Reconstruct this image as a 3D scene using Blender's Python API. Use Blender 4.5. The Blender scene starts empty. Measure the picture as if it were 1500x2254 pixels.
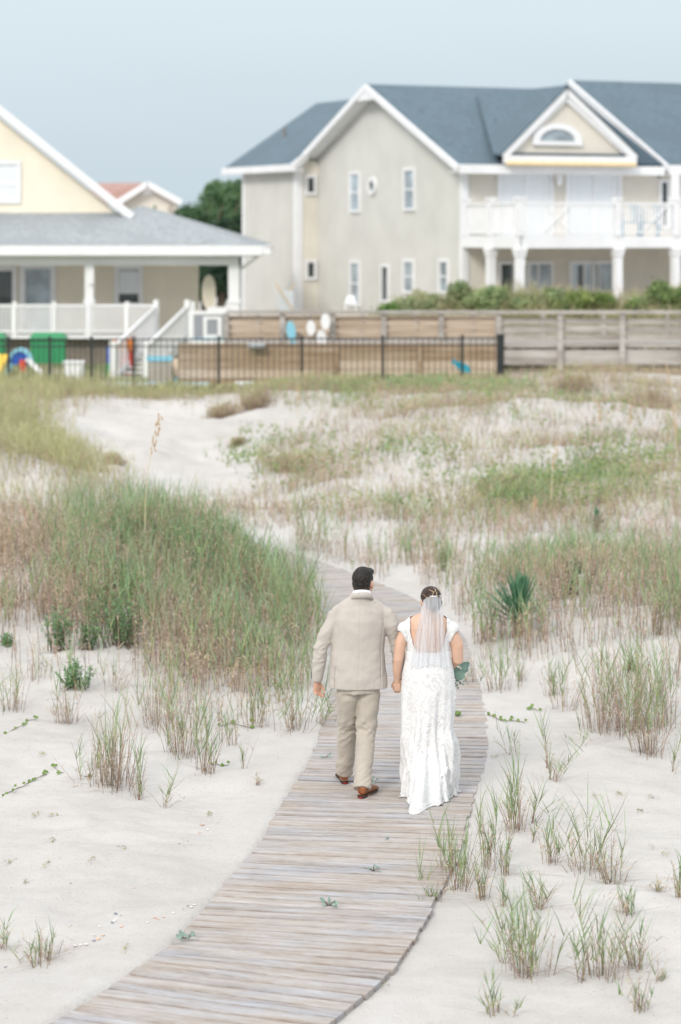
import bpy, math, random
import numpy as np
from mathutils import Vector

# ------------------------------------------------------------------ camera, world, sun
F = 5322.0            # focal length in photo pixels (85 mm on 24 x 36 mm, portrait)
HC = 4.43             # eye height above the boardwalk
HOR = 500.0           # horizon row in the photograph
scene = bpy.context.scene
col = scene.collection
cam_d = bpy.data.cameras.new('camera')
cam = bpy.data.objects.new('camera', cam_d); col.objects.link(cam)
cam.location = (0, 0, HC); cam.rotation_euler = (math.radians(90), 0, 0)
cam_d.sensor_fit = 'VERTICAL'; cam_d.sensor_height = 36.0; cam_d.sensor_width = 24.0
cam_d.lens = 85.0
cam_d.shift_y = -(1127.0 - HOR) / 2254.0
cam_d.clip_start = 0.5; cam_d.clip_end = 3000
cam_d.dof.use_dof = True; cam_d.dof.focus_distance = 17.6; cam_d.dof.aperture_fstop = 1.75
cam_d.dof.aperture_blades = 9
scene.camera = cam

SUN_EL, SUN_AZ = math.radians(34), math.radians(215)
world = bpy.data.worlds.new('World'); scene.world = world; world.use_nodes = True
wn, wl = world.node_tree.nodes, world.node_tree.links
wn.clear()
w_out = wn.new('ShaderNodeOutputWorld'); w_bg = wn.new('ShaderNodeBackground')
w_sky = wn.new('ShaderNodeTexSky'); w_sky.sky_type = 'NISHITA'; w_sky.sun_disc = False
w_sky.sun_elevation = SUN_EL; w_sky.sun_rotation = SUN_AZ
w_sky.air_density = 1.0; w_sky.dust_density = 4.0; w_sky.ozone_density = 1.0
w_bg.inputs['Strength'].default_value = 0.1
w_tc = wn.new('ShaderNodeTexCoord'); w_sep = wn.new('ShaderNodeSeparateXYZ')
wl.new(w_tc.outputs['Generated'], w_sep.inputs[0])
w_ramp = wn.new('ShaderNodeValToRGB')           # overcast veil: horizon -> zenith, as an even cloud layer
els = w_ramp.color_ramp.elements
els[0].position = 0.0; els[0].color = (4.55, 5.4, 5.95, 1)
els[1].position = 1.0; els[1].color = (11.8, 12.0, 12.3, 1)
e = w_ramp.color_ramp.elements.new(0.09); e.color = (5.4, 6.2, 6.7, 1)
e = w_ramp.color_ramp.elements.new(0.45); e.color = (9.2, 9.6, 9.9, 1)
wl.new(w_sep.outputs['Z'], w_ramp.inputs['Fac'])
w_noise = wn.new('ShaderNodeTexNoise'); w_noise.inputs['Scale'].default_value = 2.2; w_noise.inputs['Detail'].default_value = 4
w_map = wn.new('ShaderNodeMapping'); w_map.inputs['Scale'].default_value = (1, 1, 4)
wl.new(w_tc.outputs['Generated'], w_map.inputs[0]); wl.new(w_map.outputs[0], w_noise.inputs['Vector'])
w_mr = wn.new('ShaderNodeMapRange'); w_mr.inputs[3].default_value = 0.90; w_mr.inputs[4].default_value = 1.09
wl.new(w_noise.outputs['Fac'], w_mr.inputs[0])
w_mul = wn.new('ShaderNodeVectorMath'); w_mul.operation = 'SCALE'
wl.new(w_ramp.outputs['Color'], w_mul.inputs[0]); wl.new(w_mr.outputs[0], w_mul.inputs['Scale'])
w_mix = wn.new('ShaderNodeMix'); w_mix.data_type = 'RGBA'; w_mix.inputs['Factor'].default_value = 0.94
wl.new(w_sky.outputs[0], w_mix.inputs['A']); wl.new(w_mul.outputs[0], w_mix.inputs['B'])
wl.new(w_mix.outputs['Result'], w_bg.inputs['Color'])
wl.new(w_bg.outputs[0], w_out.inputs[0])

sun_d = bpy.data.lights.new('sun', 'SUN'); sun_d.energy = 1.5; sun_d.angle = math.radians(15); sun_d.color = (1.0, 0.95, 0.88)
sun = bpy.data.objects.new('sun', sun_d); col.objects.link(sun)
_d = Vector((-math.cos(SUN_EL) * 0.45, -math.cos(SUN_EL) * 0.9, math.sin(SUN_EL)))
sun.rotation_euler = _d.to_track_quat('Z', 'Y').to_euler(); sun.location = (0, 0, 30)
w_sky.sun_rotation = math.atan2(_d.x, _d.y)
scene.render.engine = 'CYCLES'
scene.view_settings.view_transform = 'Standard'; scene.view_settings.look = 'None'
scene.view_settings.exposure = 0.46; scene.view_settings.gamma = 1.0
scene.view_settings.use_curve_mapping = False
scene.cycles.max_bounces = 8; scene.cycles.transparent_max_bounces = 16

rng = np.random.default_rng(7)
random.seed(11)

# ------------------------------------------------------------------ helpers
def P(px, py, Y):
    return np.array([(px - 750.0) * Y / F, Y, HC - (py - HOR) * Y / F])
def GX(px, Y): return (px - 750.0) * Y / F
def gy(py): return F * HC / (py - HOR)      # depth of a level ground row

def mk_mesh(name, V, Fc, smooth=False):
    me = bpy.data.meshes.new(name)
    me.from_pydata([tuple(map(float, v)) for v in V], [], [tuple(f) for f in Fc])
    if smooth: me.polygons.foreach_set('use_smooth', [True] * len(me.polygons))
    me.update(); return me
def quick_mesh(name, V, Q, colors=None, smooth=False):
    """V (n,3), Q (m,4) or (m,3) arrays, colours (n,3) as point colours"""
    me = bpy.data.meshes.new(name)
    V = np.ascontiguousarray(V, dtype=np.float32); Q = np.ascontiguousarray(Q, dtype=np.int32)
    k = Q.shape[1]
    me.vertices.add(len(V)); me.vertices.foreach_set('co', V.ravel())
    me.loops.add(Q.size); me.loops.foreach_set('vertex_index', Q.ravel())
    me.polygons.add(len(Q)); me.polygons.foreach_set('loop_start', np.arange(0, Q.size, k, dtype=np.int32))
    if smooth: me.polygons.foreach_set('use_smooth', np.ones(len(Q), dtype=bool))
    if colors is not None:
        at = me.color_attributes.new('tint', 'FLOAT_COLOR', 'POINT')
        c = np.ones((len(V), 4), dtype=np.float32); c[:, :3] = colors
        at.data.foreach_set('color', c.ravel())
    me.update(calc_edges=True); return me

def tag(o, label=None, cat=None, group=None, kind=None):
    if label: o['label'] = label
    if cat: o['category'] = cat
    if group: o['group'] = group
    if kind: o['kind'] = kind
    return o
def thing(name, label, cat, loc=(0, 0, 0), group=None):
    o = bpy.data.objects.new(name, None); o.empty_display_size = 0.2
    o.location = tuple(float(c) for c in loc); col.objects.link(o)
    return tag(o, label, cat, group)
def world_loc(o):
    l = Vector((0, 0, 0))
    while o is not None: l += o.location; o = o.parent
    return l
def link(name, me, m, parent=None):
    """me holds WORLD coordinates; shift them to the parent's origin (no thing is rotated)"""
    o = bpy.data.objects.new(name, me)
    if m is not None and not me.materials: me.materials.append(m)
    if parent is not None:
        l = world_loc(parent)
        if l.length > 0:
            n = len(me.vertices); a = np.empty(n * 3, np.float32); me.vertices.foreach_get('co', a)
            a = a.reshape(-1, 3) - np.array(l, np.float32); me.vertices.foreach_set('co', a.ravel()); me.update()
        o.parent = parent
    col.objects.link(o); return o
def rebase(o):
    """put a single-mesh thing's origin at its base centre"""
    me = o.data; n = len(me.vertices); a = np.empty(n * 3, np.float32); me.vertices.foreach_get('co', a); a = a.reshape(-1, 3)
    c = np.array([(a[:, 0].min() + a[:, 0].max()) / 2, (a[:, 1].min() + a[:, 1].max()) / 2, a[:, 2].min()], np.float32)
    me.vertices.foreach_set('co', (a - c).ravel()); me.update(); o.location = tuple(float(x) for x in c); return o

class MB:
    def __init__(s): s.V = []; s.F = []; s.sm = False
    def add(s, V, Fc):
        b = len(s.V); s.V += [tuple(map(float, v)) for v in V]; s.F += [tuple(i + b for i in f) for f in Fc]; return s
    def box(s, x0, x1, y0, y1, z0, z1):
        return s.hexa([(x0, y0, z0), (x1, y0, z0), (x1, y1, z0), (x0, y1, z0), (x0, y0, z1), (x1, y0, z1), (x1, y1, z1), (x0, y1, z1)])
    def hexa(s, v):
        return s.add(v, [(0, 3, 2, 1), (4, 5, 6, 7), (0, 1, 5, 4), (1, 2, 6, 5), (2, 3, 7, 6), (3, 0, 4, 7)])
    def bb(s, O, e1, n, x0, x1, d0, d1, z0, z1):
        O = np.array(O, float); e1 = np.array(e1, float); n = np.array(n, float)
        f = lambda x, d, z: O + e1 * x + n * d + np.array([0, 0, z])
        return s.hexa([f(x0, d1, z0), f(x1, d1, z0), f(x1, d0, z0), f(x0, d0, z0), f(x0, d1, z1), f(x1, d1, z1), f(x1, d0, z1), f(x0, d0, z1)])
    def pbox(s, x0, y0, x1, y1, Y, dep):
        a = P(x0, y1, Y); b = P(x1, y0, Y); return s.box(a[0], b[0], Y, Y + dep, a[2], b[2])
    def bar(s, p0, p1, w, h, up=(0, 0, 1)):
        p0 = np.array(p0, float); p1 = np.array(p1, float); d = p1 - p0; d /= np.linalg.norm(d)
        a = np.cross(d, up)
        if np.linalg.norm(a) < 1e-6: a = np.array([1., 0, 0])
        a /= np.linalg.norm(a); b = np.cross(a, d)
        o = [(-1, -1), (1, -1), (1, 1), (-1, 1)]
        return s.hexa([p0 + a * w / 2 * i + b * h / 2 * j for i, j in o] + [p1 + a * w / 2 * i + b * h / 2 * j for i, j in o])
    def cyl(s, c, r0, r1, h, n=12):
        c = np.array(c, float); A = [2 * math.pi * i / n for i in range(n)]
        V = [c + np.array([r0 * math.cos(a), r0 * math.sin(a), 0]) for a in A] + [c + np.array([r1 * math.cos(a), r1 * math.sin(a), h]) for a in A]
        return s.add(V, [tuple(range(n - 1, -1, -1)), tuple(range(n, 2 * n))] + [(i, (i + 1) % n, n + (i + 1) % n, n + i) for i in range(n)])
    def slab(s, poly, t):
        """polygon (list of 3d points) thickened downwards by t"""
        n = len(poly); V = [np.array(p, float) for p in poly]; V += [v - np.array([0, 0, t]) for v in V]
        return s.add(V, [tuple(range(n)), tuple(range(2 * n - 1, n - 1, -1))] + [(i, i + n, (i + 1) % n + n, (i + 1) % n) for i in range(n)])
    def prism(s, poly, d):
        """polygon thickened along vector d"""
        n = len(poly); d = np.array(d, float); V = [np.array(p, float) for p in poly]; V += [v + d for v in V]
        return s.add(V, [tuple(range(n)), tuple(range(2 * n - 1, n - 1, -1))] + [(i, i + n, (i + 1) % n + n, (i + 1) % n) for i in range(n)])
    def tube(s, pts, rad, n=8, k=1.0):
        V, Fc = tube_geo(pts, rad, n); return s.add(V, Fc)
    def build(s, name, m, parent=None, smooth=False):
        return link(name, mk_mesh(name, s.V, s.F, smooth), m, parent)

def tube_geo(pts, rad, n=14, ref=(0, 1, 0), cap=True):
    """swept tube; rad = list of r or (rx, ry); rounded closed ends"""
    pts = [np.array(p, float) for p in pts]; R = [(r, r) if np.isscalar(r) else tuple(r) for r in rad]
    T = []
    for i in range(len(pts)):
        a = pts[max(i - 1, 0)]; b = pts[min(i + 1, len(pts) - 1)]; d = b - a; T.append(d / (np.linalg.norm(d) + 1e-9))
    if cap:
        P0, R0, T0 = [], [], []
        for ang in (0.08, 0.45, 0.85, 1.2):
            P0.append(pts[0] - T[0] * min(R[0]) * math.cos(ang) * 1.0); R0.append((R[0][0] * math.sin(ang), R[0][1] * math.sin(ang))); T0.append(T[0])
        P1, R1, T1 = [], [], []
        for ang in (1.2, 0.85, 0.45, 0.08):
            P1.append(pts[-1] + T[-1] * min(R[-1]) * math.cos(ang)); R1.append((R[-1][0] * math.sin(ang), R[-1][1] * math.sin(ang))); T1.append(T[-1])
        pts = P0 + pts + P1; R = R0 + R + R1; T = T0 + T + T1
    V = []; ref = np.array(ref, float)
    for p, r, t in zip(pts, R, T):
        a = np.cross(ref, t)
        if np.linalg.norm(a) < 1e-3: a = np.cross(np.array([0.3, 0.2, 1.0]), t)
        a /= np.linalg.norm(a); b = np.cross(t, a)
        for i in range(n):
            A = 2 * math.pi * i / n; V.append(p + a * r[0] * math.cos(A) + b * r[1] * math.sin(A))
    Fc = []; m = len(pts)
    for j in range(m - 1):
        for i in range(n): Fc.append((j * n + i, j * n + (i + 1) % n, (j + 1) * n + (i + 1) % n, (j + 1) * n + i))
    Fc.append(tuple(range(n - 1, -1, -1))); Fc.append(tuple(range((m - 1) * n, m * n)))
    return V, Fc
def ellipsoid_geo(c, r, n=20, m=12, yaw=0.0, pitch=0.0):
    V = []; cy, sy = math.cos(yaw), math.sin(yaw); cp, sp = math.cos(pitch), math.sin(pitch)
    for j in range(1, m):
        ph = math.pi * j / m
        for i in range(n):
            th = 2 * math.pi * i / n
            x, y, z = r[0] * math.sin(ph) * math.cos(th), r[1] * math.sin(ph) * math.sin(th), r[2] * math.cos(ph)
            y, z = y * cp - z * sp, y * sp + z * cp; x, y = x * cy - y * sy, x * sy + y * cy
            V.append((c[0] + x, c[1] + y, c[2] + z))
    def pole(zz):
        y, z = -zz * sp, zz * cp; return (c[0] - y * sy, c[1] + y * cy, c[2] + z)
    V.append(pole(r[2])); V.append(pole(-r[2])); t = len(V) - 2; b = t + 1
    Fc = []
    for j in range(m - 2):
        for i in range(n): Fc.append((j * n + i, (j + 1) * n + i, (j + 1) * n + (i + 1) % n, j * n + (i + 1) % n))
    for i in range(n): Fc.append((t, i, (i + 1) % n)); Fc.append((b, (m - 2) * n + (i + 1) % n, (m - 2) * n + i))
    return V, Fc
def union(geos, voxel=0.006, smooth=4, dec=None):
    """merge closed shapes into one continuous surface; returns (verts, normals, mesh)"""
    mb = MB()
    for V, Fc in geos: mb.add(V, Fc)
    me = mk_mesh('tmp', mb.V, mb.F); o = bpy.data.objects.new('tmp', me); col.objects.link(o)
    r = o.modifiers.new('r', 'REMESH'); r.mode = 'VOXEL'; r.voxel_size = voxel; r.use_smooth_shade = True
    if smooth: s = o.modifiers.new('s', 'SMOOTH'); s.factor = 0.5; s.iterations = smooth
    if dec: d = o.modifiers.new('d', 'DECIMATE'); d.ratio = dec
    dg = bpy.context.evaluated_depsgraph_get(); dg.update()
    out = bpy.data.meshes.new_from_object(o.evaluated_get(dg), depsgraph=dg)
    bpy.data.objects.remove(o); bpy.data.meshes.remove(me)
    out.polygons.foreach_set('use_smooth', [True] * len(out.polygons))
    return out
def co_of(me):
    a = np.empty(len(me.vertices) * 3, np.float32); me.vertices.foreach_get('co', a); return a.reshape(-1, 3).astype(float)
def no_of(me):
    a = np.empty(len(me.vertices) * 3, np.float32); me.vertices.foreach_get('normal', a); return a.reshape(-1, 3).astype(float)
def set_co(me, V):
    me.vertices.foreach_set('co', np.ascontiguousarray(V, np.float32).ravel()); me.update()
def keep_faces(me, mask):
    """drop vertices where mask is False"""
    import bmesh
    bm = bmesh.new(); bm.from_mesh(me); bm.verts.ensure_lookup_table()
    bmesh.ops.delete(bm, geom=[v for v, k in zip(bm.verts, mask) if not k], context='VERTS')
    bm.to_mesh(me); bm.free(); me.update()

def _h(ix, iy, s):
    n = (ix.astype(np.int64) * 374761393 + iy.astype(np.int64) * 668265263 + s * 974711) & 0x7fffffff
    n = ((n ^ (n >> 13)) * 1274126177) & 0x7fffffff
    return ((n ^ (n >> 16)) & 0xffff) / 65535.0
def vn(x, y, s=0):
    x = np.asarray(x, float); y = np.asarray(y, float)
    ix = np.floor(x).astype(np.int64); iy = np.floor(y).astype(np.int64); fx = x - ix; fy = y - iy
    fx = fx * fx * (3 - 2 * fx); fy = fy * fy * (3 - 2 * fy)
    a = _h(ix, iy, s); b = _h(ix + 1, iy, s); c = _h(ix, iy + 1, s); d = _h(ix + 1, iy + 1, s)
    return (a + (b - a) * fx) * (1 - fy) + (c + (d - c) * fx) * fy
def fbm(x, y, s=0, o=4):
    r = 0; a = 1; t = 0
    for k in range(o):
        r = r + a * vn(np.asarray(x) * 2 ** k, np.asarray(y) * 2 ** k, s + k * 17); t += a; a *= 0.5
    return r / t
def sst(a, b, x):
    t = np.clip((np.asarray(x, float) - a) / (b - a), 0, 1); return t * t * (3 - 2 * t)

# ------------------------------------------------------------------ materials
def new_mat(name):
    m = bpy.data.materials.new(name); m.use_nodes = True
    nt = m.node_tree; b = nt.nodes['Principled BSDF']; return m, nt, b
def noise_node(nt, scale, detail=4, vec=None, rough=0.55, mapscale=None, coord='Object'):
    n = nt.nodes.new('ShaderNodeTexNoise'); n.inputs['Scale'].default_value = scale; n.inputs['Detail'].default_value = detail
    n.inputs['Roughness'].default_value = rough
    if vec is None:
        tc = nt.nodes.new('ShaderNodeTexCoord'); vec = tc.outputs[coord]
    if mapscale:
        mp = nt.nodes.new('ShaderNodeMapping'); mp.inputs['Scale'].default_value = mapscale; nt.links.new(vec, mp.inputs[0]); vec = mp.outputs[0]
    nt.links.new(vec, n.inputs['Vector']); return n
def ramp_node(nt, fac, stops):
    r = nt.nodes.new('ShaderNodeValToRGB'); e = r.color_ramp.elements
    e[0].position, e[0].color = stops[0][0], (*stops[0][1], 1); e[1].position, e[1].color = stops[-1][0], (*stops[-1][1], 1)
    for p, c in stops[1:-1]: x = e.new(p); x.color = (*c, 1)
    nt.links.new(fac, r.inputs[0]); return r
def bump_node(nt, b, h, strength, dist, prev=None):
    n = nt.nodes.new('ShaderNodeBump'); n.inputs['Strength'].default_value = strength; n.inputs['Distance'].default_value = dist
    nt.links.new(h, n.inputs['Height'])
    if prev is not None: nt.links.new(prev, n.inputs['Normal'])
    nt.links.new(n.outputs[0], b.inputs['Normal']); return n.outputs[0]
def mat(name, c, rough=0.6, var=0.12, scale=6, bump=0.0, bscale=40, metal=0, spec=0.4, mapscale=None):
    m, nt, b = new_mat(name)
    n = noise_node(nt, scale, 4, mapscale=mapscale)
    lo = tuple(max(0, x * (1 - var)) for x in c); hi = tuple(min(1, x * (1 + var)) for x in c)
    r = ramp_node(nt, n.outputs['Fac'], [(0.3, lo), (0.7, hi)]); nt.links.new(r.outputs[0], b.inputs['Base Color'])
    b.inputs['Roughness'].default_value = rough; b.inputs['Metallic'].default_value = metal
    b.inputs['Specular IOR Level'].default_value = spec
    if bump:
        n2 = noise_node(nt, bscale, 5, mapscale=mapscale); bump_node(nt, b, n2.outputs['Fac'], bump, 0.01)
    return m
def siding_mat(name, c, pitch=0.115):
    m, nt, b = new_mat(name)
    tc = nt.nodes.new('ShaderNodeTexCoord'); sp = nt.nodes.new('ShaderNodeSeparateXYZ'); nt.links.new(tc.outputs['Object'], sp.inputs[0])
    d = nt.nodes.new('ShaderNodeMath'); d.operation = 'DIVIDE'; d.inputs[1].default_value = pitch; nt.links.new(sp.outputs['Z'], d.inputs[0])
    fr = nt.nodes.new('ShaderNodeMath'); fr.operation = 'FRACT'; nt.links.new(d.outputs[0], fr.inputs[0])
    inv = nt.nodes.new('ShaderNodeMath'); inv.operation = 'SUBTRACT'; inv.inputs[0].default_value = 1; nt.links.new(fr.outputs[0], inv.inputs[1])
    bump_node(nt, b, inv.outputs[0], 0.55, 0.03)
    n = noise_node(nt, 1.1, 5); r = ramp_node(nt, n.outputs['Fac'], [(0.3, tuple(x * 0.93 for x in c)), (0.7, tuple(x * 1.05 for x in c))])
    nt.links.new(r.outputs[0], b.inputs['Base Color']); b.inputs['Roughness'].default_value = 0.7; return m
def shingle_mat(name, c, rough=0.9):
    m, nt, b = new_mat(name)
    tc = nt.nodes.new('ShaderNodeTexCoord')
    n = noise_node(nt, 5, 6, mapscale=(1, 1, 2.5)); n2 = noise_node(nt, 0.5, 3)
    mx = nt.nodes.new('ShaderNodeMath'); mx.operation = 'ADD'; nt.links.new(n.outputs['Fac'], mx.inputs[0]); nt.links.new(n2.outputs['Fac'], mx.inputs[1])
    r = ramp_node(nt, mx.outputs[0], [(0.7, tuple(x * 0.72 for x in c)), (1.0, c), (1.3, tuple(x * 1.28 for x in c))])
    nt.links.new(r.outputs[0], b.inputs['Base Color']); b.inputs['Roughness'].default_value = rough
    w = nt.nodes.new('ShaderNodeTexWave'); w.bands_direction = 'Z'; w.inputs['Scale'].default_value = 6; nt.links.new(tc.outputs['Object'], w.inputs[0])
    bump_node(nt, b, w.outputs['Fac'], 0.25, 0.02); return m
def wood_mat(name, stops, axis=0, stretch=(1.6, 22, 22), rnd=True, bump=0.5, rough=0.85):
    """weathered boards: grain stretched along the board, each board (object) with its own offset and tone"""
    m, nt, b = new_mat(name)
    tc = nt.nodes.new('ShaderNodeTexCoord'); oi = nt.nodes.new('ShaderNodeObjectInfo')
    ml = nt.nodes.new('ShaderNodeVectorMath'); ml.operation = 'MULTIPLY_ADD'
    nt.links.new(oi.outputs['Random'], ml.inputs[0]); ml.inputs[1].default_value = (37, 91, 53); nt.links.new(tc.outputs['Object'], ml.inputs[2])
    g = noise_node(nt, 1.0, 6, vec=ml.outputs[0], rough=0.65, mapscale=stretch)
    g2 = noise_node(nt, 1.0, 4, vec=ml.outputs[0], rough=0.6, mapscale=tuple(s * 0.18 for s in stretch))
    a = nt.nodes.new('ShaderNodeMath'); a.operation = 'MULTIPLY_ADD'; a.inputs[1].default_value = 0.55
    nt.links.new(g2.outputs['Fac'], a.inputs[0])
    a2 = nt.nodes.new('ShaderNodeMath'); a2.operation = 'MULTIPLY'; a2.inputs[1].default_value = 0.45; nt.links.new(g.outputs['Fac'], a2.inputs[0])
    nt.links.new(a2.outputs[0], a.inputs[2])
    if rnd:
        a3 = nt.nodes.new('ShaderNodeMath'); a3.operation = 'MULTIPLY_ADD'; a3.inputs[1].default_value = 0.04
        nt.links.new(oi.outputs['Random'], a3.inputs[0]); nt.links.new(a.outputs[0], a3.inputs[2]); src = a3.outputs[0]; off = 0.06
    else: src = a.outputs[0]; off = 0
    off *= .35
    r = ramp_node(nt, src, [(p + off, c) for p, c in stops]); nt.links.new(r.outputs[0], b.inputs['Base Color'])
    b.inputs['Roughness'].default_value = rough; b.inputs['Specular IOR Level'].default_value = 0.25
    bump_node(nt, b, g.outputs['Fac'], bump, 0.004); return m
def leaf_mat(name, c=None, trans=0.35, rough=0.55):
    """plants: colour from the 'tint' point colour (species, dead or alive) or a constant"""
    m, nt, b = new_mat(name)
    if c is None:
        at = nt.nodes.new('ShaderNodeAttribute'); at.attribute_name = 'tint'; src = at.outputs['Color']
    else:
        n = noise_node(nt, 9, 3); src = ramp_node(nt, n.outputs['Fac'], [(0.3, tuple(x * 0.75 for x in c)), (0.7, tuple(x * 1.25 for x in c))]).outputs[0]
    nt.links.new(src, b.inputs['Base Color']); b.inputs['Roughness'].default_value = rough; b.inputs['Specular IOR Level'].default_value = 0.3
    t = nt.nodes.new('ShaderNodeBsdfTranslucent'); nt.links.new(src, t.inputs[0])
    mx = nt.nodes.new('ShaderNodeMixShader'); mx.inputs[0].default_value = trans
    nt.links.new(b.outputs[0], mx.inputs[1]); nt.links.new(t.outputs[0], mx.inputs[2])
    nt.links.new(mx.outputs[0], nt.nodes['Material Output'].inputs[0]); return m

M = {}
M['white'] = mat('white_paint', (0.80, 0.80, 0.81), 0.45, 0.04, 2)
M['white_trim'] = mat('white_trim_paint', (0.78, 0.78, 0.79), 0.5, 0.05, 1.5)
M['cool_lit_siding'] = siding_mat('cool_lit_grey_siding', (0.575, 0.565, 0.525))  # left-facing walls of the grey house; their cooler light is put into the colour
M['beige_siding'] = siding_mat('beige_siding', (0.66, 0.62, 0.545))  # its front walls, warmer light put into the tone; own beige elsewhere
M['yellow_siding'] = siding_mat('yellow_siding', (0.80, 0.73, 0.60))
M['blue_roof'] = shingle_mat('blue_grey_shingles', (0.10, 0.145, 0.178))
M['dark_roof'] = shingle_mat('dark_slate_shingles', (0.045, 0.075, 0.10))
M['grey_roof'] = shingle_mat('grey_shingles', (0.29, 0.315, 0.33))
M['red_roof'] = shingle_mat('faded_red_shingles', (0.36, 0.22, 0.19))
def glass_mat(name, c, rough=0.08):
    m, nt, b = new_mat(name)
    n = noise_node(nt, 0.9, 3); r = ramp_node(nt, n.outputs['Fac'], [(0.35, tuple(x * 0.55 for x in c)), (0.65, tuple(min(1, x * 1.4) for x in c))])
    nt.links.new(r.outputs[0], b.inputs['Base Color']); b.inputs['Roughness'].default_value = rough; b.inputs['Specular IOR Level'].default_value = 0.9; return m
M['glass_dark'] = glass_mat('dark_window_glass', (0.03, 0.045, 0.045))
M['glass_mid'] = glass_mat('window_glass_over_blinds', (0.34, 0.40, 0.44), 0.15)
M['curtain'] = mat('white_curtain_behind_glass', (0.72, 0.75, 0.77), 0.25, 0.06, 3, mapscale=(14, 14, 0.4))
M['black_iron'] = mat('black_painted_iron', (0.022, 0.026, 0.026), 0.5, 0.2, 9)
M['awning'] = mat('golden_awning_canvas', (0.80, 0.62, 0.36), 0.8, 0.1, 8)
greyw = [(0.30, (0.20, 0.17, 0.15)), (0.44, (0.33, 0.30, 0.275)), (0.56, (0.45, 0.42, 0.39)), (0.72, (0.56, 0.54, 0.52))]
M['fence_wood'] = wood_mat('weathered_fence_wood', greyw, stretch=(2, 18, 18))
M['tan_wood'] = wood_mat('tan_fence_wood', [(0.30, (0.32, 0.235, 0.17)), (0.5, (0.50, 0.40, 0.31)), (0.7, (0.60, 0.52, 0.44))], stretch=(2, 18, 18))
M['brown_wood'] = wood_mat('brown_stained_wood', [(0.30, (0.19, 0.125, 0.08)), (0.5, (0.34, 0.245, 0.165)), (0.7, (0.45, 0.36, 0.28))], stretch=(1.2, 10, 10))
M['plank'] = wood_mat('sun_bleached_boardwalk_wood', [(0.34, (0.22, 0.19, 0.165)), (0.42, (0.34, 0.31, 0.29)), (0.49, (0.395, 0.375, 0.362)), (0.56, (0.435, 0.425, 0.425)), (0.67, (0.54, 0.54, 0.555))], stretch=(11, 95, 95), bump=0.9)
def plank_mat():
    m = M['plank']; nt = m.node_tree; b = nt.nodes['Principled BSDF']; src = b.inputs['Base Color'].links[0].from_socket
    g = nt.nodes.new('ShaderNodeNewGeometry'); n = noise_node(nt, 1.0, 5, vec=g.outputs['Position'], rough=.7, mapscale=(0.9, 2.6, 1))
    oi = nt.nodes.new('ShaderNodeObjectInfo'); ad = nt.nodes.new('ShaderNodeMath'); ad.operation = 'MULTIPLY_ADD'; ad.inputs[1].default_value = .10; nt.links.new(oi.outputs['Random'], ad.inputs[0]); nt.links.new(n.outputs['Fac'], ad.inputs[2])
    r = ramp_node(nt, ad.outputs[0], [(.40, (.90, .93, 1.0)), (.56, (1.0, .96, .93)), (.70, (.96, .86, .77))])
    mx = nt.nodes.new('ShaderNodeMix'); mx.data_type = 'RGBA'; mx.blend_type = 'MULTIPLY'; mx.inputs['Factor'].default_value = 1
    nt.links.new(src, mx.inputs['A']); nt.links.new(r.outputs[0], mx.inputs['B']); tc = nt.nodes.new('ShaderNodeTexCoord'); sp = nt.nodes.new('ShaderNodeSeparateXYZ'); nt.links.new(tc.outputs['Object'], sp.inputs[0])
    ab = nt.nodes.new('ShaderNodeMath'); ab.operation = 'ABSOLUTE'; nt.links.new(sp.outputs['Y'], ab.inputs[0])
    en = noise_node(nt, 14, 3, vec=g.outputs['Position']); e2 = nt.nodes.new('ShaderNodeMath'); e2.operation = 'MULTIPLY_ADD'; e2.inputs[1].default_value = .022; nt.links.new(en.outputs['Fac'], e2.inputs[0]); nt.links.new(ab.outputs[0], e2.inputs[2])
    er = ramp_node(nt, e2.outputs[0], [(.064, (1, 1, 1)), (.078, (.74, .70, .67))])      # gap shade painted into the worn board edges, broken up by noise
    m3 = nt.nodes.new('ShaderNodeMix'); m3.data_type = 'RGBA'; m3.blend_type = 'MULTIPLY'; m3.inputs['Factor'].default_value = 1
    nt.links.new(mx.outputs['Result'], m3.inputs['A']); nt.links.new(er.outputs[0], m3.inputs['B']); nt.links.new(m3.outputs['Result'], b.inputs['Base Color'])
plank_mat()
M['joist'] = mat('old_grey_joist', (0.22, 0.19, 0.16), 0.9, 0.2, 9)
M['grass'] = leaf_mat('grass_blades', None, 0.25)
M['leaf'] = leaf_mat('broad_leaves', None, 0.42, 0.5)
M['bark'] = mat('bark', (0.13, 0.10, 0.075), 0.9, 0.3, 20)

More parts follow.
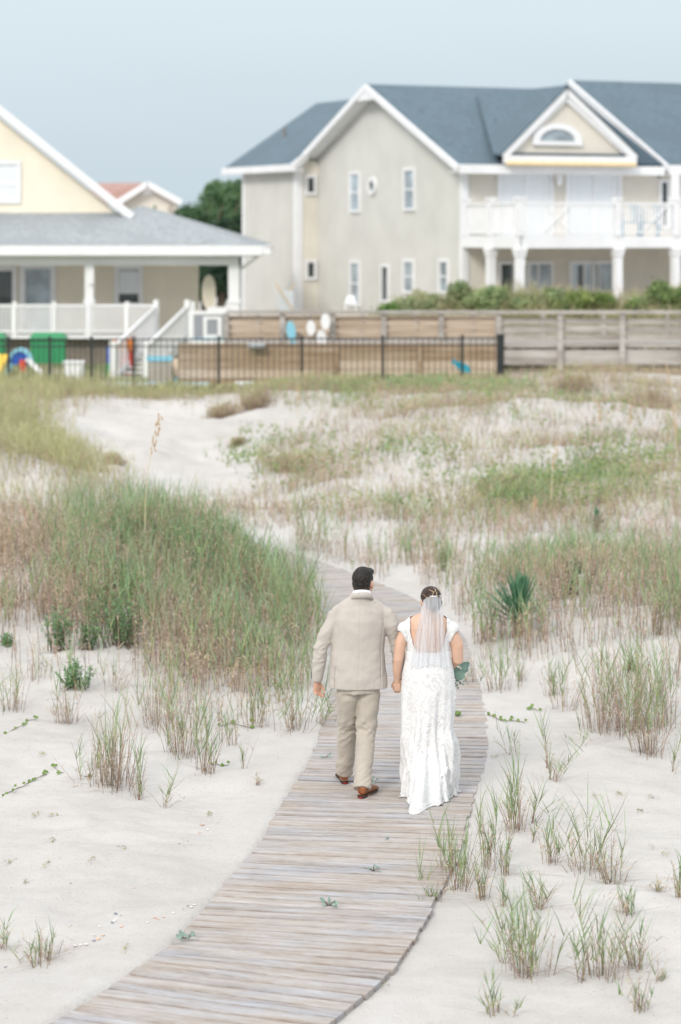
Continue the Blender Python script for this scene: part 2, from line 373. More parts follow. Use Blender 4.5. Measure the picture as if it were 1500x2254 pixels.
def sand_mat():
    m, nt, b = new_mat('pale_beach_sand')
    big = noise_node(nt, 0.35, 5); mid = noise_node(nt, 3.2, 6, rough=0.7); fine = noise_node(nt, 170, 3, rough=0.8)
    a = nt.nodes.new('ShaderNodeMath'); a.operation = 'MULTIPLY_ADD'; a.inputs[1].default_value = 0.45; nt.links.new(big.outputs['Fac'], a.inputs[0])
    b2 = nt.nodes.new('ShaderNodeMath'); b2.operation = 'MULTIPLY_ADD'; b2.inputs[1].default_value = 0.3; nt.links.new(mid.outputs['Fac'], b2.inputs[0]); nt.links.new(a.outputs[0], b2.inputs[2])
    c2 = nt.nodes.new('ShaderNodeMath'); c2.operation = 'MULTIPLY'; c2.inputs[1].default_value = 0.25; nt.links.new(fine.outputs['Fac'], c2.inputs[0]); nt.links.new(c2.outputs[0], a.inputs[2])
    r = ramp_node(nt, b2.outputs[0], [(0.34, (0.43, 0.405, 0.38)), (0.47, (0.505, 0.482, 0.458)), (0.60, (0.565, 0.545, 0.525))])
    nt.links.new(r.outputs[0], b.inputs['Base Color'])
    # dark grains and tiny litter
    sp = noise_node(nt, 55, 2, rough=0.9); sr = ramp_node(nt, sp.outputs['Fac'], [(0.29, (0.5, 0.45, 0.40)), (0.36, (1, 1, 1))])
    mx = nt.nodes.new('ShaderNodeMix'); mx.data_type = 'RGBA'; mx.blend_type = 'MULTIPLY'; mx.inputs['Factor'].default_value = 1
    nt.links.new(r.outputs[0], mx.inputs['A']); nt.links.new(sr.outputs[0], mx.inputs['B']); nt.links.new(mx.outputs['Result'], b.inputs['Base Color'])
    b.inputs['Roughness'].default_value = 0.95; b.inputs['Specular IOR Level'].default_value = 0.15
    m2 = noise_node(nt, 9, 8, rough=0.78)
    p = bump_node(nt, b, fine.outputs['Fac'], 0.35, 0.004)
    bump_node(nt, b, m2.outputs['Fac'], 0.5, 0.03, p); return m
M['sand'] = sand_mat()

# ------------------------------------------------------------------ boardwalk line (right-hand edge, metres)
EDGE = [(-3.0, 9.0), (-2.1, 10.1), (-1.25, 11.2), (-0.52, 12.4), (0.0, 13.59), (0.342, 14.55), (0.62, 15.9), (0.82, 17.0), (0.93, 17.9),
        (1.05, 18.9), (1.208, 20.15), (1.296, 21.5), (1.337, 22.95), (1.344, 24.5), (1.335, 26.0), (1.22, 27.3), (0.98, 28.5),
        (0.66, 29.6), (0.30, 30.6), (-0.13, 31.7), (-1.0, 33.6), (-2.1, 35.4), (-3.6, 37.2), (-5.4, 38.7)]
WALK_W = 1.46
def catmull(p, n=12):
    p = [np.array(q, float) for q in p]; p = [2 * p[0] - p[1]] + p + [2 * p[-1] - p[-2]]; out = []
    for i in range(1, len(p) - 2):
        for k in range(n):
            t = k / n
            out.append(0.5 * ((2 * p[i]) + (-p[i - 1] + p[i + 1]) * t + (2 * p[i - 1] - 5 * p[i] + 4 * p[i + 1] - p[i + 2]) * t * t + (-p[i - 1] + 3 * p[i] - 3 * p[i + 1] + p[i + 2]) * t ** 3))
    out.append(p[-2]); return np.array(out)
_e = catmull(EDGE); _t = np.gradient(_e, axis=0); _t /= np.linalg.norm(_t, axis=1)[:, None]
for _ in range(3):
    _t[1:-1] = (_t[:-2] + _t[1:-1] * 2 + _t[2:]) / 4; _t /= np.linalg.norm(_t, axis=1)[:, None]
_nl = np.stack([-_t[:, 1], _t[:, 0]], 1)            # points left
CEN = _e + _nl * WALK_W / 2; CT = _t
def walk_side(X, Y):
    """signed distance to the walk's centre line: negative left, positive right"""
    X = np.asarray(X, float).ravel(); Y = np.asarray(Y, float).ravel(); out = np.empty_like(X)
    for s in range(0, len(X), 20000):
        x = X[s:s + 20000]; y = Y[s:s + 20000]
        d = (x[:, None] - CEN[None, :, 0]) ** 2 + (y[:, None] - CEN[None, :, 1]) ** 2
        i = d.argmin(1); dx = x - CEN[i, 0]; dy = y - CEN[i, 1]
        sgn = np.sign(dx * CT[i, 1] - dy * CT[i, 0]); out[s:s + 20000] = sgn * np.sqrt(d[np.arange(len(x)), i])
    return out
def gau(X, Y, cx, cy, sx, sy): return np.exp(-(((X - cx) / sx) ** 2 + ((Y - cy) / sy) ** 2))
def ground_z(X, Y):
    sh = np.shape(X); X = np.asarray(X, float).ravel(); Y = np.asarray(Y, float).ravel()
    s = walk_side(X, Y); ad = np.abs(s)
    yard = sst(4.4, 3.2, X) * (1 - sst(60.4, 60.9, Y)) + sst(-3.7, -4.4, X) * sst(60.4, 60.9, Y); z = 0.42 * sst(36, 57, Y) + 0.45 * sst(60, 66, Y) * (1 - yard) - .22 * yard * sst(57.5, 60, Y) + .75 * sst(68, 74, Y) * yard
    z += .32 * gau(X, Y, -1.1, 53.5, 1.3, 2.2) + .38 * gau(X, Y, 4.2, 47.0, 2.2, 3.0) + .22 * gau(X, Y, 1.2, 43.5, 1.3, 3.0) + .30 * gau(X, Y, 8.2, 46, 1.8, 4.0)
    z += 0.50 * gau(X, Y, -1.75, 28.3, 1.5, 3.0) + 0.30 * gau(X, Y, -3.6, 29.5, 1.6, 4.0)
    z += 0.35 * gau(X, Y, -5.2, 37.5, 2.6, 5.0) + 0.55 * gau(X, Y, -7.5, 45, 2.7, 7.0)
    z -= 0.22 * gau(X, Y, -3.2, 46, 2.6, 5.0) * sst(38, 42, Y)
    z += 0.28 * gau(X, Y, 2.9, 27.5, 1.3, 3.4) + 0.25 * gau(X, Y, 4.2, 24.5, 1.5, 3.5)
    z += 0.45 * gau(X, Y, 5.8, 40, 3.8, 6.5) + 0.55 * gau(X, Y, 6.5, 55, 5.5, 7.0) + 0.30 * gau(X, Y, 1.6, 50, 2.0, 5.0)
    z += 1.35 * gau(X, Y, 5.0, 67.5, 4.2, 1.8) * sst(62.5, 66.0, Y) + 1.3 * gau(X, Y, 10.8, 67.5, 2.4, 1.8) * sst(62.5, 66.0, Y)
    w = sst(0.75, 1.8, ad)
    und = (fbm(X * 0.55, Y * 0.55, 3, 4) - 0.5) * (0.20 + .40 * sst(34, 42, Y) * sst(57.5, 55, Y)) + (fbm(X * 2.3, Y * 2.3, 9, 3) - 0.5) * 0.07
    und = und + (fbm(X * 5, Y * 5, 21, 4) - 0.5) * 0.045 * sst(60, 25, Y)
    z = (z + und) * w + (fbm(X * 6, Y * 6, 31, 3) - .5) * .018 * sst(.8, 1.1, ad) - .022 * sst(.60, .78, vn(X * 2.4, Y * 1.9, 61)) * sst(.85, 1.2, ad) * sst(40, 30, Y) + .004 * np.sin(X * 9 + Y * 34 + 5 * fbm(X, Y, 71, 2)) * sst(.85, 1.2, ad) * sst(26, 20, Y) * sst(.4, .6, fbm(X * .6, Y * .6, 81, 2))
    # the path bed: sand drifts over the left ends of the boards, stays lower along the right ends
    edge = np.where(s < 0, 0.012 + (vn(Y * 1.6, X * 0.5, 5) - 0.5) * 0.035, -0.036 + 0.030 * sst(17.0, 19.5, Y))
    left_cov = sst(-0.62, -0.74, s) * edge + (1 - sst(-0.62, -0.74, s)) * -0.10
    right_cov = sst(0.60, 0.69, s) * edge + (1 - sst(0.60, 0.69, s)) * -0.10
    bed = np.where(s < 0, left_cov, right_cov)
    z = z + bed * (1 - sst(0.95, 2.6, ad))
    return z.reshape(sh)

def build_ground():
    xs = list(np.arange(-4.6, 4.61, 0.05)); st = 0.06
    while xs[-1] < 700: xs.append(xs[-1] + st); st *= 1.12
    st = 0.06; left = []
    x = -4.6
    while x > -700: x -= st; left.append(x); st *= 1.12
    xs = np.array(left[::-1] + xs)
    ys = [5.0]; 
    while ys[-1] < 11: ys.append(ys[-1] + 0.15)
    while ys[-1] < 34: ys.append(ys[-1] + 0.05)
    while ys[-1] < 70: ys.append(ys[-1] + 0.14)
    st = 0.2
    while ys[-1] < 1600: ys.append(ys[-1] + st); st *= 1.1
    st = 0.2; y = 5.0; back = []
    while y > -60: y -= st; back.append(y); st *= 1.15
    ys = np.array(back[::-1] + ys)
    Xg, Yg = np.meshgrid(xs, ys); Z = ground_z(Xg, Yg)
    nx = len(xs); ny = len(ys); V = np.stack([Xg.ravel(), Yg.ravel(), Z.ravel()], 1)
    i = np.arange(nx - 1)[None, :] + np.arange(ny - 1)[:, None] * nx; i = i.ravel()
    Q = np.stack([i, i + 1, i + nx + 1, i + nx], 1)
    me = quick_mesh('sand_ground', V, Q, smooth=True); me.materials.append(M['sand'])
    o = bpy.data.objects.new('sand_ground', me); col.objects.link(o); o['kind'] = 'structure'; return o
build_ground()

def build_walk():
    root = bpy.data.objects.new('boardwalk_path', None); col.objects.link(root); root['kind'] = 'structure'
    root.location = (0.5, 18.0, 0)
    seg = np.linalg.norm(np.diff(CEN, axis=0), axis=1); s = np.concatenate([[0], np.cumsum(seg)])
    variants = []
    for k in range(6):
        mb = MB(); L = WALK_W; wd = 0.1305 + 0.002 * (k % 3); th = 0.036
        # plank with slightly crowned, worn top edges (12 corner cross section)
        prof = [(-wd / 2, -th), (wd / 2, -th), (wd / 2, -0.007), (wd / 2 - 0.006, 0), (-wd / 2 + 0.006, 0), (-wd / 2, -0.007)]
        V = [(-L / 2, y, z) for y, z in prof] + [(L / 2, y, z) for y, z in prof]; n = 6
        Fc = [tuple(range(n)), tuple(range(2 * n - 1, n - 1, -1))] + [(i, i + n, (i + 1) % n + n, (i + 1) % n) for i in range(n)]
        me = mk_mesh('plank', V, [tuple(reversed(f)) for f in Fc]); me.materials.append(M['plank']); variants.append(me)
    d = 0.0; r = random.Random(4); i = 0
    while d < s[-1]:
        x = np.interp(d, s, CEN[:, 0]); y = np.interp(d, s, CEN[:, 1]); tx = np.interp(d, s, CT[:, 0]); ty = np.interp(d, s, CT[:, 1])
        ang = math.atan2(ty, tx) - math.pi / 2
        blk = round(ang / math.radians(2.2)) * math.radians(2.2) * 0.6 + ang * 0.4
        o = bpy.data.objects.new('plank', variants[r.randrange(6)])
        off = r.uniform(-0.012, 0.012)
        o.location = (x - root.location.x + off * math.cos(ang), y - root.location.y + off * math.sin(ang), r.uniform(-0.003, 0.002))
        o.rotation_euler = (r.uniform(-0.012, 0.012), r.uniform(-0.002, 0.002), blk + r.uniform(-0.005, 0.005))
        o.scale = (1 + r.uniform(-0.006, 0.006), 1, 1)
        o.parent = root; col.objects.link(o); d += 0.1435; i += 1
    for side in (-0.50, 0.0, 0.50):           # joists under the planks
        c = CEN + np.stack([CT[:, 1], -CT[:, 0]], 1) * side; mb = MB()
        for k in range(0, len(c) - 6, 6):
            mb.bar((c[k][0], c[k][1], -0.10), (c[k + 6][0], c[k + 6][1], -0.10), 0.045, 0.12)
        mb.build('joist', M['joist'], root)
    # nail heads along both edges, one joined piece
    mb = MB(); d = 0
    return root
build_walk()

# ------------------------------------------------------------------ building parts
def window(root, O, e1, n, w, h, glass, rails=(0.5,), mull=(), name='window', fw=0.09, depth=0.06, prnt=None):
    """frame (part) with pane, sash_bar sub-parts; O bottom-left corner on the wall plane, n points outward"""
    mb = MB()
    mb.bb(O, e1, n, -fw, 0, -0.03, depth, -fw, h + fw); mb.bb(O, e1, n, w, w + fw, -0.03, depth, -fw, h + fw)
    mb.bb(O, e1, n, 0, w, -0.03, depth + 0.004, -fw, 0); mb.bb(O, e1, n, 0, w, -0.03, depth + 0.004, h, h + fw)
    f = mb.build(name, M['white_trim'], root)
    MB().bb(O, e1, n, 0.002, w - 0.002, -0.02, 0.012, 0.002, h - 0.002).build('pane', glass, f)
    if rails or mull:
        mb = MB()
        for r in rails: mb.bb(O, e1, n, 0, w, 0.013, 0.035, h * r - 0.025, h * r + 0.025)
        for r in mull: mb.bb(O, e1, n, w * r - 0.03, w * r + 0.03, 0.014, 0.04, 0, h)
        mb.build('sash_bar', M['white_trim'], f)
    return f

# ------------------------------------------------------------------ grey house (right)
TH = math.radians(25); XA, YA = 3.70, 73.0
U = np.array([math.cos(TH), math.sin(TH), 0.0]); Vd = np.array([-math.sin(TH), math.cos(TH), 0.0]); A0 = np.array([XA, YA, 0.0])
def G(a, t, z): return A0 + U * a + Vd * t + np.array([0, 0, z])
def fa(px, t=0.0):
    r = (px - 750) / F; return (r * (YA + Vd[1] * t) - XA - Vd[0] * t) / (U[0] - r * U[1])
def gt(px, a=0.0):
    r = (px - 750) / F; return (r * (YA + U[1] * a) - XA - U[0] * a) / (Vd[0] - r * Vd[1])
def zf(py, a, t): return HC - (py - HOR) * (YA + U[1] * a + Vd[1] * t) / F
def lbox(mb, a0, a1, t0, t1, z0, z1):
    return mb.hexa([G(a0, t0, z0), G(a1, t0, z0), G(a1, t1, z0), G(a0, t1, z0), G(a0, t0, z1), G(a1, t0, z1), G(a1, t1, z1), G(a0, t1, z1)])

def grey_house():
    h = thing('beach_house', 'large two-storey grey-beige beach house with blue-grey roof and white upper balcony', 'house', G(3, 6, 0.6))
    GZ = 0.55; ZE = 6.45; ZR = 8.99; TR = 5.8; TL = 11.3
    # walls: the gabled side wall is a pentagon prism, the rest are boxes
    gw = MB(); gw.prism([G(0, 0, GZ), G(0, TL, GZ), G(0, TL, ZE), G(0, TR, ZR - 0.12), G(0, 0, ZE)], U * 0.25); gw.build('wall', M['cool_lit_siding'], h)
    fw = MB(); lbox(fw, 0.25, 26, 0.0, 0.25, GZ, ZE); fw.build('wall', M['beige_siding'], h)
    bw = MB(); lbox(bw, 0.25, 26, 11.0, 11.3, GZ, ZE); bw.build('wall', M['cool_lit_siding'], h)
    TB = 10.6; aw = -0.78
    rw = MB(); lbox(rw, aw, -0.003, TB, TB + 0.2, GZ, ZE + 0.25); rw.build('wall', M['beige_siding'], h)
    tE = gt(535, aw)
    lw = MB(); lbox(lw, aw, aw + 0.2, TB + 0.2, tE, GZ, ZE + 0.1); lbox(lw, aw + 0.2, 6, tE - 0.2, tE, GZ, ZE + 0.1); lw.build('wall', M['cool_lit_siding'], h)
    # corner boards
    for a, t, s in ((0.0, 0.0, 0.16), (aw, TB, 0.2), (aw, tE - 0.16, 0.16)):
        mb = MB(); lbox(mb, a - 0.035, a + s, t - 0.035, t + s, GZ, ZE - 0.05); mb.build('corner_board', M['white_trim'], h)
    # main roof slopes
    def slope(a0, a1, t0, z0, t1, z1, m, th=0.10, name='roof_slope'):
        mb = MB(); mb.slab([G(a0, t0, z0), G(a1, t0, z0), G(a1, t1, z1), G(a0, t1, z1)], th); return mb.build(name, m, h)
    k = (ZR - ZE) / TR
    slope(-0.45, 7.6, -0.62, ZE - 0.62 * k + 0.13, TR, ZR + 0.06, M['blue_roof'])
    slope(-0.45, 7.6, TR, ZR + 0.06, TL + 0.55, ZE - 0.55 * k + 0.18, M['blue_roof'])
    # rake boards of the side gable
    for t0, z0 in ((-0.62, ZE - 0.62 * k + 0.0), (TL + 0.75, ZE - 0.40 * k + 0.0)):
        MB().bar(G(-0.48, t0, z0), G(-0.48, TR, ZR - 0.05), 0.10, 0.20).build('rake_board', M['white_trim'], h)
        MB().bar(G(-0.22, t0, z0 - 0.09), G(-0.22, TR, ZR - 0.15), 0.44, 0.03).build('soffit', M['white_trim'], h)
    MB().prism([G(-0.50, TR - 0.75, ZR - 0.46), G(-0.50, TR + 0.75, ZR - 0.46), G(-0.50, TR, ZR - 0.02)], U * 0.3).build('gable_peak', M['white_trim'], h)
    # wing roof at the far left end
    aR = 2.67; tR0 = 6.5; tR1 = 16.6
    for s in (-1, 1):
        a0 = aR + s * (aR + 1.13) if s > 0 else -1.13
        mb = MB(); mb.slab([G(-1.13, TB - 0.4, 6.55), G(-1.13, tR1 - 0.3, 6.55), G(aR, tR1, 9.0), G(aR, 5.9, 9.0), G(-.45, 10.5, 6.99)] if s < 0 else
                           [G(aR, tR0, 9.0), G(aR, tR1, 9.0), G(2 * aR + 1.13, tR1 - 0.3, 6.55), G(2 * aR + 1.13, TB - 0.55, 6.55)], 0.10); mb.build('roof_slope', M['blue_roof'], h)
    mb = MB(); lbox(mb, -1.20, -1.10, TB - 0.6, tR1 - 0.25, 6.32, 6.56); mb.build('fascia', M['white_trim'], h)
    mb = MB(); lbox(mb, -1.10, aw, TB - 0.6, tR1 - 0.25, 6.33, 6.37); mb.build('soffit', M['white_trim'], h)
    MB().bar(G(-1.17, TB - 0.48, 6.44), G(-.46, 10.42, 6.88), .09, .24).build('fascia', M['white_trim'], h); MB().prism([G(-1.1, TB - .3, 6.38), G(-.75, TB - .3, 6.38), G(-.45, 10.5, 6.75)], Vd * .2).build('soffit', M['white_trim'], h)
    MB().prism([G(aw + .2, tE + 0.02, ZE), G(6, tE + 0.02, ZE), G(aR, tE + 0.02, 8.9)], -Vd * 0.15).build('gable_wall', M['cool_lit_siding'], h)
    c = G(0.6, TB + 4.2, 0); MB().cyl((c[0], c[1], 7.45), 0.05, 0.05, 0.55, 8).build('vent_pipe', M['joist'], h)
    # eave along the front
    zE = ZE - 0.62 * k + 0.1
    mb = MB(); lbox(mb, -0.45, 6.7, -0.72, -0.60, zE - 0.24, zE + 0.03); mb.build('gutter', M['white_trim'], h)
    mb = MB(); lbox(mb, -0.45, 24, -0.60, 0.0, zE - 0.2, zE - 0.16); mb.build('soffit', M['white_trim'], h)
    # right-hand block: same eave, higher ridge
    a2 = 6.85; t2 = 5.3; z2 = 9.34
    k2 = (z2 - ZE) / t2
    slope(a2 - 0.02, 26, -0.70, zE + 0.1, t2, z2, M['blue_roof']); slope(a2 - 0.02, 26, t2, z2, 11.6, ZE, M['blue_roof'])
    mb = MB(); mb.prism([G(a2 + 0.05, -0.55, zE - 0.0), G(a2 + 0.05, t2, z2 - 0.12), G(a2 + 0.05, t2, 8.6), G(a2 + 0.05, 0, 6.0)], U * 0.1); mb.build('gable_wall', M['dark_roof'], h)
    MB().bar(G(a2 - 0.05, -0.72, zE - 0.02), G(a2 - 0.05, t2, z2 - 0.09), 0.09, 0.22).build('rake_board', M['white_trim'], h)
    mb = MB(); lbox(mb, a2, 24, -0.80, -0.70, zE - 0.2, zE + 0.08); mb.build('gutter', M['white_trim'], h)
    # dark valley slope running up from behind the balcony gable
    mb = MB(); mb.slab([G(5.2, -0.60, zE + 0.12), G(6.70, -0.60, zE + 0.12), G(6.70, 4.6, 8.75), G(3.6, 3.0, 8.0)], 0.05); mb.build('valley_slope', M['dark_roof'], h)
    # balcony gable (pediment)
    tp = -0.85; aL = fa(1108, tp); aRt = fa(1400, tp); aC = fa(1248, tp); zf0 = zf(345, aC, tp); zap = zf(193, aC, tp)
    ped = MB(); ped.prism([G(aL + 0.25, tp + 0.14, zf0 - 0.02), G(aRt - 0.25, tp + 0.14, zf0 - 0.02), G(aC, tp + 0.14, zap - 0.3)], Vd * 0.15); ped.build('gable_wall', M['beige_siding'], h)
    for a in (aL, aRt):
        MB().bar(G(a, tp, zf0 - 0.02), G(aC, tp, zap - 0.1), 0.09, 0.21, up=(0, 0, 1)).build('rake_board', M['white_trim'], h)
        MB().bar(G(a * 0.93 + aC * 0.07, tp + 0.07, zf0 + 0.0), G(aC, tp + 0.07, zap - 0.33), 0.10, 0.12).build('rake_board', M['white_trim'], h)
    for a, e in ((aL - 0.12, aC), (aRt + 0.12, aC)):
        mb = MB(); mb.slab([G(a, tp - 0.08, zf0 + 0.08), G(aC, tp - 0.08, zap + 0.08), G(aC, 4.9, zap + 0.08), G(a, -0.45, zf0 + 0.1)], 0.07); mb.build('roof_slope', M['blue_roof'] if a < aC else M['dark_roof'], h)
    mb = MB(); lbox(mb, aL, aRt, tp - 0.06, tp + 0.02, zf0 - 0.22, zf0 + 0.02); mb.build('gable_base_board', M['white_trim'], h)
    mb = MB(); lbox(mb, aL + 0.35, aRt - 0.35, tp + 0.01, tp + 0.13, zf0 + 0.03, zf0 + 0.10); mb.build('gable_ledge', M['dark_roof'], h)
    # half-round window in the gable
    cx = fa(1230, tp); cz = zf(311, cx, tp); R = 0.86; RH = 0.52
    arc = [(R * 0.72 * math.cos(x), RH * 0.72 * math.sin(x)) for x in np.linspace(0, math.pi, 17)]
    pn = MB().prism([G(cx + x, tp + 0.10, cz + z) for x, z in arc], Vd * 0.03)
    fr = MB()
    for x0, x1 in zip(np.linspace(0, math.pi, 17)[:-1], np.linspace(0, math.pi, 17)[1:]):
        q = [(R * 0.72 * math.cos(x0), RH * .72 * math.sin(x0)), (R * math.cos(x0), RH * 1.05 * math.sin(x0)), (R * math.cos(x1), RH * 1.05 * math.sin(x1)), (R * 0.72 * math.cos(x1), RH * .72 * math.sin(x1))]
        fr.prism([G(cx + x, tp + 0.04, cz + z) for x, z in q], Vd * 0.09)
    lbox(fr, cx - R, cx + R, tp + 0.035, tp + 0.13, cz - 0.12, cz)
    w = fr.build('window', M['white_trim'], h); w['label'] = 'half-round window in the balcony gable'; pn.build('pane', M['glass_mid'], w)
    # awning roll
    a0 = fa(1116, -0.9); a1 = fa(1395, -0.9); zc = zf(361, 3, -0.95)
    aw_ = MB(); aw_.tube([G(a0, -0.98, zc), G(a1, -0.98, zc)], [0.065, 0.065], 12); o = aw_.build('awning_roll', M['awning'], h, True)
    # front upper openings: two double doors with white curtains, one narrow window
    e1, nn = U, -Vd
    FZ = 4.14
    for x0, x1 in ((1100, 1212), (1250, 1362)):
        p0, p1 = fa(x0), fa(x1)
        window(h, G(p0, 0, FZ + 0.02), e1, nn, p1 - p0, zf(374, 2, 0) - FZ - 0.1, M['curtain'], rails=(), mull=(0.5, 0.9), name='balcony_door')
    p0, p1 = fa(1456), fa(1468)
    window(h, G(p0, 0, FZ + 0.35), e1, nn, p1 - p0, 1.35, M['glass_dark'], name='window')
    p0 = fa(1515); window(h, G(p0, 0, FZ + 0.1), e1, nn, 1.6, 2.1, M['curtain'], rails=(), mull=(0.5,), name='balcony_door')
    # lower openings
    for x0, x1, g, mu in ((1102, 1158, M['glass_dark'], (0.5,)), (1166, 1212, M['glass_mid'], (0.4,)), (1258, 1302, M['glass_mid'], (0.62,)), (1306, 1346, M['glass_mid'], (0.3,))):
        p0, p1 = fa(x0), fa(x1)
        window(h, G(p0, 0, 0.95), e1, nn, p1 - p0, 2.35, g, rails=(), mull=mu, name='patio_door')
    for x0, x1 in ((1272, 1284), (1314, 1322), (1120, 1128)):
        p0, p1 = fa(x0), fa(x1); m_ = MB().bb(G(p0, 0, 0.95), e1, nn, 0, p1 - p0, 0.014, 0.022, 0.02, 2.3); m_.build('door_gap', M['glass_dark'], h)
    # side gable windows
    es, ns = -Vd, -U
    def side(x0, x1, y0, y1, g, a=0.0, name='window', rails=(0.5,)):
        t0, t1 = gt(x0, a), gt(x1, a); tm = (t0 + t1) / 2; z0, z1 = zf(y1, a, tm), zf(y0, a, tm)
        return window(h, G(a, t0, z0), es, ns, t0 - t1, z1 - z0, g, name=name, rails=rails, fw=0.09)
    side(774, 792, 384, 462, M['glass_mid']); side(893, 913, 376, 458, M['glass_mid'])
    side(775, 792, 580, 668, M['glass_mid']); side(892, 911, 577, 640, M['glass_mid']); side(971, 987, 577, 640, M['glass_mid'])
    side(843, 856, 588, 660, M['glass_dark'], name='side_door', rails=())
    tc_ = gt(822); zc = zf(409, 0, tc_); ring = MB(); n_ = 18
    for i in range(n_):
        q0, q1 = 2 * math.pi * i / n_, 2 * math.pi * (i + 1) / n_
        q = [(0.17 * math.cos(q0), 0.17 * math.sin(q0)), (0.30 * math.cos(q0), 0.30 * math.sin(q0)), (0.30 * math.cos(q1), 0.30 * math.sin(q1)), (0.17 * math.cos(q1), 0.17 * math.sin(q1))]
        ring.prism([G(0.001, tc_ + x, zc + z) for x, z in q], -U * 0.08)
    w = ring.build('window', M['white_trim'], h); w['label'] = 'small round window between two tall ones'
    MB().prism([G(-0.02, tc_ + 0.168 * math.cos(q), zc + 0.168 * math.sin(q)) for q in np.linspace(0, 2 * math.pi, 18, endpoint=False)], -U * 0.02).build('pane', M['glass_dark'], w)
    # two small windows on the narrow return wall
    for y0, y1 in ((391, 423), (578, 610)):
        r = []
        for px in (677, 691):
            rr = (px - 750) / F; r.append((rr * (YA + Vd[1] * TB) - XA - Vd[0] * TB) / (U[0] - rr * U[1]))
        z0, z1 = zf(y1, r[0], TB), zf(y0, r[0], TB)
        window(h, G(r[0], TB, z0), e1, nn, r[1] - r[0], z1 - z0, M['glass_dark'], rails=(), fw=0.10)
    # balcony
    D = 3.5; aEnd = 12.0
    mb = MB(); lbox(mb, -0.02, aEnd, -D, -0.04, FZ - 0.06, FZ); mb.build('balcony_floor', M['white'], h)
    mb = MB(); lbox(mb, 0.0, aEnd, -D - 0.04, -D + 0.1, FZ - 0.32, FZ + 0.03); mb.build('balcony_beam', M['white'], h)
    mb = MB(); lbox(mb, -0.06, 0.06, -D - 0.04, -0.04, FZ - 0.32, FZ + 0.031); mb.build('balcony_beam', M['white'], h)
    mb = MB(); lbox(mb, 0.06, aEnd, -D + 0.1, -0.04, FZ - 0.12, FZ - 0.07); mb.build('balcony_ceiling', M['beige_siding'], h)
    posts = [(0.0, -D), (0.0, -1.75), (fa(1360, -D), -D), (fa(1487, -D), -D), (fa(1620, -D), -D)]
    for a, t in posts:
        mb = MB(); s = 0.11
        lbox(mb, a - s, a + s, t - s, t + s, 0.9, FZ - 0.32); lbox(mb, a - s - .03, a + s + .03, t - s - .03, t + s + .03, FZ - 0.55, FZ - 0.33)
        lbox(mb, a - s - .055, a + s + .055, t - s - .055, t + s + .055, FZ - 0.42, FZ - 0.322)
        mb.build('column', M['white'], h)
    for a, t in [(0.0, -D), (0.0, -1.75), (0.0, -0.2), (fa(1360, -D), -D), (fa(1487, -D), -D), (fa(1620, -D), -D)]:
        mb = MB(); s = 0.09; top = FZ + 1.08
        if a > 4.6: top = zE - 0.2
        lbox(mb, a - s, a + s, t - s, t + s, FZ + 0.031, top); lbox(mb, a - s - .03, a + s + .03, t - s - .03, t + s + .03, FZ + 1.08, FZ + 1.16); mb.build('railing_post', M['white'], h)
    def rail(a0, t0, a1, t1, cross=False):
        rr = MB(); p0, p1 = G(a0, t0, 0), G(a1, t1, 0); L = np.linalg.norm(p1 - p0); d = (p1 - p0) / L; q = np.array([0, 0, 1.0])
        rr.bar(p0 + q * (FZ + 0.98), p1 + q * (FZ + 0.98), 0.10, 0.07); rr.build('railing', M['white'], h); rr = MB(); rr.bar(p0 + q * (FZ + 0.12), p1 + q * (FZ + 0.12), 0.06, 0.06)
        rr.build('railing', M['white'], h)
        bb = MB(); s = 0.13
        while s < L - 0.05:
            bb.bar(p0 + d * s + q * (FZ + 0.152), p0 + d * s + q * (FZ + 0.943), 0.045, 0.045, up=(1, 0, 0)); s += 0.115
        o = bb.build('baluster', M['white'], h); o['kind'] = 'stuff'
    pa = [0.0, fa(1360, -D), fa(1487, -D), fa(1620, -D)]
    rail(0, -0.29, 0, -1.66); rail(0, -1.84, 0, -D + 0.09)
    for x0, x1 in zip(pa[:-1], pa[1:]): rail(x0 + .09, -D, x1 - .09, -D)
    # lattice cross pieces seen in the front railing
    for px in (1225, 1440):
        for s in (-1, 1):
            a = fa(px, -D); MB().bar(G(a - 0.42 * s, -D - 0.045, FZ + 0.17), G(a + 0.42 * s, -D - 0.05 - 0.012 * s, FZ + 0.92), 0.02, 0.05).build('railing_brace', M['white'], h)
    # porch lamp and hanging basket-like light between the doors
    ln = MB(); g = G(fa(1232, -0.2), -0.2, 0); ln.cyl((g[0], g[1], zf(408, 3, 0)), 0.07, 0.12, 0.3, 10); ln.build('wall_lamp', M['white'], h)
    return h
grey_house()

def balcony_chair(px, label, c):
    a = fa(px, -2.3); o = G(a, -2.3, 4.145)
    t = thing('deck_chair', label, 'chair', o, 'chairs on the grey house balcony')
    m = c
    MB().box(o[0] - .26, o[0] + .26, o[1] - .25, o[1] + .25, o[2] + .40, o[2] + .45).build('seat', m, t)
    for i in range(5):
        x = o[0] - .24 + i * .12; MB().bar((x, o[1] - .26, o[2] + .45), (x, o[1] - .42, o[2] + .95), .085, .03, up=(1, 0, 0)).build('back_slat', m, t)
    for sx in (-1, 1):
        for sy in (-1, 1): MB().box(o[0] + sx * .25 - .03, o[0] + sx * .25 + .03, o[1] + sy * .24 - .03, o[1] + sy * .24 + .03, o[2], o[2] + .40).build('leg', m, t)
        MB().box(o[0] + sx * .29 - .05, o[0] + sx * .29 + .05, o[1] - .28, o[1] + .28, o[2] + .62, o[2] + .65).build('armrest', m, t)
M['blue_chair'] = mat('blue_chair_paint', (0.13, 0.30, 0.42), 0.5)
balcony_chair(1388, 'blue slatted chair behind the balcony railing, nearer the white column', M['blue_chair'])
balcony_chair(1430, 'blue slatted chair behind the crossed balcony railing at the right edge', M['blue_chair'])

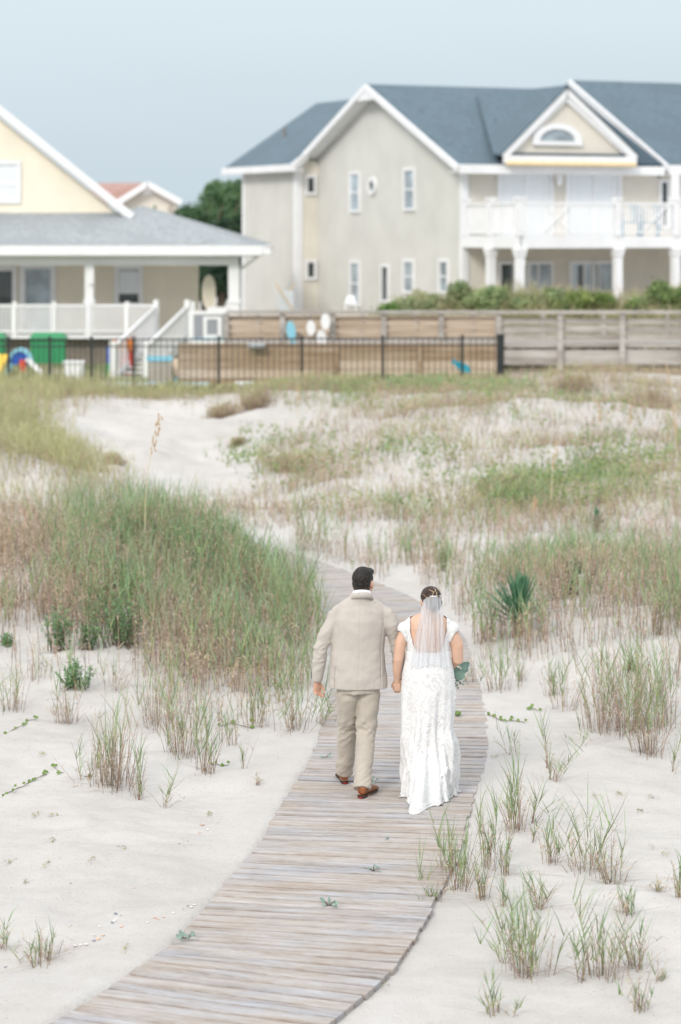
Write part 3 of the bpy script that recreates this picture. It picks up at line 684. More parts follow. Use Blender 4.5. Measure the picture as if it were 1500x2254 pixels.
# ------------------------------------------------------------------ yellow house (left), frontal
def yellow_house():
    YF = 70.0; YW = 73.2
    h = thing('beach_house', 'pale yellow beach house with white porch railing and grey shingle porch roof', 'house', (-6, YW, 1.0))
    def pb(name, x0, y0, x1, y1, Y, dep, m, parent=None): return MB().pbox(x0, y0, x1, y1, Y, dep).build(name, m, parent or h)
    # lower wall
    pb('wall', -420, 560, 437, 770, YW, 0.25, M['yellow_siding'])
    xr = GX(437, YW); K = np.array([-.80, 9.0, 0.0]); zt_ = P(0, 560, YW)[2]
    MB().prism([(xr - .25, YW + .25, .6), (xr, YW + .25, .6), (xr, YW + .25, zt_), (xr - .25, YW + .25, zt_)], K).build('wall', M['yellow_siding'], h)
    # upper gable
    g0 = P(-330, 472, YW); g1 = P(262, 472, YW); gp = P(-70, 200, YW)
    MB().prism([g0, g1, P(-70, 205, YW)], (0, .25, 0)).build('gable_wall', M['yellow_siding'], h)
    # main roof slopes behind the gable
    e_r = P(290, 472, YW - .5); pk = P(-68, 178, YW - .5); e_l = P(-426, 472, YW - .5)
    MB().slab([e_r, e_r + K, pk + K, pk], .12).build('roof_slope', M['grey_roof'], h)
    MB().slab([e_l, pk, pk + K, e_l + K], .12).build('roof_slope', M['grey_roof'], h)
    for q in (P(292, 477, YW - .55), P(-428, 477, YW - .55)):
        pk2 = P(-68, 186, YW - .55)
        MB().bar(q, pk2, .10, .20).build('rake_board', M['white_trim'], h)
        MB().bar(q + np.array([0.0, .3, -.17]), pk2 + np.array([0, .3, -.17]), .52, .06).build('soffit', M['white_trim'], h)
    # porch roof: front slope, right hip
    zt = P(0, 468, YW - .2)[2]; zb = P(0, 542, YF - .4)[2]; xe = GX(573, YF - .4); xt = GX(352, YW)
    MB().slab([(-14, YF - .4, zb), (xe, YF - .4, zb), (xt, YW, zt), (-14, YW, zt)], .08).build('porch_roof', M['grey_roof'], h)
    MB().slab([(xe, YF - .4, zb), (xe, YW + 8, zb), (xt, YW + 5, zt), (xt, YW, zt)], .08).build('porch_roof', M['grey_roof'], h)
    MB().slab([(GX(262, YW), YW + .3, zt), (xt, YW, zt), (xt, YW + 5, zt), (GX(285, YW), YW + 5, zt + .25)], .08).build('porch_roof', M['grey_roof'], h)
    pb('gutter', -420, 541, 577, 562, YF - .52, .12, M['white'])
    MB().box(xe, xe + .10, YF - .38, YW + 7, zb - .26, zb - .01).build('gutter', M['white'], h)
    MB().box(xe + .02, xe + .30, YF - .5, YF - .28, zb - .22, zb - .05).build('gutter_end', M['white'], h)
    MB().box(-14, xe - .02, YF - .38, YW - .01, zb - .30, zb - .26).build('porch_ceiling', M['white'], h)
    pb('porch_beam', -420, 566, 526, 584, YF, .2, M['white'])
    # posts
    for x0, x1 in ((-130, -110), (187, 206), (503, 527)):
        p = pb('porch_post', x0, 584, x1, 745, YF + .01, .25, M['white'])
        pb('post_collar', x0 - 3, 660, x1 + 3, 668, YF - .02, .31, M['white'], p)
    b = pb('porch_lamp', 196, 592, 207, 625, YF - .09, .09, M['white'])
    # downspout
    MB().bar(P(574, 560, YF - .45), P(531, 592, YF + .2), .06, .06).build('downspout', M['white'], h)
    MB().bar(P(531, 592, YF + .2), P(531, 740, YF + .2), .06, .06, up=(1, 0, 0)).build('downspout', M['white'], h)
    # windows: upper, lower
    ex, nf = np.array([1., 0, 0]), np.array([0, -1., 0])
    def w(x0, y0, x1, y1, g, **k):
        a = P(x0, y1, YW); bq = P(x1, y0, YW); return window(h, a, ex, nf, bq[0] - a[0], bq[2] - a[2], g, **k)
    w(-70, 362, 39, 440, M['curtain'], rails=(0.42,), fw=.11)
    w(-70, 596, 28, 734, M['glass_dark'], rails=(), mull=(0.5,), fw=.13, name='patio_door'); w(56, 592, 112, 734, M['glass_mid'], rails=(), fw=.16, name='patio_door')
    w(262, 594, 306, 666, M['glass_dark'], rails=(0.30,), fw=.13)
    MB().bb(P(262, 666, YW), ex, nf, .004, .6, .0125, .022, .32, .96).build('window_blind', M['curtain'], h)
    # deck floor, skirt, railing
    pb('deck_floor', -420, 738, 527, 746, YF - .05, 3.3, M['white'])
    sk = pb('deck_skirt', -420, 747, 520, 806, YF + .3, .08, M['joist'])
    sz0 = 690
    for i, px in enumerate((-205, -118, 32, 119, 196, 280, 344, 424)):
        pb('railing_post', px - 5, 664, px + 5, 738, YF - .06, .12, M['white'])
    prev = -205
    for px in (-118, 32, 119, 196, 280, 344):
        pb('railing', prev + 5, 670, px - 5, 676, YF - .05, .09, M['white'])
        pb('railing', prev + 5, 728, px - 5, 732, YF - .04, .06, M['white'])
        bb = MB(); x = prev + 11
        while x < px - 6: bb.pbox(x - 2.3, 676, x + 2.3, 728, YF - .03, .04); x += 8.3
        bb.build('baluster', M['white'], h)['kind'] = 'stuff'; prev = px
    # closed panel behind the stairs on the right of the deck
    pb('railing', 455, 676, 505, 684, YF - .05, .09, M['white'])
    # stairs coming down towards the left front
    stt = MB()
    T0 = P(378, 745, YF - .05); T1 = P(284, 840, YF - 3.4)
    n = 9; st = []
    for i in range(n):
        f = (i + 1) / n; c = T0 * (1 - f) + T1 * f
        st.append(MB().box(c[0] - .42, c[0] + .42, c[1] - .18, c[1] + .16, c[2] - .04, c[2]).build('stair_tread', M['white'], h))
    for s in (-.45, .45):
        off = np.array([s, 0, 0])
        MB().bar(T0 + off, T1 + off, .05, .26).build('stair_stringer', M['white'], h)
        MB().bar(T0 + off + [0, 0, .92], T1 + off + [0, 0, .92], .09, .07).build('stair_handrail', M['white'], h)
        for f in (0.0, 1.0):
            c = T0 * (1 - f) + T1 * f + off; MB().box(c[0] - .075, c[0] + .075, c[1] - .07, c[1] + .07, c[2] - .3 * f, c[2] + 1.12).build('stair_post', M['white'], h)
        for i in range(1, 26):
            f = i / 26.0; c = T0 * (1 - f) + T1 * f + off; stt.bar(c + [0, 0, .12], c + [0, 0, .90], .035, .035, up=(1, 0, 0))
    stt.build('baluster', M['white'], h)['kind'] = 'stuff'
    return h
yellow_house()

# ------------------------------------------------------------------ small far house with the red roof, and the trees between
def far_house():
    Y = 135.0
    h = thing('far_house', 'distant low house with faded red roof behind green trees', 'house', P(300, 470, Y))
    a, b = P(205, 410, Y), P(330, 402, Y)
    MB().prism([P(325, 405, Y), P(262, 442, Y), P(262, 500, Y), P(392, 500, Y), P(392, 442, Y)], (0, .3, 0)).build('wall', M['beige_siding'], h)
    MB().slab([P(180, 442, Y - .6), P(258, 446, Y - .6), P(325, 402, Y - .3), P(210, 403, Y + 3.5)], .15).build('roof_slope', M['red_roof'], h)
    MB().slab([P(325, 402, Y - .3), P(398, 444, Y - .6), P(398, 444, Y + 8), P(325, 402, Y + 8)], .15).build('roof_slope', M['red_roof'], h)
    MB().bar(P(256, 448, Y - .65), P(325, 405, Y - .65), .12, .3).build('rake_board', M['white_trim'], h)
    MB().bar(P(325, 405, Y - .65), P(399, 446, Y - .65), .12, .3).build('rake_board', M['white_trim'], h)
    MB().prism([P(325, 412, Y - .1), P(310, 428, Y - .1), P(340, 428, Y - .1)], (0, .08, 0)).build('gable_vent', M['white'], h)
    return h
far_house()

def leaf_cloud(blobs, n, size, c0, c1, seed, name, m, parent, ysq=1.0, sprig=0.35):
    """many small leaf faces inside lumpy ellipsoids, denser near the skin"""
    r = np.random.default_rng(seed); Vs, Cs = [], []
    w = np.array([b[3] * b[5] for b in blobs]); w = w / w.sum()
    for b, ww in zip(blobs, w):
        k = int(n * ww); d = r.normal(size=(k, 3)); d /= np.linalg.norm(d, axis=1)[:, None]
        lump = 0.72 + 0.5 * fbm(d[:, 0] * 2.3 + b[0] * 3 + 9, d[:, 2] * 2.3 + d[:, 1] * 1.7 + 9, seed, 3)
        rad = r.uniform(0.25, 1, k) ** 0.45 * lump * (1 + sprig * (r.random(k) < 0.05) * r.random(k))
        p = np.stack([b[0] + d[:, 0] * b[3] * rad, b[1] + d[:, 1] * b[4] * rad, b[2] + d[:, 2] * b[5] * rad], 1)
        nrm = r.normal(size=(k, 3)) + d * 0.8 + [0, 0, 0.4]; nrm /= np.linalg.norm(nrm, axis=1)[:, None]
        a = np.cross(nrm, r.normal(size=(k, 3))); a /= np.linalg.norm(a, axis=1)[:, None]; bb = np.cross(nrm, a)
        s = size * r.uniform(0.6, 1.4, k)[:, None]
        q = np.stack([p - a * s * .5, p + bb * s * .28, p + a * s * .5, p - bb * s * .28], 1); Vs.append(q.reshape(-1, 3))
        t = np.clip(fbm(p[:, 0] / max(b[3], .3) * 2.6, p[:, 2] / max(b[3], .3) * 2.6, seed + 5, 2) * 1.5 - .25 + r.normal(0, .12, k), 0, 1)[:, None]
        c = np.array(c0) * (1 - t) + np.array(c1) * t; Cs.append(np.repeat(c, 4, axis=0))
    V = np.concatenate(Vs); C = np.concatenate(Cs); Q = np.arange(len(V)).reshape(-1, 4)
    return link(name, quick_mesh(name, V, Q, C), m, parent)

def tree(px, top, ybase, Y, w, label, c0, c1, seed, n=9000):
    base = P(px, ybase, Y); tz = P(px, top, Y)[2]; h = tz - 0.6; base[2] = 0.6
    t = thing('tree', label, 'tree', base, 'trees between the two houses')
    rr = random.Random(seed); tr = MB(); p0 = base.copy(); lean = rr.uniform(-.3, .3)
    tr.tube([p0, p0 + [lean * .4, 0, h * .25], p0 + [lean, 0, h * .55]], [.2, .15, .1], 8)
    for k in range(6):
        a = rr.uniform(0, 6.28); s = p0 + [lean * .7, 0, h * rr.uniform(.3, .5)]
        tr.tube([s, s + np.array([math.cos(a) * w * .25, math.sin(a) * w * .2, h * .15]), s + np.array([math.cos(a) * w * .45, math.sin(a) * w * .4, h * .38])], [.08, .055, .02], 6)
    tr.build('trunk', M['bark'], t, True)
    blobs = []
    for k in range(11):
        a = rr.uniform(0, 6.28); q = rr.uniform(0, .42) * w; zz = rr.uniform(.28, .86) * h; s = (1 - abs(zz / h - .5) * .7)
        blobs.append((base[0] + math.cos(a) * q, base[1] + math.sin(a) * q, .6 + zz, w * .26 * s, w * .26 * s, h * .13 * rr.uniform(.8, 1.2)))
    leaf_cloud(blobs, n, .20, c0, c1, seed, 'crown', M['leaf'], t)
def far_wood():
    r = random.Random(77); bl = []
    for k in range(46):
        x = -125 + k * 4.6 + r.uniform(-1.5, 1.5); h_ = r.uniform(3.6, 5.6); bl.append((x, 165 + r.uniform(-6, 6), h_ * .5, 3.6, 3.0, h_ * .5))
    o = leaf_cloud(bl, 60000, .55, (.075, .15, .075), (.20, .31, .15), 78, 'far_wood', M['leaf'], None, sprig=.2); tag(o, 'low dark green belt of trees far behind the houses', 'trees', kind='stuff')
far_wood()
g0, g1 = (0.075, 0.15, 0.075), (0.21, 0.33, 0.16)
tree(455, 398, 640, 97, 3.3, 'bushy dark green tree standing left of the grey house wall', g0, g1, 1, 14000)
tree(515, 396, 640, 99, 3.4, 'dark green tree partly behind the grey house corner', g0, g1, 2, 14000)
tree(400, 440, 650, 96, 2.6, 'lower green tree right of the distant red-roofed house', g0, (0.12, 0.21, 0.09), 3, 9000)
tree(292, 452, 650, 112, 2.6, 'small dark tree hugging the yellow house gable end', g0, (0.12, 0.21, 0.09), 6, 8000)
tree(320, 446, 650, 104, 2.6, 'small green tree in front of the distant red-roofed house', g0, (0.11, 0.20, 0.09), 4, 8000)
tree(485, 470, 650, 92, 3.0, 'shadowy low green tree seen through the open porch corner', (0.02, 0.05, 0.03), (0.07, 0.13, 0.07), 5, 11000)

# ------------------------------------------------------------------ raised wooden walkway with rail fences
def rail_fence():
    YN, YB = 61.5, 64.0
    h = thing('wooden_rail_fence', 'long weathered wooden walkway fence of horizontal boards behind the black iron fence', 'fence', P(1100, 800, YN))
    xs = [498, 622, 733, 845, 972, 1098, 1234, 1371, 1508, 1645]
    for x in xs:
        MB().pbox(x - 6, 690, x + 6, 815, YN, .13).build('post', M['fence_wood'], h)
    for x in (568, 680, 795, 915, 1040, 1196, 1330, 1470, 1600):
        MB().pbox(x - 4, 692, x + 4, 800, YB, .10).build('post', M['fence_wood'], h)
    for i, (x0, x1) in enumerate(zip(xs[:-1], xs[1:])):
        left = x1 <= 1100
        MB().pbox(x0, 684, x1 - .4, 691, YN - .06, .22).build('cap_rail', M['fence_wood'], h)
        rows = [(697, 709), (713, 726), (730, 742), (744, 750)] if left else [(701, 712), (718, 730), (737, 748), (756, 764), (770, 803)]
        for k, (y0, y1) in enumerate(rows):
            dz = ((i * 7 + k * 3) % 5 - 2) * .4
            Y = YN + .135 if not left else YN + .14
            MB().pbox(x0 + 5, y0 + dz, x1 - 5, y1 + dz, Y, .03).build('rail_board', M['tan_wood'] if left and k < 3 else M['fence_wood'], h)
        if left:      # far row of boards closes the gaps
            for k, (y0, y1) in enumerate([(694, 706), (707, 719), (720, 732), (733, 746)]):
                MB().pbox(x0 + 1, y0, x1 - 1, y1, YB + .12, .03).build('far_rail_board', M['tan_wood'], h)
        else:
            for k, (y0, y1) in enumerate([(706, 714), (726, 734), (746, 753)]):
                MB().pbox(x0 + 1, y0, x1 - 1, y1, YB + .12, .03).build('far_rail_board', M['fence_wood'], h)
    MB().box(GX(498, YN), GX(1645, YN), YN + .18, YB, P(0, 762, YN)[2], P(0, 758, YN)[2]).build('deck', M['fence_wood'], h)
rail_fence()
def retaining_wall():
    Y = 60.6
    h = thing('board_retaining_wall', 'low brown stained board wall behind the black iron fence', 'wall', P(700, 850, Y))
    for k, (y0, y1, m) in enumerate([(756, 774, 'brown_wood'), (775, 793, 'brown_wood'), (794, 812, 'tan_wood'), (813, 832, 'tan_wood'), (833, 866, 'brown_wood')]):
        for x0, x1 in ((392, 560), (561, 742), (743, 925), (926, 1108)):
            mm = m
            if k == 2 and x0 < 700: mm = 'brown_wood'
            MB().pbox(x0, y0, x1, y1, Y + (k % 2) * .012, .05).build('board', M[mm], h)
    for x in (742, 925): MB().pbox(x - 4, 755, x + 4, 866, Y - .07, .06).build('post', M['brown_wood'], h)
retaining_wall()

def iron_fence():
    YI = 57.0
    h = thing('iron_fence', 'black iron picket fence round the play yard', 'fence', P(700, 860, YI))
    posts = [-160, -70, 20, 110, 202, 295, 482, 665, 843, 1018]
    zt = P(0, 745, YI)[2]; zt2 = P(0, 742, YI)[2]
    def top(px): return zt + (zt2 - zt) * np.clip((px - 295) / 800, 0, 1)
    def bot(px):
        X = GX(px, YI); return max(.30, float(ground_z(np.array([X]), np.array([YI]))[0]) + .03)
    for p in posts:
        x = GX(p, YI); z = top(p)
        MB().box(x - .032, x + .032, YI - .03, YI + .03, 0.0, z + .03).box(x - .042, x + .042, YI - .042, YI + .042, z + .031, z + .05).build('post', M['black_iron'], h)
    x = GX(1102, YI); MB().box(x - .085, x + .085, YI - .08, YI + .08, .2, zt2 + .03).box(x - .10, x + .10, YI - .10, YI + .10, zt2 + .031, zt2 + .07).build('gate_post', M['black_iron'], h)
    allp = posts + [1102]
    for a, b in zip(allp[:-1], allp[1:]):
        xa, xb = GX(a, YI) + .034, GX(b, YI) - (.034 if b != 1102 else .087)
        for dz, zz in ((-.02, None), (-.19, None)):
            MB().box(xa, xb, YI - .013, YI + .013, top(a) + dz - .015, top(a) + dz + .015).build('rail', M['black_iron'], h)
        zb = min(bot(a), bot(b)) + .10; MB().box(xa, xb, YI - .013, YI + .013, zb, zb + .03).build('rail', M['black_iron'], h)
    pk = MB().box(-.0085, .0085, -.0085, .0085, -1.40, 0); me = mk_mesh('picket', pk.V, pk.F); me.materials.append(M['black_iron'])
    px = -165.0
    while px < 1096:
        if min(abs(px - p) for p in allp) > 5:
            o = bpy.data.objects.new('picket', me); o.parent = h; col.objects.link(o)
            o.location = (GX(px, YI) - h.location.x, 0.0, top(px) + .012 - h.location.z)
        px += 13.1 if px > 295 else 11.4
iron_fence()

# ------------------------------------------------------------------ yard: lawn toys, furniture, pool, basketball goal
def col_mat(name, c, r=0.45): M[name] = mat(name, c, r, .06, 4)
col_mat('green_plastic', (0.03, 0.26, 0.11)); col_mat('red_plastic', (0.72, 0.09, 0.05)); col_mat('blue_plastic', (0.03, 0.10, 0.45))
col_mat('yellow_plastic', (0.80, 0.50, 0.06)); col_mat('light_blue', (0.25, 0.55, 0.68)); col_mat('teal', (0.02, 0.32, 0.45)); col_mat('board_grey', (0.30, 0.31, 0.34)); col_mat('pale_grey', (0.55, 0.58, 0.60))
col_mat('wicker', (0.40, 0.36, 0.31)); col_mat('orange_plastic', (0.78, 0.25, 0.06)); col_mat('cream', (0.68, 0.62, 0.50)); col_mat('pool_blue', (0.42, 0.62, 0.72)); col_mat('dark_void', (0.05, 0.04, 0.035))
col_mat('navy', (0.03, 0.05, 0.16)); col_mat('tan_canvas', (0.55, 0.44, 0.32), .8)

def lawn():
    xs = np.linspace(-16, GX(1105, 59), 80); ys = np.linspace(57.6, 72, 50); Xg, Yg = np.meshgrid(xs, ys); Z = ground_z(Xg, Yg) + .06 * sst(57.6, 58.3, Yg) - .01
    n = 80; i = (np.arange(79)[None, :] + np.arange(49)[:, None] * n).ravel(); me = quick_mesh('lawn', np.stack([Xg.ravel(), Yg.ravel(), Z.ravel()], 1), np.stack([i, i + 1, i + n + 1, i + n], 1), smooth=True)
    m, nt, b = new_mat('patchy_lawn'); nz = noise_node(nt, 1.4, 5); r = ramp_node(nt, nz.outputs['Fac'], [(.35, (.13, .17, .07)), (.55, (.24, .25, .13)), (.7, (.38, .34, .26))]); nt.links.new(r.outputs[0], b.inputs['Base Color']); b.inputs['Roughness'].default_value = .95
    me.materials.append(m); o = bpy.data.objects.new('lawn', me); col.objects.link(o); o['kind'] = 'structure'
lawn()
def basketball():
    Y = 66.0
    t = thing('basketball_goal', 'white framed portable basketball backboard with net beside the porch stairs', 'basketball hoop', P(466, 850, Y))
    fr = MB(); fr.pbox(415, 684, 518, 692, Y, .06); fr.pbox(415, 748, 518, 758, Y, .06); fr.pbox(415, 692, 426, 748, Y, .06); fr.pbox(507, 692, 518, 748, Y, .06); fr.build('backboard_frame', M['white'], t)
    MB().pbox(427, 693, 506, 747, Y + .02, .02).build('backboard', M['board_grey'], t)
    sq = MB(); sq.pbox(448, 697, 488, 703, Y - .01, .025); sq.pbox(448, 737, 488, 744, Y - .01, .025); sq.pbox(448, 703, 456, 737, Y - .01, .025); sq.pbox(480, 703, 488, 737, Y - .01, .025); sq.build('target_square', M['white'], t)
    MB().pbox(424, 744, 510, 748.5, Y - .015, .03).build('blue_strip', M['light_blue'], t)
    r = MB(); c = P(454, 762, Y - .35); A = np.linspace(0, 2 * math.pi, 20, endpoint=False)
    for a0, a1 in zip(A, np.roll(A, -1)): r.bar(c + .22 * np.array([math.cos(a0), math.sin(a0), 0]), c + .22 * np.array([math.cos(a1), math.sin(a1), 0]), .02, .02)
    r.build('rim', M['light_blue'], t)
    n = MB(); 
    for a in A:
        for s in (-1, 1):
            n.bar(c + .22 * np.array([math.cos(a), math.sin(a), -.02]), c + np.array([.14 * math.cos(a + s * .5), .14 * math.sin(a + s * .5), -.40]), .018, .018)
    n.build('net', M['white'], t)
    MB().pbox(478, 758, 492, 862, Y + .3, .12).build('pole', M['white'], t)
    MB().bar(P(485, 770, Y + .36), P(466, 740, Y + .04), .06, .06).build('arm', M['white'], t)
basketball()

def surfboard():
    Y = 71.0; c = P(460, 643, Y); t = None
    prof = [(z, .20 * math.sqrt(max(0, 1 - abs(2 * z - 1.0) ** 2.4))) for z in np.linspace(0, 1, 16)]
    L = 1.02; V = []; 
    mb = MB(); fr = [(c[0] - x, c[1], c[2] - L / 2 + z * L) for z, x in prof] + [(c[0] + x, c[1], c[2] - L / 2 + z * L) for z, x in reversed(prof[1:-1])]
    mb.prism(fr, (0, .06, 0)); o = mb.build('surfboard', M['cream'], None); rebase(o)
    tag(o, 'cream surfboard standing upright in the open corner of the yellow house porch', 'surfboard')
surfboard()

def bins():
    for (x0, x1, lab) in ((-62, 14, 'green plastic storage lid at the left edge behind the fence'), (62, 147, 'green plastic storage bin under the white porch railing')):
        Y = 66.5; t = thing('storage_bin', lab, 'bin', P((x0 + x1) / 2, 800, Y), 'green bins in the yard')
        MB().pbox(x0 + 5, 748, x1 - 5, 800, Y, .5).build('body', M['green_plastic'], t)
        l = MB(); a, b = P(x0, 748, Y - .06), P(x1, 733, Y - .06); l.hexa([(a[0], a[1], a[2]), (b[0], a[1], a[2]), (b[0], a[1] + .6, a[2]), (a[0], a[1] + .6, a[2]), (a[0] + .12, a[1] + .1, b[2]), (b[0] - .12, a[1] + .1, b[2]), (b[0] - .12, a[1] + .5, b[2]), (a[0] + .12, a[1] + .5, b[2])]); l.build('lid', M['green_plastic'], t)
bins()
def yard():
    Y = 62.0
    # blue round toy with coloured arms
    t = thing('play_ride_toy', 'light blue arched toddler toy with blue and red middle and splayed legs', 'toy', P(45, 835, Y))
    for r0, r1, m, dy in ((1.0, .78, 'light_blue', 0), (.76, .1, 'blue_plastic', .05)):
        mb = MB(); R = 27 * Y / F; c = P(44, 800, Y + dy)
        A = np.linspace(-.2, math.pi + .2, 16)
        for a0, a1 in zip(A[:-1], A[1:]):
            mb.prism([c + R * np.array([r1 * math.cos(a0), 0, r1 * 1.25 * math.sin(a0)]), c + R * np.array([r0 * math.cos(a0), 0, r0 * 1.25 * math.sin(a0)]), c + R * np.array([r0 * math.cos(a1), 0, r0 * 1.25 * math.sin(a1)]), c + R * np.array([r1 * math.cos(a1), 0, r1 * 1.25 * math.sin(a1)])], (0, .3, 0))
        mb.build('arch' if m == 'light_blue' else 'panel', M[m], t)
    MB().bar(P(60, 790, Y - .05), P(96, 826, Y - .2), .09, .1).build('leg', M['white'], t); MB().bar(P(26, 800, Y - .05), P(12, 830, Y - .1), .09, .1).build('leg', M['light_blue'], t)
    MB().pbox(44, 792, 56, 822, Y - .08, .07).build('seat', M['red_plastic'], t)
    t = thing('toy_slide', 'small yellow plastic slide at the far left behind the fence', 'toy', P(4, 835, Y))
    MB().bar(P(6, 782, Y + .5), P(-14, 832, Y - .2), .3, .06).build('chute', M['yellow_plastic'], t); MB().pbox(-2, 782, 10, 830, Y + .5, .06).build('ladder', M['yellow_plastic'], t)
    # red-blue-yellow play house left of the stairs foot
    t = thing('toy_playhouse', 'red, blue and yellow plastic climbing toy at the foot of the white stairs', 'toy', P(262, 842, 67.5)); Y = 67.2
    MB().pbox(236, 762, 250, 818, Y + .6, .3).build('side_panel', M['blue_plastic'], t); MB().pbox(233, 800, 248, 836, Y + .55, .04).build('corner_post', M['green_plastic'], t)
    MB().prism([P(247, 748, Y + .5), P(290, 745, Y + .5), P(294, 770, Y + .5), P(247, 772, Y + .5)], (0, .4, 0)).build('roof', M['orange_plastic'], t)
    MB().pbox(262, 773, 292, 826, Y + .62, .2).build('back_panel', M['red_plastic'], t)
    MB().prism([P(248, 800, Y + .3), P(260, 812, Y + .3), P(256, 842, Y + .3), P(233, 842, Y + .3)], (0, .25, 0)).build('slide', M['yellow_plastic'], t)
    # white stool/bucket
    Y = 62.0
    t = thing('storage_cube', 'white slatted box standing in the yard grass left of the toys', 'box', P(161, 838, Y))
    MB().pbox(141, 800, 181, 840, Y, .5).build('body', M['white'], t); MB().pbox(138, 796, 184, 800.5, Y - .04, .58).build('lid', M['white'], t)
    # wicker chairs with blue towels
    for k, (x0, x1, lab) in enumerate(((326, 378, 'wicker patio chair with pale blue towel, left of the two behind the fence'), (456, 512, 'wicker patio chair with pale blue towel, right of the two behind the fence'))):
        t = thing('patio_chair', lab, 'chair', P((x0 + x1) / 2, 850, Y - 1), 'wicker patio chairs behind the fence')
        MB().pbox(x0, 790, x1, 846, Y - 1, .07).build('backrest', M['wicker'], t)
        MB().pbox(x0, 822, x1, 828, Y - .92, .5).build('seat', M['wicker'], t)
        for x in (x0, x1 - 5): MB().pbox(x, 846.5, x + 5, 866, Y - 1, .06).build('leg', M['wicker'], t); MB().pbox(x, 806, x + 5, 811, Y - .92, .55).build('armrest', M['wicker'], t)
        tw = MB().pbox(x0 - 3, 784, x1 + 2, 795, Y - 1.03, .14).build('towel', M['light_blue'], None); rebase(tw)
        tag(tw, 'pale blue towel over the ' + ('left' if k == 0 else 'right') + ' wicker chair back behind the fence', 'towel', 'towels on the patio chairs')
    # white plastic lounge chair and low table between them
    t = thing('folding_chair', 'small white folding chair with blue cushion between the two wicker chairs', 'chair', P(420, 850, Y - .8))
    MB().pbox(402, 828, 444, 833, Y - .8, .45).build('seat', M['white'], t); MB().pbox(380, 832, 398, 843, Y - .8, .4).build('cushion', M['light_blue'], t)
    for x in (404, 438): MB().pbox(x, 833.5, x + 4, 862, Y - .78, .05).build('leg', M['white'], t)
    MB().bar(P(400, 828, Y - .5), P(378, 790, Y - .2), .4, .04).build('backrest', M['tan_canvas'], t)
    # pool: raised rim and water
    t = thing('garden_pool', 'low white and blue pool rim seen through the iron fence', 'pool', P(330, 880, 59.0))
    zt = P(0, 850, 58.6)[2]; zb = .3
    rim = MB(); x0, x1 = GX(208, 58.6), GX(455, 58.6)
    rim.box(x0, x1, 58.5, 58.7, zb, zt); rim.box(x0, x1, 60.0, 60.2, zb, zt); rim.box(x0, x0 + .2, 58.7, 60.0, zb, zt); rim.box(x1 - .2, x1, 58.7, 60.0, zb, zt)
    rim.build('rim', M['pool_blue'], t); MB().box(x0 + .2, x1 - .2, 58.7, 60.0, zb, zt - .08).build('water', M['light_blue'], t)
    MB().box(x0 - .03, x1 + .03, 58.46, 58.74, zt + .001, zt + .05).build('coping', M['white'], t)
    # white storage boxes right of the chairs
    for x0, x1, y0, m, lab in ((518, 556, 842, 'white', 'white ribbed plastic crate at the right end of the pool'), (562, 592, 850, 'pool_blue', 'pale blue plastic tub right of the white crate')):
        t = thing('plastic_crate', lab, 'crate', P((x0 + x1) / 2, 876, 59))
        MB().pbox(x0, y0 + 3, x1, 878, 59, .4).build('body', M[m], t); MB().pbox(x0 - 1.5, y0, x1 + 1.5, y0 + 3, 58.96, .48).build('rim', M[m], t)
        for k in range(4): xx = x0 + 5 + k * (x1 - x0 - 10) / 3; MB().pbox(xx - 1.2, y0 + 5, xx + 1.2, 877, 58.97, .03).build('rib', M[m], t)
    # white trays on the wall, blue pool toy, ornaments on the fence
    o = MB().pbox(546, 757, 583, 765, 60.3, .25).build('tray', M['pale_grey']); rebase(o); tag(o, 'pale tray lying on top of the brown board wall', 'tray')
    def fish(px, py, L, W, ang, m, lab, Y, cat='ornament', name='fish_ornament', grp=None):
        c = P(px, py, Y); s = Y / F; t = thing(name, lab, cat, c, grp); A = np.linspace(0, 2 * math.pi, 14, endpoint=False)
        ca, sa = math.cos(ang), math.sin(ang)
        f = lambda x, z: c + np.array([x * ca - z * sa, 0, x * sa + z * ca]) * s
        MB().prism([f(L / 2 * math.cos(a), W / 2 * math.sin(a)) for a in A], (0, .05, 0)).build('body', m, t)
        if name == 'fish_ornament': MB().prism([f(-L * .42, 0), f(-L * .66, W * .45), f(-L * .66, -W * .45)], (0, .04, 0)).build('tail', m, t)
    fish(641, 728, 44, 21, math.radians(98), M['light_blue'], 'pale blue wooden fish hung upright on the fence boards', 61.3)
    fish(685, 722, 34, 20, math.radians(92), M['white'], 'white oval float left of three hung on the fence boards', 61.3, 'float', 'buoy', 'white floats on the fence')
    fish(717, 708, 36, 21, math.radians(92), M['white'], 'white oval float hung highest beside the fence post', 61.2, 'float', 'buoy', 'white floats on the fence')
    fish(708, 744, 36, 22, math.radians(94), M['white'], 'white oval float hung lowest of three on the fence boards', 61.3, 'float', 'buoy', 'white floats on the fence')
    fish(1019, 808, 40, 18, math.radians(-30), M['teal'], 'turquoise wooden fish leaning behind the iron fence by the gate post', 58.5)
    # deck chairs behind the walkway by the grey wall
    for px, lab in ((628, 'blue-grey sling beach chair against the grey wall behind the fence'),):
        t = thing('sling_chair', lab, 'chair', P(px, 690, 66)); Y = 66
        MB().pbox(613, 640, 646, 690, Y, .05).build('sling', M['pale_grey'], t)
        MB().bar(P(606, 622, Y - .03), P(650, 690, Y - .03), .05, .05).build('frame_rail', M['tan_canvas'], t); MB().bar(P(650, 622, Y + .08), P(608, 690, Y + .08), .05, .05).build('frame_rail', M['tan_canvas'], t)
    t = thing('garden_chair', 'white plastic garden chair behind the fence under the grey gable wall', 'chair', P(772, 690, 66)); Y = 66
    MB().pbox(758, 664, 786, 670, Y - .3, .4).build('seat', M['white'], t); MB().prism([P(762, 664, Y), P(764, 650, Y), P(780, 650, Y), P(783, 664, Y)], (0, .05, 0)).build('backrest', M['white'], t)
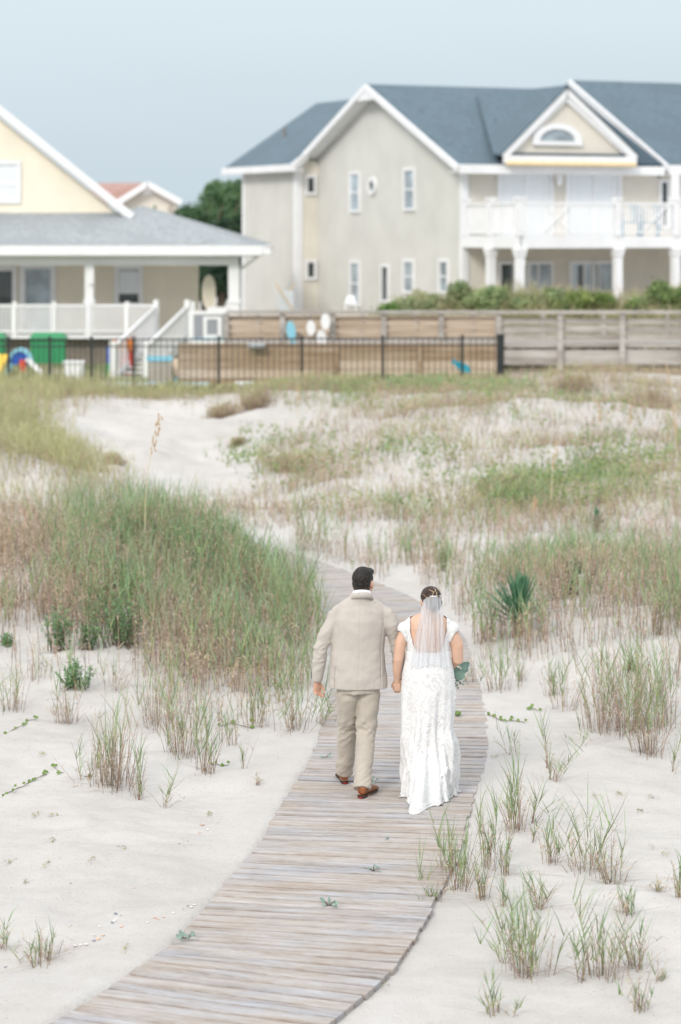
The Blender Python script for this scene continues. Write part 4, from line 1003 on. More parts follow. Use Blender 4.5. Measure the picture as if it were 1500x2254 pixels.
    for x in (759, 782): MB().pbox(x, 670.5, x + 3, 692, Y - .3, .05).build('leg', M['white'], t)
    t = thing('garden_table', 'low white garden table under the balcony beside the right white column', 'table', P(1396, 680, 68)); Y = 68
    MB().pbox(1372, 656, 1412, 661, Y, .6).build('table_top', M['white'], t)
    for x in (1376, 1404): MB().pbox(x, 661.5, x + 4, 690, Y + .2, .06).build('leg', M['white'], t)
yard()

# ------------------------------------------------------------------ grass generator (every blade is a tapered folded strip)
class Blades:
    def __init__(s, seed): s.r = np.random.default_rng(seed); s.V = []; s.C = []; s.Q = []; s.n = 0
    def strips(s, pos, az, l0, l1, L, W, cA, cB, segs=3, tipw=0.12, fa=None, cpow=1.0):
        """pos (n,3); lean goes l0 -> l1 along the strip (0 = upright)"""
        N = len(pos); az, l0, l1, L, W = [np.broadcast_to(np.asarray(q, float), (N,)) for q in (az, l0, l1, L, W)]
        if fa is None: fa = s.r.uniform(0, 2 * math.pi, N)
        wv = np.stack([np.cos(fa), np.sin(fa) * 0.6, np.zeros(N)], 1)
        p = pos.copy(); pts = [p.copy()]
        for j in range(segs):
            ln = l0 + (l1 - l0) * (j + .5) / segs
            d = np.stack([np.sin(ln) * np.cos(az), np.sin(ln) * np.sin(az), np.cos(ln)], 1)
            p = p + d * (L / segs)[:, None]; pts.append(p.copy())
        rows = []; cols = []
        for j in range(segs + 1):
            t = j / segs; w = (W * (1 - t) ** 0.7 + W * tipw * t)[:, None] * .5
            if j == segs: w = (W * tipw * .5)[:, None]
            rows.append(pts[j] - wv * w); rows.append(pts[j] + wv * w)
            tt = t ** cpow; c = cA * (1 - tt) + cB * tt; cols += [c, c]
        V = np.stack(rows, 1).reshape(-1, 3); C = np.stack(cols, 1).reshape(-1, 3)
        k = 2 * (segs + 1); b = s.n + np.arange(N)[:, None] * k
        for j in range(segs):
            s.Q.append((b + np.array([2 * j, 2 * j + 1, 2 * j + 3, 2 * j + 2])[None, :]))
        s.V.append(V); s.C.append(C); s.n += len(V)
        return pts
    def mesh(s, name):
        return quick_mesh(name, np.concatenate(s.V), np.concatenate(s.Q), np.concatenate(s.C))
    k = 1.0
    def jit(s, c, n, v=.18):
        c = np.asarray(c, float) * s.k
        c = np.broadcast_to(np.asarray(c, float), (n, 3)); f = (1 + s.r.normal(0, v, (n, 1))) * (1 + s.r.normal(0, v * .3, (n, 3)))
        return np.clip(c * f, 0.004, .9)
    def stalks(s, pos, H, kind, leaves=5, lean=.22, wmul=1.0, segs=3, az=None):
        """kind: 'green' live dune grass, 'straw' dead stems with curled leaf remains"""
        n = len(pos); r = s.r
        if az is None: az = r.uniform(0, 2 * math.pi, n)
        H = np.broadcast_to(np.asarray(H, float), (n,)); l0 = np.abs(r.normal(0, lean * .6, n)); l1 = l0 + np.abs(r.normal(0, lean, n))
        if kind == 'green':
            cA = s.jit((.30, .19, .105), n, .25); cB = s.jit((.29, .31, .14), n, .25)
        elif kind == 'lush':
            cA = s.jit((.20, .20, .10), n, .25); cB = s.jit((.25, .34, .16), n, .25)
        elif kind == 'olive':
            cA = s.jit((.40, .34, .20), n); cB = s.jit((.40, .41, .20), n)
        else:
            cA = s.jit((.23, .16, .115), n, .35); cB = s.jit((.47, .37, .28), n, .35)
        pts = s.strips(pos, az, l0, l1, H * (.8 if kind == 'green' else 1), .0055 * wmul, cA, cB, segs, .4)
        P_ = np.stack(pts, 1)
        for q in range(leaves):
            if kind == 'straw': t = r.uniform(.2, 1.0, n)
            else: t = r.uniform(.25, 1.0, n)
            x = t * segs; i = np.minimum(x.astype(int), segs - 1); f = (x - i)[:, None]
            b = P_[np.arange(n), i] * (1 - f) + P_[np.arange(n), i + 1] * f
            if kind == 'straw':
                L = r.uniform(.03, .10, n); s.strips(b, r.uniform(0, 6.28, n), r.uniform(.2, 1.2, n), r.uniform(1.2, 2.9, n), L, .0065 * wmul, s.jit((.38, .285, .20), n, .35), s.jit((.66, .54, .42), n, .35), 2, .5)
            elif kind == 'olive':
                L = H * r.uniform(.25, .5, n); s.strips(b, az + r.normal(0, 1.4, n), l0 + r.uniform(.1, .5, n), l1 + r.uniform(.3, 1.0, n), L, .006 * wmul, s.jit((.35, .38, .18), n), s.jit((.52, .48, .30), n), 2, .12)
            elif kind == 'lush':
                L = H * r.uniform(.3, .6, n); s.strips(b, r.uniform(0, 6.28, n), l0 + r.uniform(.1, .5, n), l0 + r.uniform(.3, 1.1, n), L, .0085 * wmul, s.jit((.17, .27, .11), n, .28), s.jit((.28, .40, .20), n, .28), 2, .06)
            else:
                L = H * r.uniform(.25, .72, n); sd = az + r.choice([0, math.pi], n) + r.normal(0, .7, n)
                s.strips(b, sd, l0 + r.uniform(.08, .35, n), l0 + r.uniform(.15, .85, n), L, .0085 * wmul, s.jit((.25, .32, .14), n, .28), s.jit((.29, .41, .27), n, .28), 2, .06)

def dens_near(px, py):
    def e(cx, cy, rx, ry, d): return d * np.exp(-np.clip(((px - cx) / rx) ** 2 + ((py - cy) / ry) ** 2, 0, 30) ** 1.5)
    return e
def zone_points(x0, x1, y0, y1, n, fn, seed):
    """random ground spots in a level X/Y box kept with probability fn(px, py, X, Y)"""
    r = np.random.default_rng(seed); Y = np.sqrt(r.uniform(y0 * y0, y1 * y1, n)); X = (r.uniform(x0, x1, n) - 750) * Y / F
    Z = ground_z(X, Y); px = 750 + F * X / Y; py = HOR + F * (HC - Z) / Y
    pr = fn(px, py, X, Y); k = r.random(n) < pr
    sd = np.abs(walk_side(X[k], Y[k])) > .80
    return np.stack([X[k][sd], Y[k][sd], Z[k][sd] - .01], 1)
def ell(px, py, cx, cy, rx, ry, d, p=1.5):
    return d * np.exp(-np.clip(((px - cx) / rx) ** 2 + ((py - cy) / ry) ** 2, 0, 30) ** p)
def clump(X, Y, sc, s, lo=.35, hi=.65): return sst(lo, hi, fbm(X * sc, Y * sc, s, 3))

def leaves_at(pt, size, hmax, c0, c1, seed, per=5):
    r = np.random.default_rng(seed); p = np.repeat(pt, per, 0); k = len(p); p = p + np.stack([r.normal(0, .06, k), r.normal(0, .06, k), r.uniform(.01, hmax, k)], 1)
    n = r.normal(size=(k, 3)) + [0, -.3, 1.0]; n /= np.linalg.norm(n, axis=1)[:, None]; a = np.cross(n, r.normal(size=(k, 3))); a /= np.linalg.norm(a, axis=1)[:, None]; b = np.cross(n, a)
    s = (size * r.uniform(.6, 1.4, k))[:, None]; V = np.stack([p - a * s * .5, p + b * s * .32, p + a * s * .5, p - b * s * .32], 1).reshape(-1, 3)
    t = r.random((k, 1)); C = np.repeat(np.array(c0) * (1 - t) + np.array(c1) * t, 4, 0); return V, C
# near mound, dense mixed grass
def f_mound(px, py, X, Y):
    d = ell(px, py, 430, 1250, 290, 95, 1.0) + ell(px, py, 560, 1370, 150, 95, .85) + ell(px, py, 330, 1350, 170, 60, .8) + ell(px, py, 40, 1215, 170, 75, .6) + ell(px, py, 480, 1490, 150, 60, .40)
    d += ell(px, py, 590, 1530, 90, 55, .30) + ell(px, py, 420, 1590, 70, 60, .14) + ell(px, py, 110, 1370, 130, 60, .22) + ell(px, py, -80, 1300, 120, 120, .6) + ell(px, py, 210, 1330, 120, 70, .75) + ell(px, py, 400, 1440, 100, 60, .55) + ell(px, py, 620, 1460, 90, 70, .5) + ell(px, py, 100, 1470, 110, 50, .10)
    return np.clip(d, 0, 1) * (.15 + .85 * clump(X, Y, 2.2, 31, .34, .58))
G1 = Blades(1)
pt = zone_points(-220, 770, 19.5, 33.5, 40000, f_mound, 5)
r_ = np.random.default_rng(3); kd = r_.random(len(pt)); pxm = 750 + F * pt[:, 0] / pt[:, 1]; pym = HOR + F * (HC - pt[:, 2]) / pt[:, 1]
gr = kd < (.06 + .12 * sst(380, 640, pxm) + .16 * clump(pt[:, 0], pt[:, 1], 1.5, 12, .45, .65)) * (1 - .75 * sst(190, 60, pxm))
big = (.62 + .18 * r_.random(len(pt))) * (1 - .35 * sst(1420, 1560, pym)) * (1 - .12 * sst(200, 60, pxm)) * (.82 + .30 * clump(pt[:, 0], pt[:, 1], 1.2, 71, .3, .7))
G1.stalks(pt[gr], big[gr] * 1.0, 'green', 5, .20, 1.15)
G1.stalks(pt[~gr], big[~gr] * .98 * r_.uniform(.45, 1, (~gr).sum()), 'straw', 7, .15, 1.15)
lush = zone_points(100, 640, 21, 32, 9000, lambda px, py, X, Y: np.clip(ell(px, py, 320, 1285, 190, 75, .8) + ell(px, py, 560, 1250, 110, 60, .5) + ell(px, py, 200, 1380, 60, 40, .5), 0, 1) * clump(X, Y, 1.8, 88, .38, .58), 6)
G1.k = .85; lush = lush[::2]; G1.stalks(lush, .36 + .2 * r_.random(len(lush)), 'lush', 6, .3, 1.2); G1.k = 1.0
V, C = leaves_at(lush, .045, .50, (.09, .20, .08), (.25, .40, .18), 9, 9)
o2 = link('mound_leaves', quick_mesh('mound_leaves', V, np.arange(len(V)).reshape(-1, 4), C), M['leaf']); tag(o2, 'bright green leafy undergrowth inside the grass mound', 'undergrowth', kind='stuff')
o = link('dune_grass', G1.mesh('dune_grass'), M['grass']); tag(o, 'dense mixed green and straw dune grass on the mound left of the boardwalk', 'grass', kind='stuff')

# middle distance, right of the path and behind it
def f_mid(px, py, X, Y):
    d = ell(px, py, 1120, 1215, 520, 60, .26, 1.0) + ell(px, py, 1230, 1290, 170, 60, .8) + ell(px, py, 1400, 1330, 160, 70, .75) + ell(px, py, 1130, 1400, 90, 60, .55)
    d += ell(px, py, 1430, 1440, 130, 70, .28) + ell(px, py, 1230, 1440, 140, 50, .16) + ell(px, py, 1050, 1370, 50, 80, .5) + ell(px, py, 1010, 1260, 100, 50, .25) + ell(px, py, 1560, 1380, 120, 150, .5)
    d += ell(px, py, 1380, 1560, 110, 60, .20)
    d += .24 * sst(1340, 1180, py) * sst(690, 800, px)
    d -= ell(px, py, 1040, 1200, 70, 22, .6, 1) + ell(px, py, 1190, 1195, 60, 18, .45, 1) + ell(px, py, 800, 1190, 70, 22, .4, 1) + ell(px, py, 890, 1275, 30, 30, .5, 1)
    return np.clip(d, 0, 1) * (.08 + .92 * clump(X, Y, 1.9, 77, .40, .62))
G2 = Blades(2)
pt = zone_points(680, 1720, 20.5, 37.0, 46000, f_mid, 15)
kd = r_.random(len(pt)); pm_ = 750 + F * pt[:, 0] / pt[:, 1]; gr = kd < .08 + .22 * clump(pt[:, 0], pt[:, 1], 1.1, 61, .45, .65)
hh = (.40 + .2 * r_.random(len(pt))) * (1 - .38 * sst(27, 32, pt[:, 1]))
G2.stalks(pt[gr], hh[gr] * 1.1, 'green', 4, .2, 1.2)
G2.stalks(pt[~gr], hh[~gr] * r_.uniform(.7, 1.05, (~gr).sum()), 'straw', 5, .2, 1.15, 2)
o = link('dune_grass', G2.mesh('dune_grass'), M['grass']); tag(o, 'thin straw and green dune grass on the sand right of the boardwalk', 'grass', kind='stuff')

# far dune field up to the fences
def f_far(px, py, X, Y):
    base = .66 + .18 * sst(800, 950, px)
    base = base - ell(px, py, 330, 970, 260, 90, .95) - ell(px, py, 600, 925, 150, 40, .55) - ell(px, py, 520, 1020, 110, 60, .5) - ell(px, py, 420, 1060, 150, 50, .7) - ell(px, py, 850, 1000, 120, 45, .36) - ell(px, py, 560, 915, 130, 28, .3) - ell(px, py, 780, 1150, 180, 26, .25) - ell(px, py, 1280, 870, 120, 20, .25) - ell(px, py, 1040, 930, 90, 25, .2) - ell(px, py, 1330, 960, 120, 22, .18)
    base = base + ell(px, py, 60, 1050, 170, 80, .8) + ell(px, py, 0, 960, 110, 60, .7) + ell(px, py, 90, 862, 230, 22, .6) + ell(px, py, 690, 1000, 130, 60, .3) + ell(px, py, 1030, 1110, 150, 40, .35) + ell(px, py, 1250, 1060, 200, 60, .2)
    cl = clump(X, Y, .8, 55, .36, .60)
    return np.clip(base, 0, 1) * (.28 + .72 * cl) * (.45 + .55 * clump(X, Y, 2.6, 14, .35, .6))
G3 = Blades(3)
pt = zone_points(-250, 1750, 35.0, 60.4, 110000, f_far, 25)
pym = HOR + F * (HC - pt[:, 2]) / pt[:, 1]; pxm = 750 + F * pt[:, 0] / pt[:, 1]
g_frac = .16 + .6 * ell(pxm, pym, 60, 1040, 260, 130, 1, 1) + .35 * ell(pxm, pym, 1150, 1090, 300, 60, 1, 1) + .35 * clump(pt[:, 0], pt[:, 1], .6, 99, .5, .7) + .4 * ell(pxm, pym, 80, 860, 260, 40, 1, 1)
kd = r_.random(len(pt)); gr = kd < g_frac; left = pxm < 320
hh = .17 + .20 * r_.random(len(pt)) + .22 * left
G3.stalks(pt[gr & left], hh[gr & left], 'olive', 3, .5, 1.7, 2)
G3.stalks(pt[gr & ~left], hh[gr & ~left], 'olive', 2, .7, 1.7, 2)
G3.stalks(pt[~gr], hh[~gr] * .9, 'straw', 2, .45, 1.6, 2)
o = link('dune_grass', G3.mesh('dune_grass'), M['grass']); tag(o, 'patchy straw and olive grass over the far dunes up to the fences', 'grass', kind='stuff')

# low green creeping plants on the far right dune, one continuous cover
def f_creep(px, py, X, Y):
    d = ell(px, py, 1060, 1105, 210, 30, 1., 1) + ell(px, py, 1280, 1060, 130, 50, .5, 1) + ell(px, py, 640, 1010, 110, 40, .4, 1) + ell(px, py, 900, 1010, 90, 40, .25, 1) + ell(px, py, 860, 870, 200, 26, .35, 1) + ell(px, py, 1450, 1000, 100, 40, .25, 1) + ell(px, py, 1180, 900, 140, 28, .3, 1)
    return np.clip(d, 0, 1) * clump(X, Y, 1.1, 5, .38, .58)
pt = zone_points(400, 1750, 36, 60, 26000, f_creep, 35)
V, C = leaves_at(pt, .06, .30, (.14, .23, .09), (.36, .43, .17), 4, 9)
o = link('creeping_ground_cover', quick_mesh('creeping_ground_cover', V, np.arange(len(V)).reshape(-1, 4), C), M['leaf']); tag(o, 'yellow-green leafy ground cover in patches on the far dune', 'ground cover', kind='stuff')

pt2 = zone_points(250, 1750, 36, 58, 14000, lambda px, py, X, Y: np.clip(f_creep(px, py, X, Y) * .9, 0, 1), 36)
Gc = Blades(44); Gc.stalks(pt2, .34, 'green', 4, .45, 1.9, 2)
o = link('green_dune_grass', Gc.mesh('green_dune_grass'), M['grass']); tag(o, 'brighter green grass patches on the far right dune', 'grass', kind='stuff')
# green grass and vines behind the walkway fence (seen through its rails)
def shrub(px, py, Y, w, hgt, dep, label, c0, c1, seed, n, grp='shrubs on the dune in front of the grey house', sz=.11):
    c = P(px, py, Y); zb = float(ground_z(np.array([c[0]]), np.array([Y]))[0])
    t = thing('dune_shrub', label, 'shrub', (c[0], Y, zb), grp); rr = random.Random(seed); blobs = []
    for k in range(9):
        x = c[0] + rr.uniform(-.45, .45) * w; q = 1 - abs(x - c[0]) / w
        blobs.append((x, Y + rr.uniform(-.4, .4) * dep, zb + (c[2] - zb) * rr.uniform(.25, .6) * q + .05, w * .22, dep * .35, max(.12, (c[2] - zb) * .42 * q * rr.uniform(.7, 1.15))))
    st = MB()
    for k in range(5): st.tube([(c[0] + rr.uniform(-.2, .2) * w, Y, zb - .05), (c[0] + rr.uniform(-.35, .35) * w, Y, zb + (c[2] - zb) * .5)], [.025, .012], 5)
    st.build('stem', M['bark'], t); leaf_cloud(blobs, n, sz, c0, c1, seed, 'foliage', M['leaf'], t, sprig=.6)
gs0, gs1, go1 = (.19, .28, .12), (.46, .54, .28), (.58, .57, .36)
for a in [(850, 640, 66.5, 1.1, .6, 1.2, 'bright green low shrub at the left end of the planted dune', (.07, .17, .04), (.24, .38, .11), 41, 6500),
          (915, 616, 67.2, 1.7, .8, 1.2, 'olive feathery shrub in front of the lower gable windows', gs0, go1, 42, 6500),
          (1010, 612, 67.0, 1.8, .8, 1.2, 'grey-green shrub mass below the white house corner board', gs0, go1, 43, 6500),
          (1100, 618, 66.8, 1.7, .8, 1.2, 'green shrub between the first two balcony columns', gs0, gs1, 44, 6500),
          (1190, 624, 67.0, 1.6, .8, 1.2, 'tallest mid-green shrub in front of the left patio doors', (.08, .17, .06), gs1, 45, 6500),
          (1285, 622, 67.0, 1.6, .8, 1.2, 'yellow-green shrub in front of the right patio doors', (.12, .2, .06), (.38, .45, .16), 46, 6500),
          (1455, 622, 67.0, 1.6, .8, 1.2, 'green shrub mound right of the low white table', (.1, .18, .06), (.32, .42, .16), 47, 6500),
          (1545, 616, 67.0, 1.6, .8, 1.2, 'green shrub cut by the right picture edge', (.1, .18, .06), (.32, .42, .16), 48, 5000)]:
    shrub(*a)
G4 = Blades(4)
pt = zone_points(790, 1750, 62.5, 67.5, 4200, lambda px, py, X, Y: np.clip(.35 + clump(X, Y, 1.2, 8), 0, 1) * sst(800, 900, px), 45)
G4.stalks(pt, .55, 'olive', 4, .4, 3.2, 2)
pt = zone_points(830, 1700, 65.2, 67.6, 2600, lambda px, py, X, Y: .8 + 0 * px, 47); G4.stalks(pt, .62, 'olive', 5, .4, 3.0, 2); G4.stalks(pt[::3], .8, 'straw', 3, .3, 3.0, 2)
V, C = leaves_at(pt, .10, .6, (.10, .18, .05), (.28, .33, .13), 14, 3)
o = link('fence_side_grass', G4.mesh('fence_side_grass'), M['grass']); tag(o, 'olive grass growing behind the wooden rail fence', 'grass', kind='stuff')
# lawn strip inside the yard and grass in front of the iron fence
G5 = Blades(5)
pt = zone_points(-250, 1120, 55.0, 58.2, 5200, lambda px, py, X, Y: np.clip(.45 + .55 * clump(X, Y, .9, 18, .4, .6), 0, 1) * (1 - .75 * ell(px, py, 530, 890, 80, 40, 1)), 46)
pxm = 750 + F * pt[:, 0] / pt[:, 1]
G5.stalks(pt, .22 + .36 * sst(250, 60, pxm) + .18 * np.exp(-((pxm - 730) / 130) ** 2) + .1 * np.exp(-((pxm - 380) / 50) ** 2), 'olive', 4, .35, 2.4, 2)
o = link('fence_grass', G5.mesh('fence_grass'), M['grass']); tag(o, 'soft green grass growing along the foot of the iron fence', 'grass', kind='stuff')

# dead straw litter lying on the sand round the clumps
G6 = Blades(6)
pt = zone_points(-150, 1650, 14.0, 33.0, 26000, lambda px, py, X, Y: np.clip(.12 * f_mound(px, py, X, Y) + .15 * f_mid(px, py, X, Y) + ell(px, py, 1330, 1830, 260, 160, .028, 1) + ell(px, py, 300, 1650, 300, 100, .03, 1) + .004, 0, 1), 66)
pt[:, 2] += .016; n = len(pt)
G6.strips(pt, G6.r.uniform(0, 6.28, n), np.full(n, 1.42), G6.r.uniform(1.45, 1.65, n), G6.r.uniform(.04, .28, n), .004, G6.jit((.30, .21, .15), n), G6.jit((.44, .34, .26), n), 3, .5)
o = link('straw_litter', G6.mesh('straw_litter'), M['grass']); tag(o, 'dry straw litter scattered on the sand', 'litter', kind='stuff')

# ------------------------------------------------------------------ single tufts that can be counted
def gspot(px, py):
    Y = gy(py)
    for _ in range(4):
        X = GX(px, Y); z = float(ground_z(np.array([X]), np.array([Y]))[0]); Y = F * (HC - z) / (py - HOR)
    return np.array([X, Y, z])
def tuft(px, py, hgt, wid, ng, ns, lab, seed, lean=.3, runner=0, az=None):
    """hgt px tall, wid px spread of the bases, ng green stalks, ns straw stalks"""
    c = gspot(px, py); s = c[1] / F; b = Blades(seed + 900); r = b.r; b.k = .92
    def spots(n):
        p = np.stack([r.normal(0, wid * s * .35, n), r.normal(0, wid * s * .45, n), np.zeros(n)], 1); q = p + c
        q[:, 2] = ground_z(q[:, 0], q[:, 1]) - .012; return q
    out = lambda q: np.arctan2(q[:, 1] - c[1] + r.normal(0, .03, len(q)), q[:, 0] - c[0] + r.normal(0, .03, len(q)))
    if ng: ng = max(1, int(ng * .85)); q = spots(ng); b.stalks(q, hgt * s * r.uniform(.35, 1.15, ng), 'green', 6, lean * 1.15, .88, 3, out(q) if az is None else np.full(ng, az) + r.normal(0, .5, ng))
    if ns: ns = int(ns * 1.7); q = spots(ns); b.stalks(q, hgt * s * r.uniform(.25, .9, ns), 'straw', 4, lean * 1.6, .8, 3, out(q))
    if runner:
        n = runner; q = spots(n); q[:, 2] += .018
        b.strips(q, r.choice([0., math.pi], n) + r.normal(0, .4, n), np.full(n, 1.4), r.uniform(1.5, 1.62, n), r.uniform(.15, .5, n), .007, b.jit((.27, .19, .13), n), b.jit((.36, .27, .2), n), 4, .4)
    o = link('grass_tuft', b.mesh('grass_tuft'), M['grass']); me = o.data
    a = co_of(me) - c; set_co(me, a); o.location = tuple(c); tag(o, lab, 'grass', 'separate grass tufts on the open sand')
T = [
 (245, 1728, 200, 62, 12, 66, 'dense brown-stemmed tuft left of the boardwalk with dead runners on the sand', .16, 16),
 (185, 1718, 120, 26, 7, 6, 'green stems leaning far left out of the brown tuft', .75, 4),
 (306, 1758, 150, 18, 6, 8, 'thin upright tuft just right of the brown-stemmed tuft', .15, 2),
 (362, 1778, 150, 10, 4, 5, 'two crossing stems standing on bare sand left of the boardwalk', .42, 3),
 (455, 1702, 175, 26, 12, 12, 'green tuft with orange base nearest the open sand', .22, 3),
 (535, 1692, 110, 8, 3, 3, 'lone forked sprig on the smooth sand left of the boardwalk', .25, 0),
 (566, 1728, 36, 8, 0, 5, 'tiny dry stub on the smooth sand beside the boardwalk', .5, 0),
 (90, 2118, 105, 50, 11, 14, 'wispy tuft in the bottom left corner', .38, 6),
 (2, 2090, 90, 22, 6, 6, 'tuft cut by the lower left picture edge', .3, 3),
 (28, 1565, 120, 50, 9, 20, 'thin straw tuft at the left picture edge', .25, 4),
 (150, 1592, 120, 34, 4, 20, 'brown straw tuft below the small green bush', .2, 4),
 (122, 1570, 70, 10, 3, 3, 'few leaning blades left of the brown straw tuft', .6, 0),
 (75, 1500, 80, 40, 5, 9, 'sparse tuft between the bush and left edge', .25, 2),
 (345, 1600, 190, 70, 10, 34, 'tall straw tuft in front of the grass mound', .22, 6),
 (400, 1660, 170, 50, 12, 34, 'broad dark-stemmed tuft below the grass mound', .2, 8),
 (250, 1520, 130, 50, 4, 14, 'straw stems above the dense brown tuft', .3, 3),
 (650, 1608, 170, 46, 16, 14, 'arching green tuft beside the groom at the boardwalk edge', .38, 5),
 (700, 1592, 130, 26, 10, 6, 'green stems leaning towards the groom over the boardwalk edge', .55, 3, 0.0),
 (565, 1598, 140, 40, 10, 14, 'short tuft on the sand left of the arching tuft', .25, 3),
 (515, 1640, 110, 22, 5, 6, 'small tuft between the orange-based tuft and the mound', .3, 1),
 (925, 1968, 125, 8, 4, 1, 'single leafy sprig growing between boards at the right edge', .28, 0),
 (905, 2006, 50, 26, 7, 4, 'low spiky sprout lying on the boards at the right edge', .95, 1),
 (955, 1985, 90, 18, 4, 6, 'tuft at the plank ends below the leafy sprig', .4, 2),
 (1005, 1958, 175, 34, 16, 9, 'tall green tuft against the right plank ends', .24, 4),
 (988, 1925, 120, 18, 8, 5, 'upright tuft touching the right side of the boards', .25, 2),
 (1078, 1908, 170, 24, 11, 10, 'tall green and orange tuft in the row right of the boards', .12, 4),
 (1112, 1925, 130, 18, 8, 8, 'second tuft of the row right of the boards', .12, 3),
 (1062, 1978, 130, 20, 6, 12, 'reddish straw-based tuft in front of the row', .18, 3),
 (1135, 1828, 170, 30, 13, 18, 'pale straw-bottomed tuft with blue-green tips by the bend', .15, 3),
 (1170, 1812, 130, 14, 6, 4, 'feathery stem leaning right beside the straw-bottomed tuft', .5, 0, 0.0),
 (1175, 1852, 70, 8, 3, 2, 'small red-stemmed sprig right of the straw-bottomed tuft', .3, 0, 0.0),
 (1213, 1716, 95, 8, 3, 3, 'thin upright twig left in the pair on open sand', .15, 0),
 (1225, 1720, 110, 18, 6, 3, 'branching feathery sprig right in the pair on open sand', .4, 2, 0.0),
 (1120, 1660, 100, 10, 4, 2, 'leaning twig beside the boards level with the dress train', .5, 1, 3.0),
 (1138, 1655, 50, 6, 2, 1, 'tiny sprig right of the leaning twig', .15, 0),
 (1280, 1642, 70, 14, 5, 1, 'two-armed sprig at the foot of the big right clump', .75, 0),
 (1290, 1918, 160, 60, 12, 20, 'wide arching tuft with grey dead stems on a dark root mat', .3, 18),
 (1345, 1945, 150, 30, 5, 18, 'curling dry grey stems at the right end of the root mat', .4, 8),
 (1215, 1900, 130, 30, 9, 9, 'short tuft left of the root mat', .25, 6),
 (1160, 2145, 190, 64, 30, 22, 'largest blue-green tuft in the lower right sand', .26, 12),
 (1110, 2120, 170, 12, 4, 5, 'long stems leaning left out of the largest tuft', .5, 1, 2.9),
 (1330, 2150, 190, 60, 18, 16, 'second large tuft right of the largest blue-green tuft', .24, 10),
 (1285, 2160, 150, 14, 5, 5, 'upright stems between the two large lower right tufts', .2, 1),
 (1385, 2015, 80, 22, 12, 10, 'spiky yellow-green tuft on the open right sand', .6, 3),
 (1400, 2130, 120, 30, 8, 16, 'fine reddish tuft behind the second large tuft', .3, 4),
 (1185, 2000, 110, 22, 8, 12, 'reddish-based tuft above the largest blue-green tuft', .3, 4),
 (1110, 1995, 95, 12, 5, 3, 'small upright tuft between the row and the largest tuft', .2, 1),
 (1090, 2232, 110, 26, 9, 4, 'green tuft at the bottom edge right of the boardwalk', .4, 2),
 (1130, 2238, 80, 10, 3, 2, 'blades leaning right at the bottom picture edge', .7, 1, 0.0),
 (1405, 2225, 130, 18, 5, 8, 'thin twiggy tuft near the bottom right corner', .3, 2),
 (1450, 1962, 50, 14, 2, 8, 'dry broken stub on the right sand', .5, 4),
 (1495, 1975, 110, 16, 7, 8, 'tuft cut by the right picture edge beside dead roots', .25, 6),
 (1450, 2160, 70, 12, 4, 4, 'sparse blades in the bottom right corner sand', .4, 1),
 (1320, 1605, 190, 60, 16, 36, 'left part of the big mixed clump right of the bride', .2, 8),
 (1385, 1610, 230, 70, 18, 60, 'dense dark-stemmed middle of the big mixed clump', .16, 8),
 (1425, 1660, 210, 46, 16, 34, 'orange-footed right part of the big mixed clump', .25, 12),
 (1470, 1600, 190, 40, 9, 20, 'tall thin stems at the right picture edge', .2, 4),
 (1240, 1560, 120, 40, 7, 14, 'thin upright stems left of the big mixed clump', .18, 2),
 (1100, 1520, 130, 46, 15, 14, 'mixed tuft by the right boardwalk edge behind the bouquet', .28, 6),
 (1045, 1505, 90, 22, 7, 6, 'small leaning tuft at the walk edge beside the bouquet', .45, 3),
 (1215, 1528, 100, 18, 6, 9, 'orange-green tuft on the pale sand right of the bouquet', .2, 2),
 (1150, 1500, 90, 16, 4, 8, 'thin dry tuft between the two walk-edge tufts', .25, 2),
 (1205, 1690, 120, 6, 3, 3, 'single reed on the right sand below the clump', .12, 0),
 (1480, 1695, 110, 8, 3, 3, 'single leaning reed near the right picture edge', .2, 0, 0.3),
]
for i, t in enumerate(T):
    tuft(t[0], t[1], t[2], t[3], t[4], t[5], t[6], i, t[7], t[8], t[9] if len(t) > 9 else None)

# ------------------------------------------------------------------ sea oats stalks
M['oat'] = mat('sea_oat_seed', (0.50, 0.36, 0.22), .8, .2, 30)
M['oat_stem'] = mat('pale_straw_stem', (0.60, 0.52, 0.34), .7, .15, 20)
def sea_oat(px, pt_, pb, Y, bend, lab, seed, w=.007, heads=26):
    c = P(px, pb, Y); top = P(px + bend, pt_, Y); rr = random.Random(seed); t = thing('sea_oat_stalk', lab, 'sea oats', c, 'sea oat stalks rising above the dunes')
    H = top[2] - c[2]; pts = [c + (top - c) * f + np.array([-(top[0] - c[0]) * .9 * f * (1 - f) * 2, 0, 0]) for f in np.linspace(0, 1, 7)]
    MB().tube(pts, [w * (1 - .6 * i / 6) for i in range(7)], 5).build('stem', M['oat_stem'], t)
    hd = MB()
    for k in range(heads):
        f = 1 - (k / heads) * .27; q = c + (top - c) * f + np.array([-(top[0] - c[0]) * .9 * f * (1 - f) * 2, 0, 0]); s = rr.choice((-1, 1)); L = rr.uniform(.02, .045)
        e_ = q + np.array([s * rr.uniform(.005, .03) + .012, rr.uniform(-.02, .02), -rr.uniform(.01, .05)])
        hd.tube([e_, e_ + np.array([.003, 0, -L])], [.0085, .006], 5)
    hd.build('seed_head', M['oat'], t)
    b = Blades(seed); n = 5; q = np.repeat(c[None], n, 0); b.strips(q, b.r.uniform(0, 6.28, n), np.full(n, .1), b.r.uniform(.3, .8, n), H * b.r.uniform(.3, .55, n), .008, b.jit((.28, .26, .13), n), b.jit((.33, .36, .2), n), 4, .1)
    link('blade', b.mesh('blade'), M['grass'], t)
sea_oat(322, 908, 1215, 27.5, 30, 'tall golden sea oat stalk rising from the left grass mound', 1)
sea_oat(1214, 965, 1180, 36, 10, 'blurred pale sea oat stalk on the right dune', 2, .009)
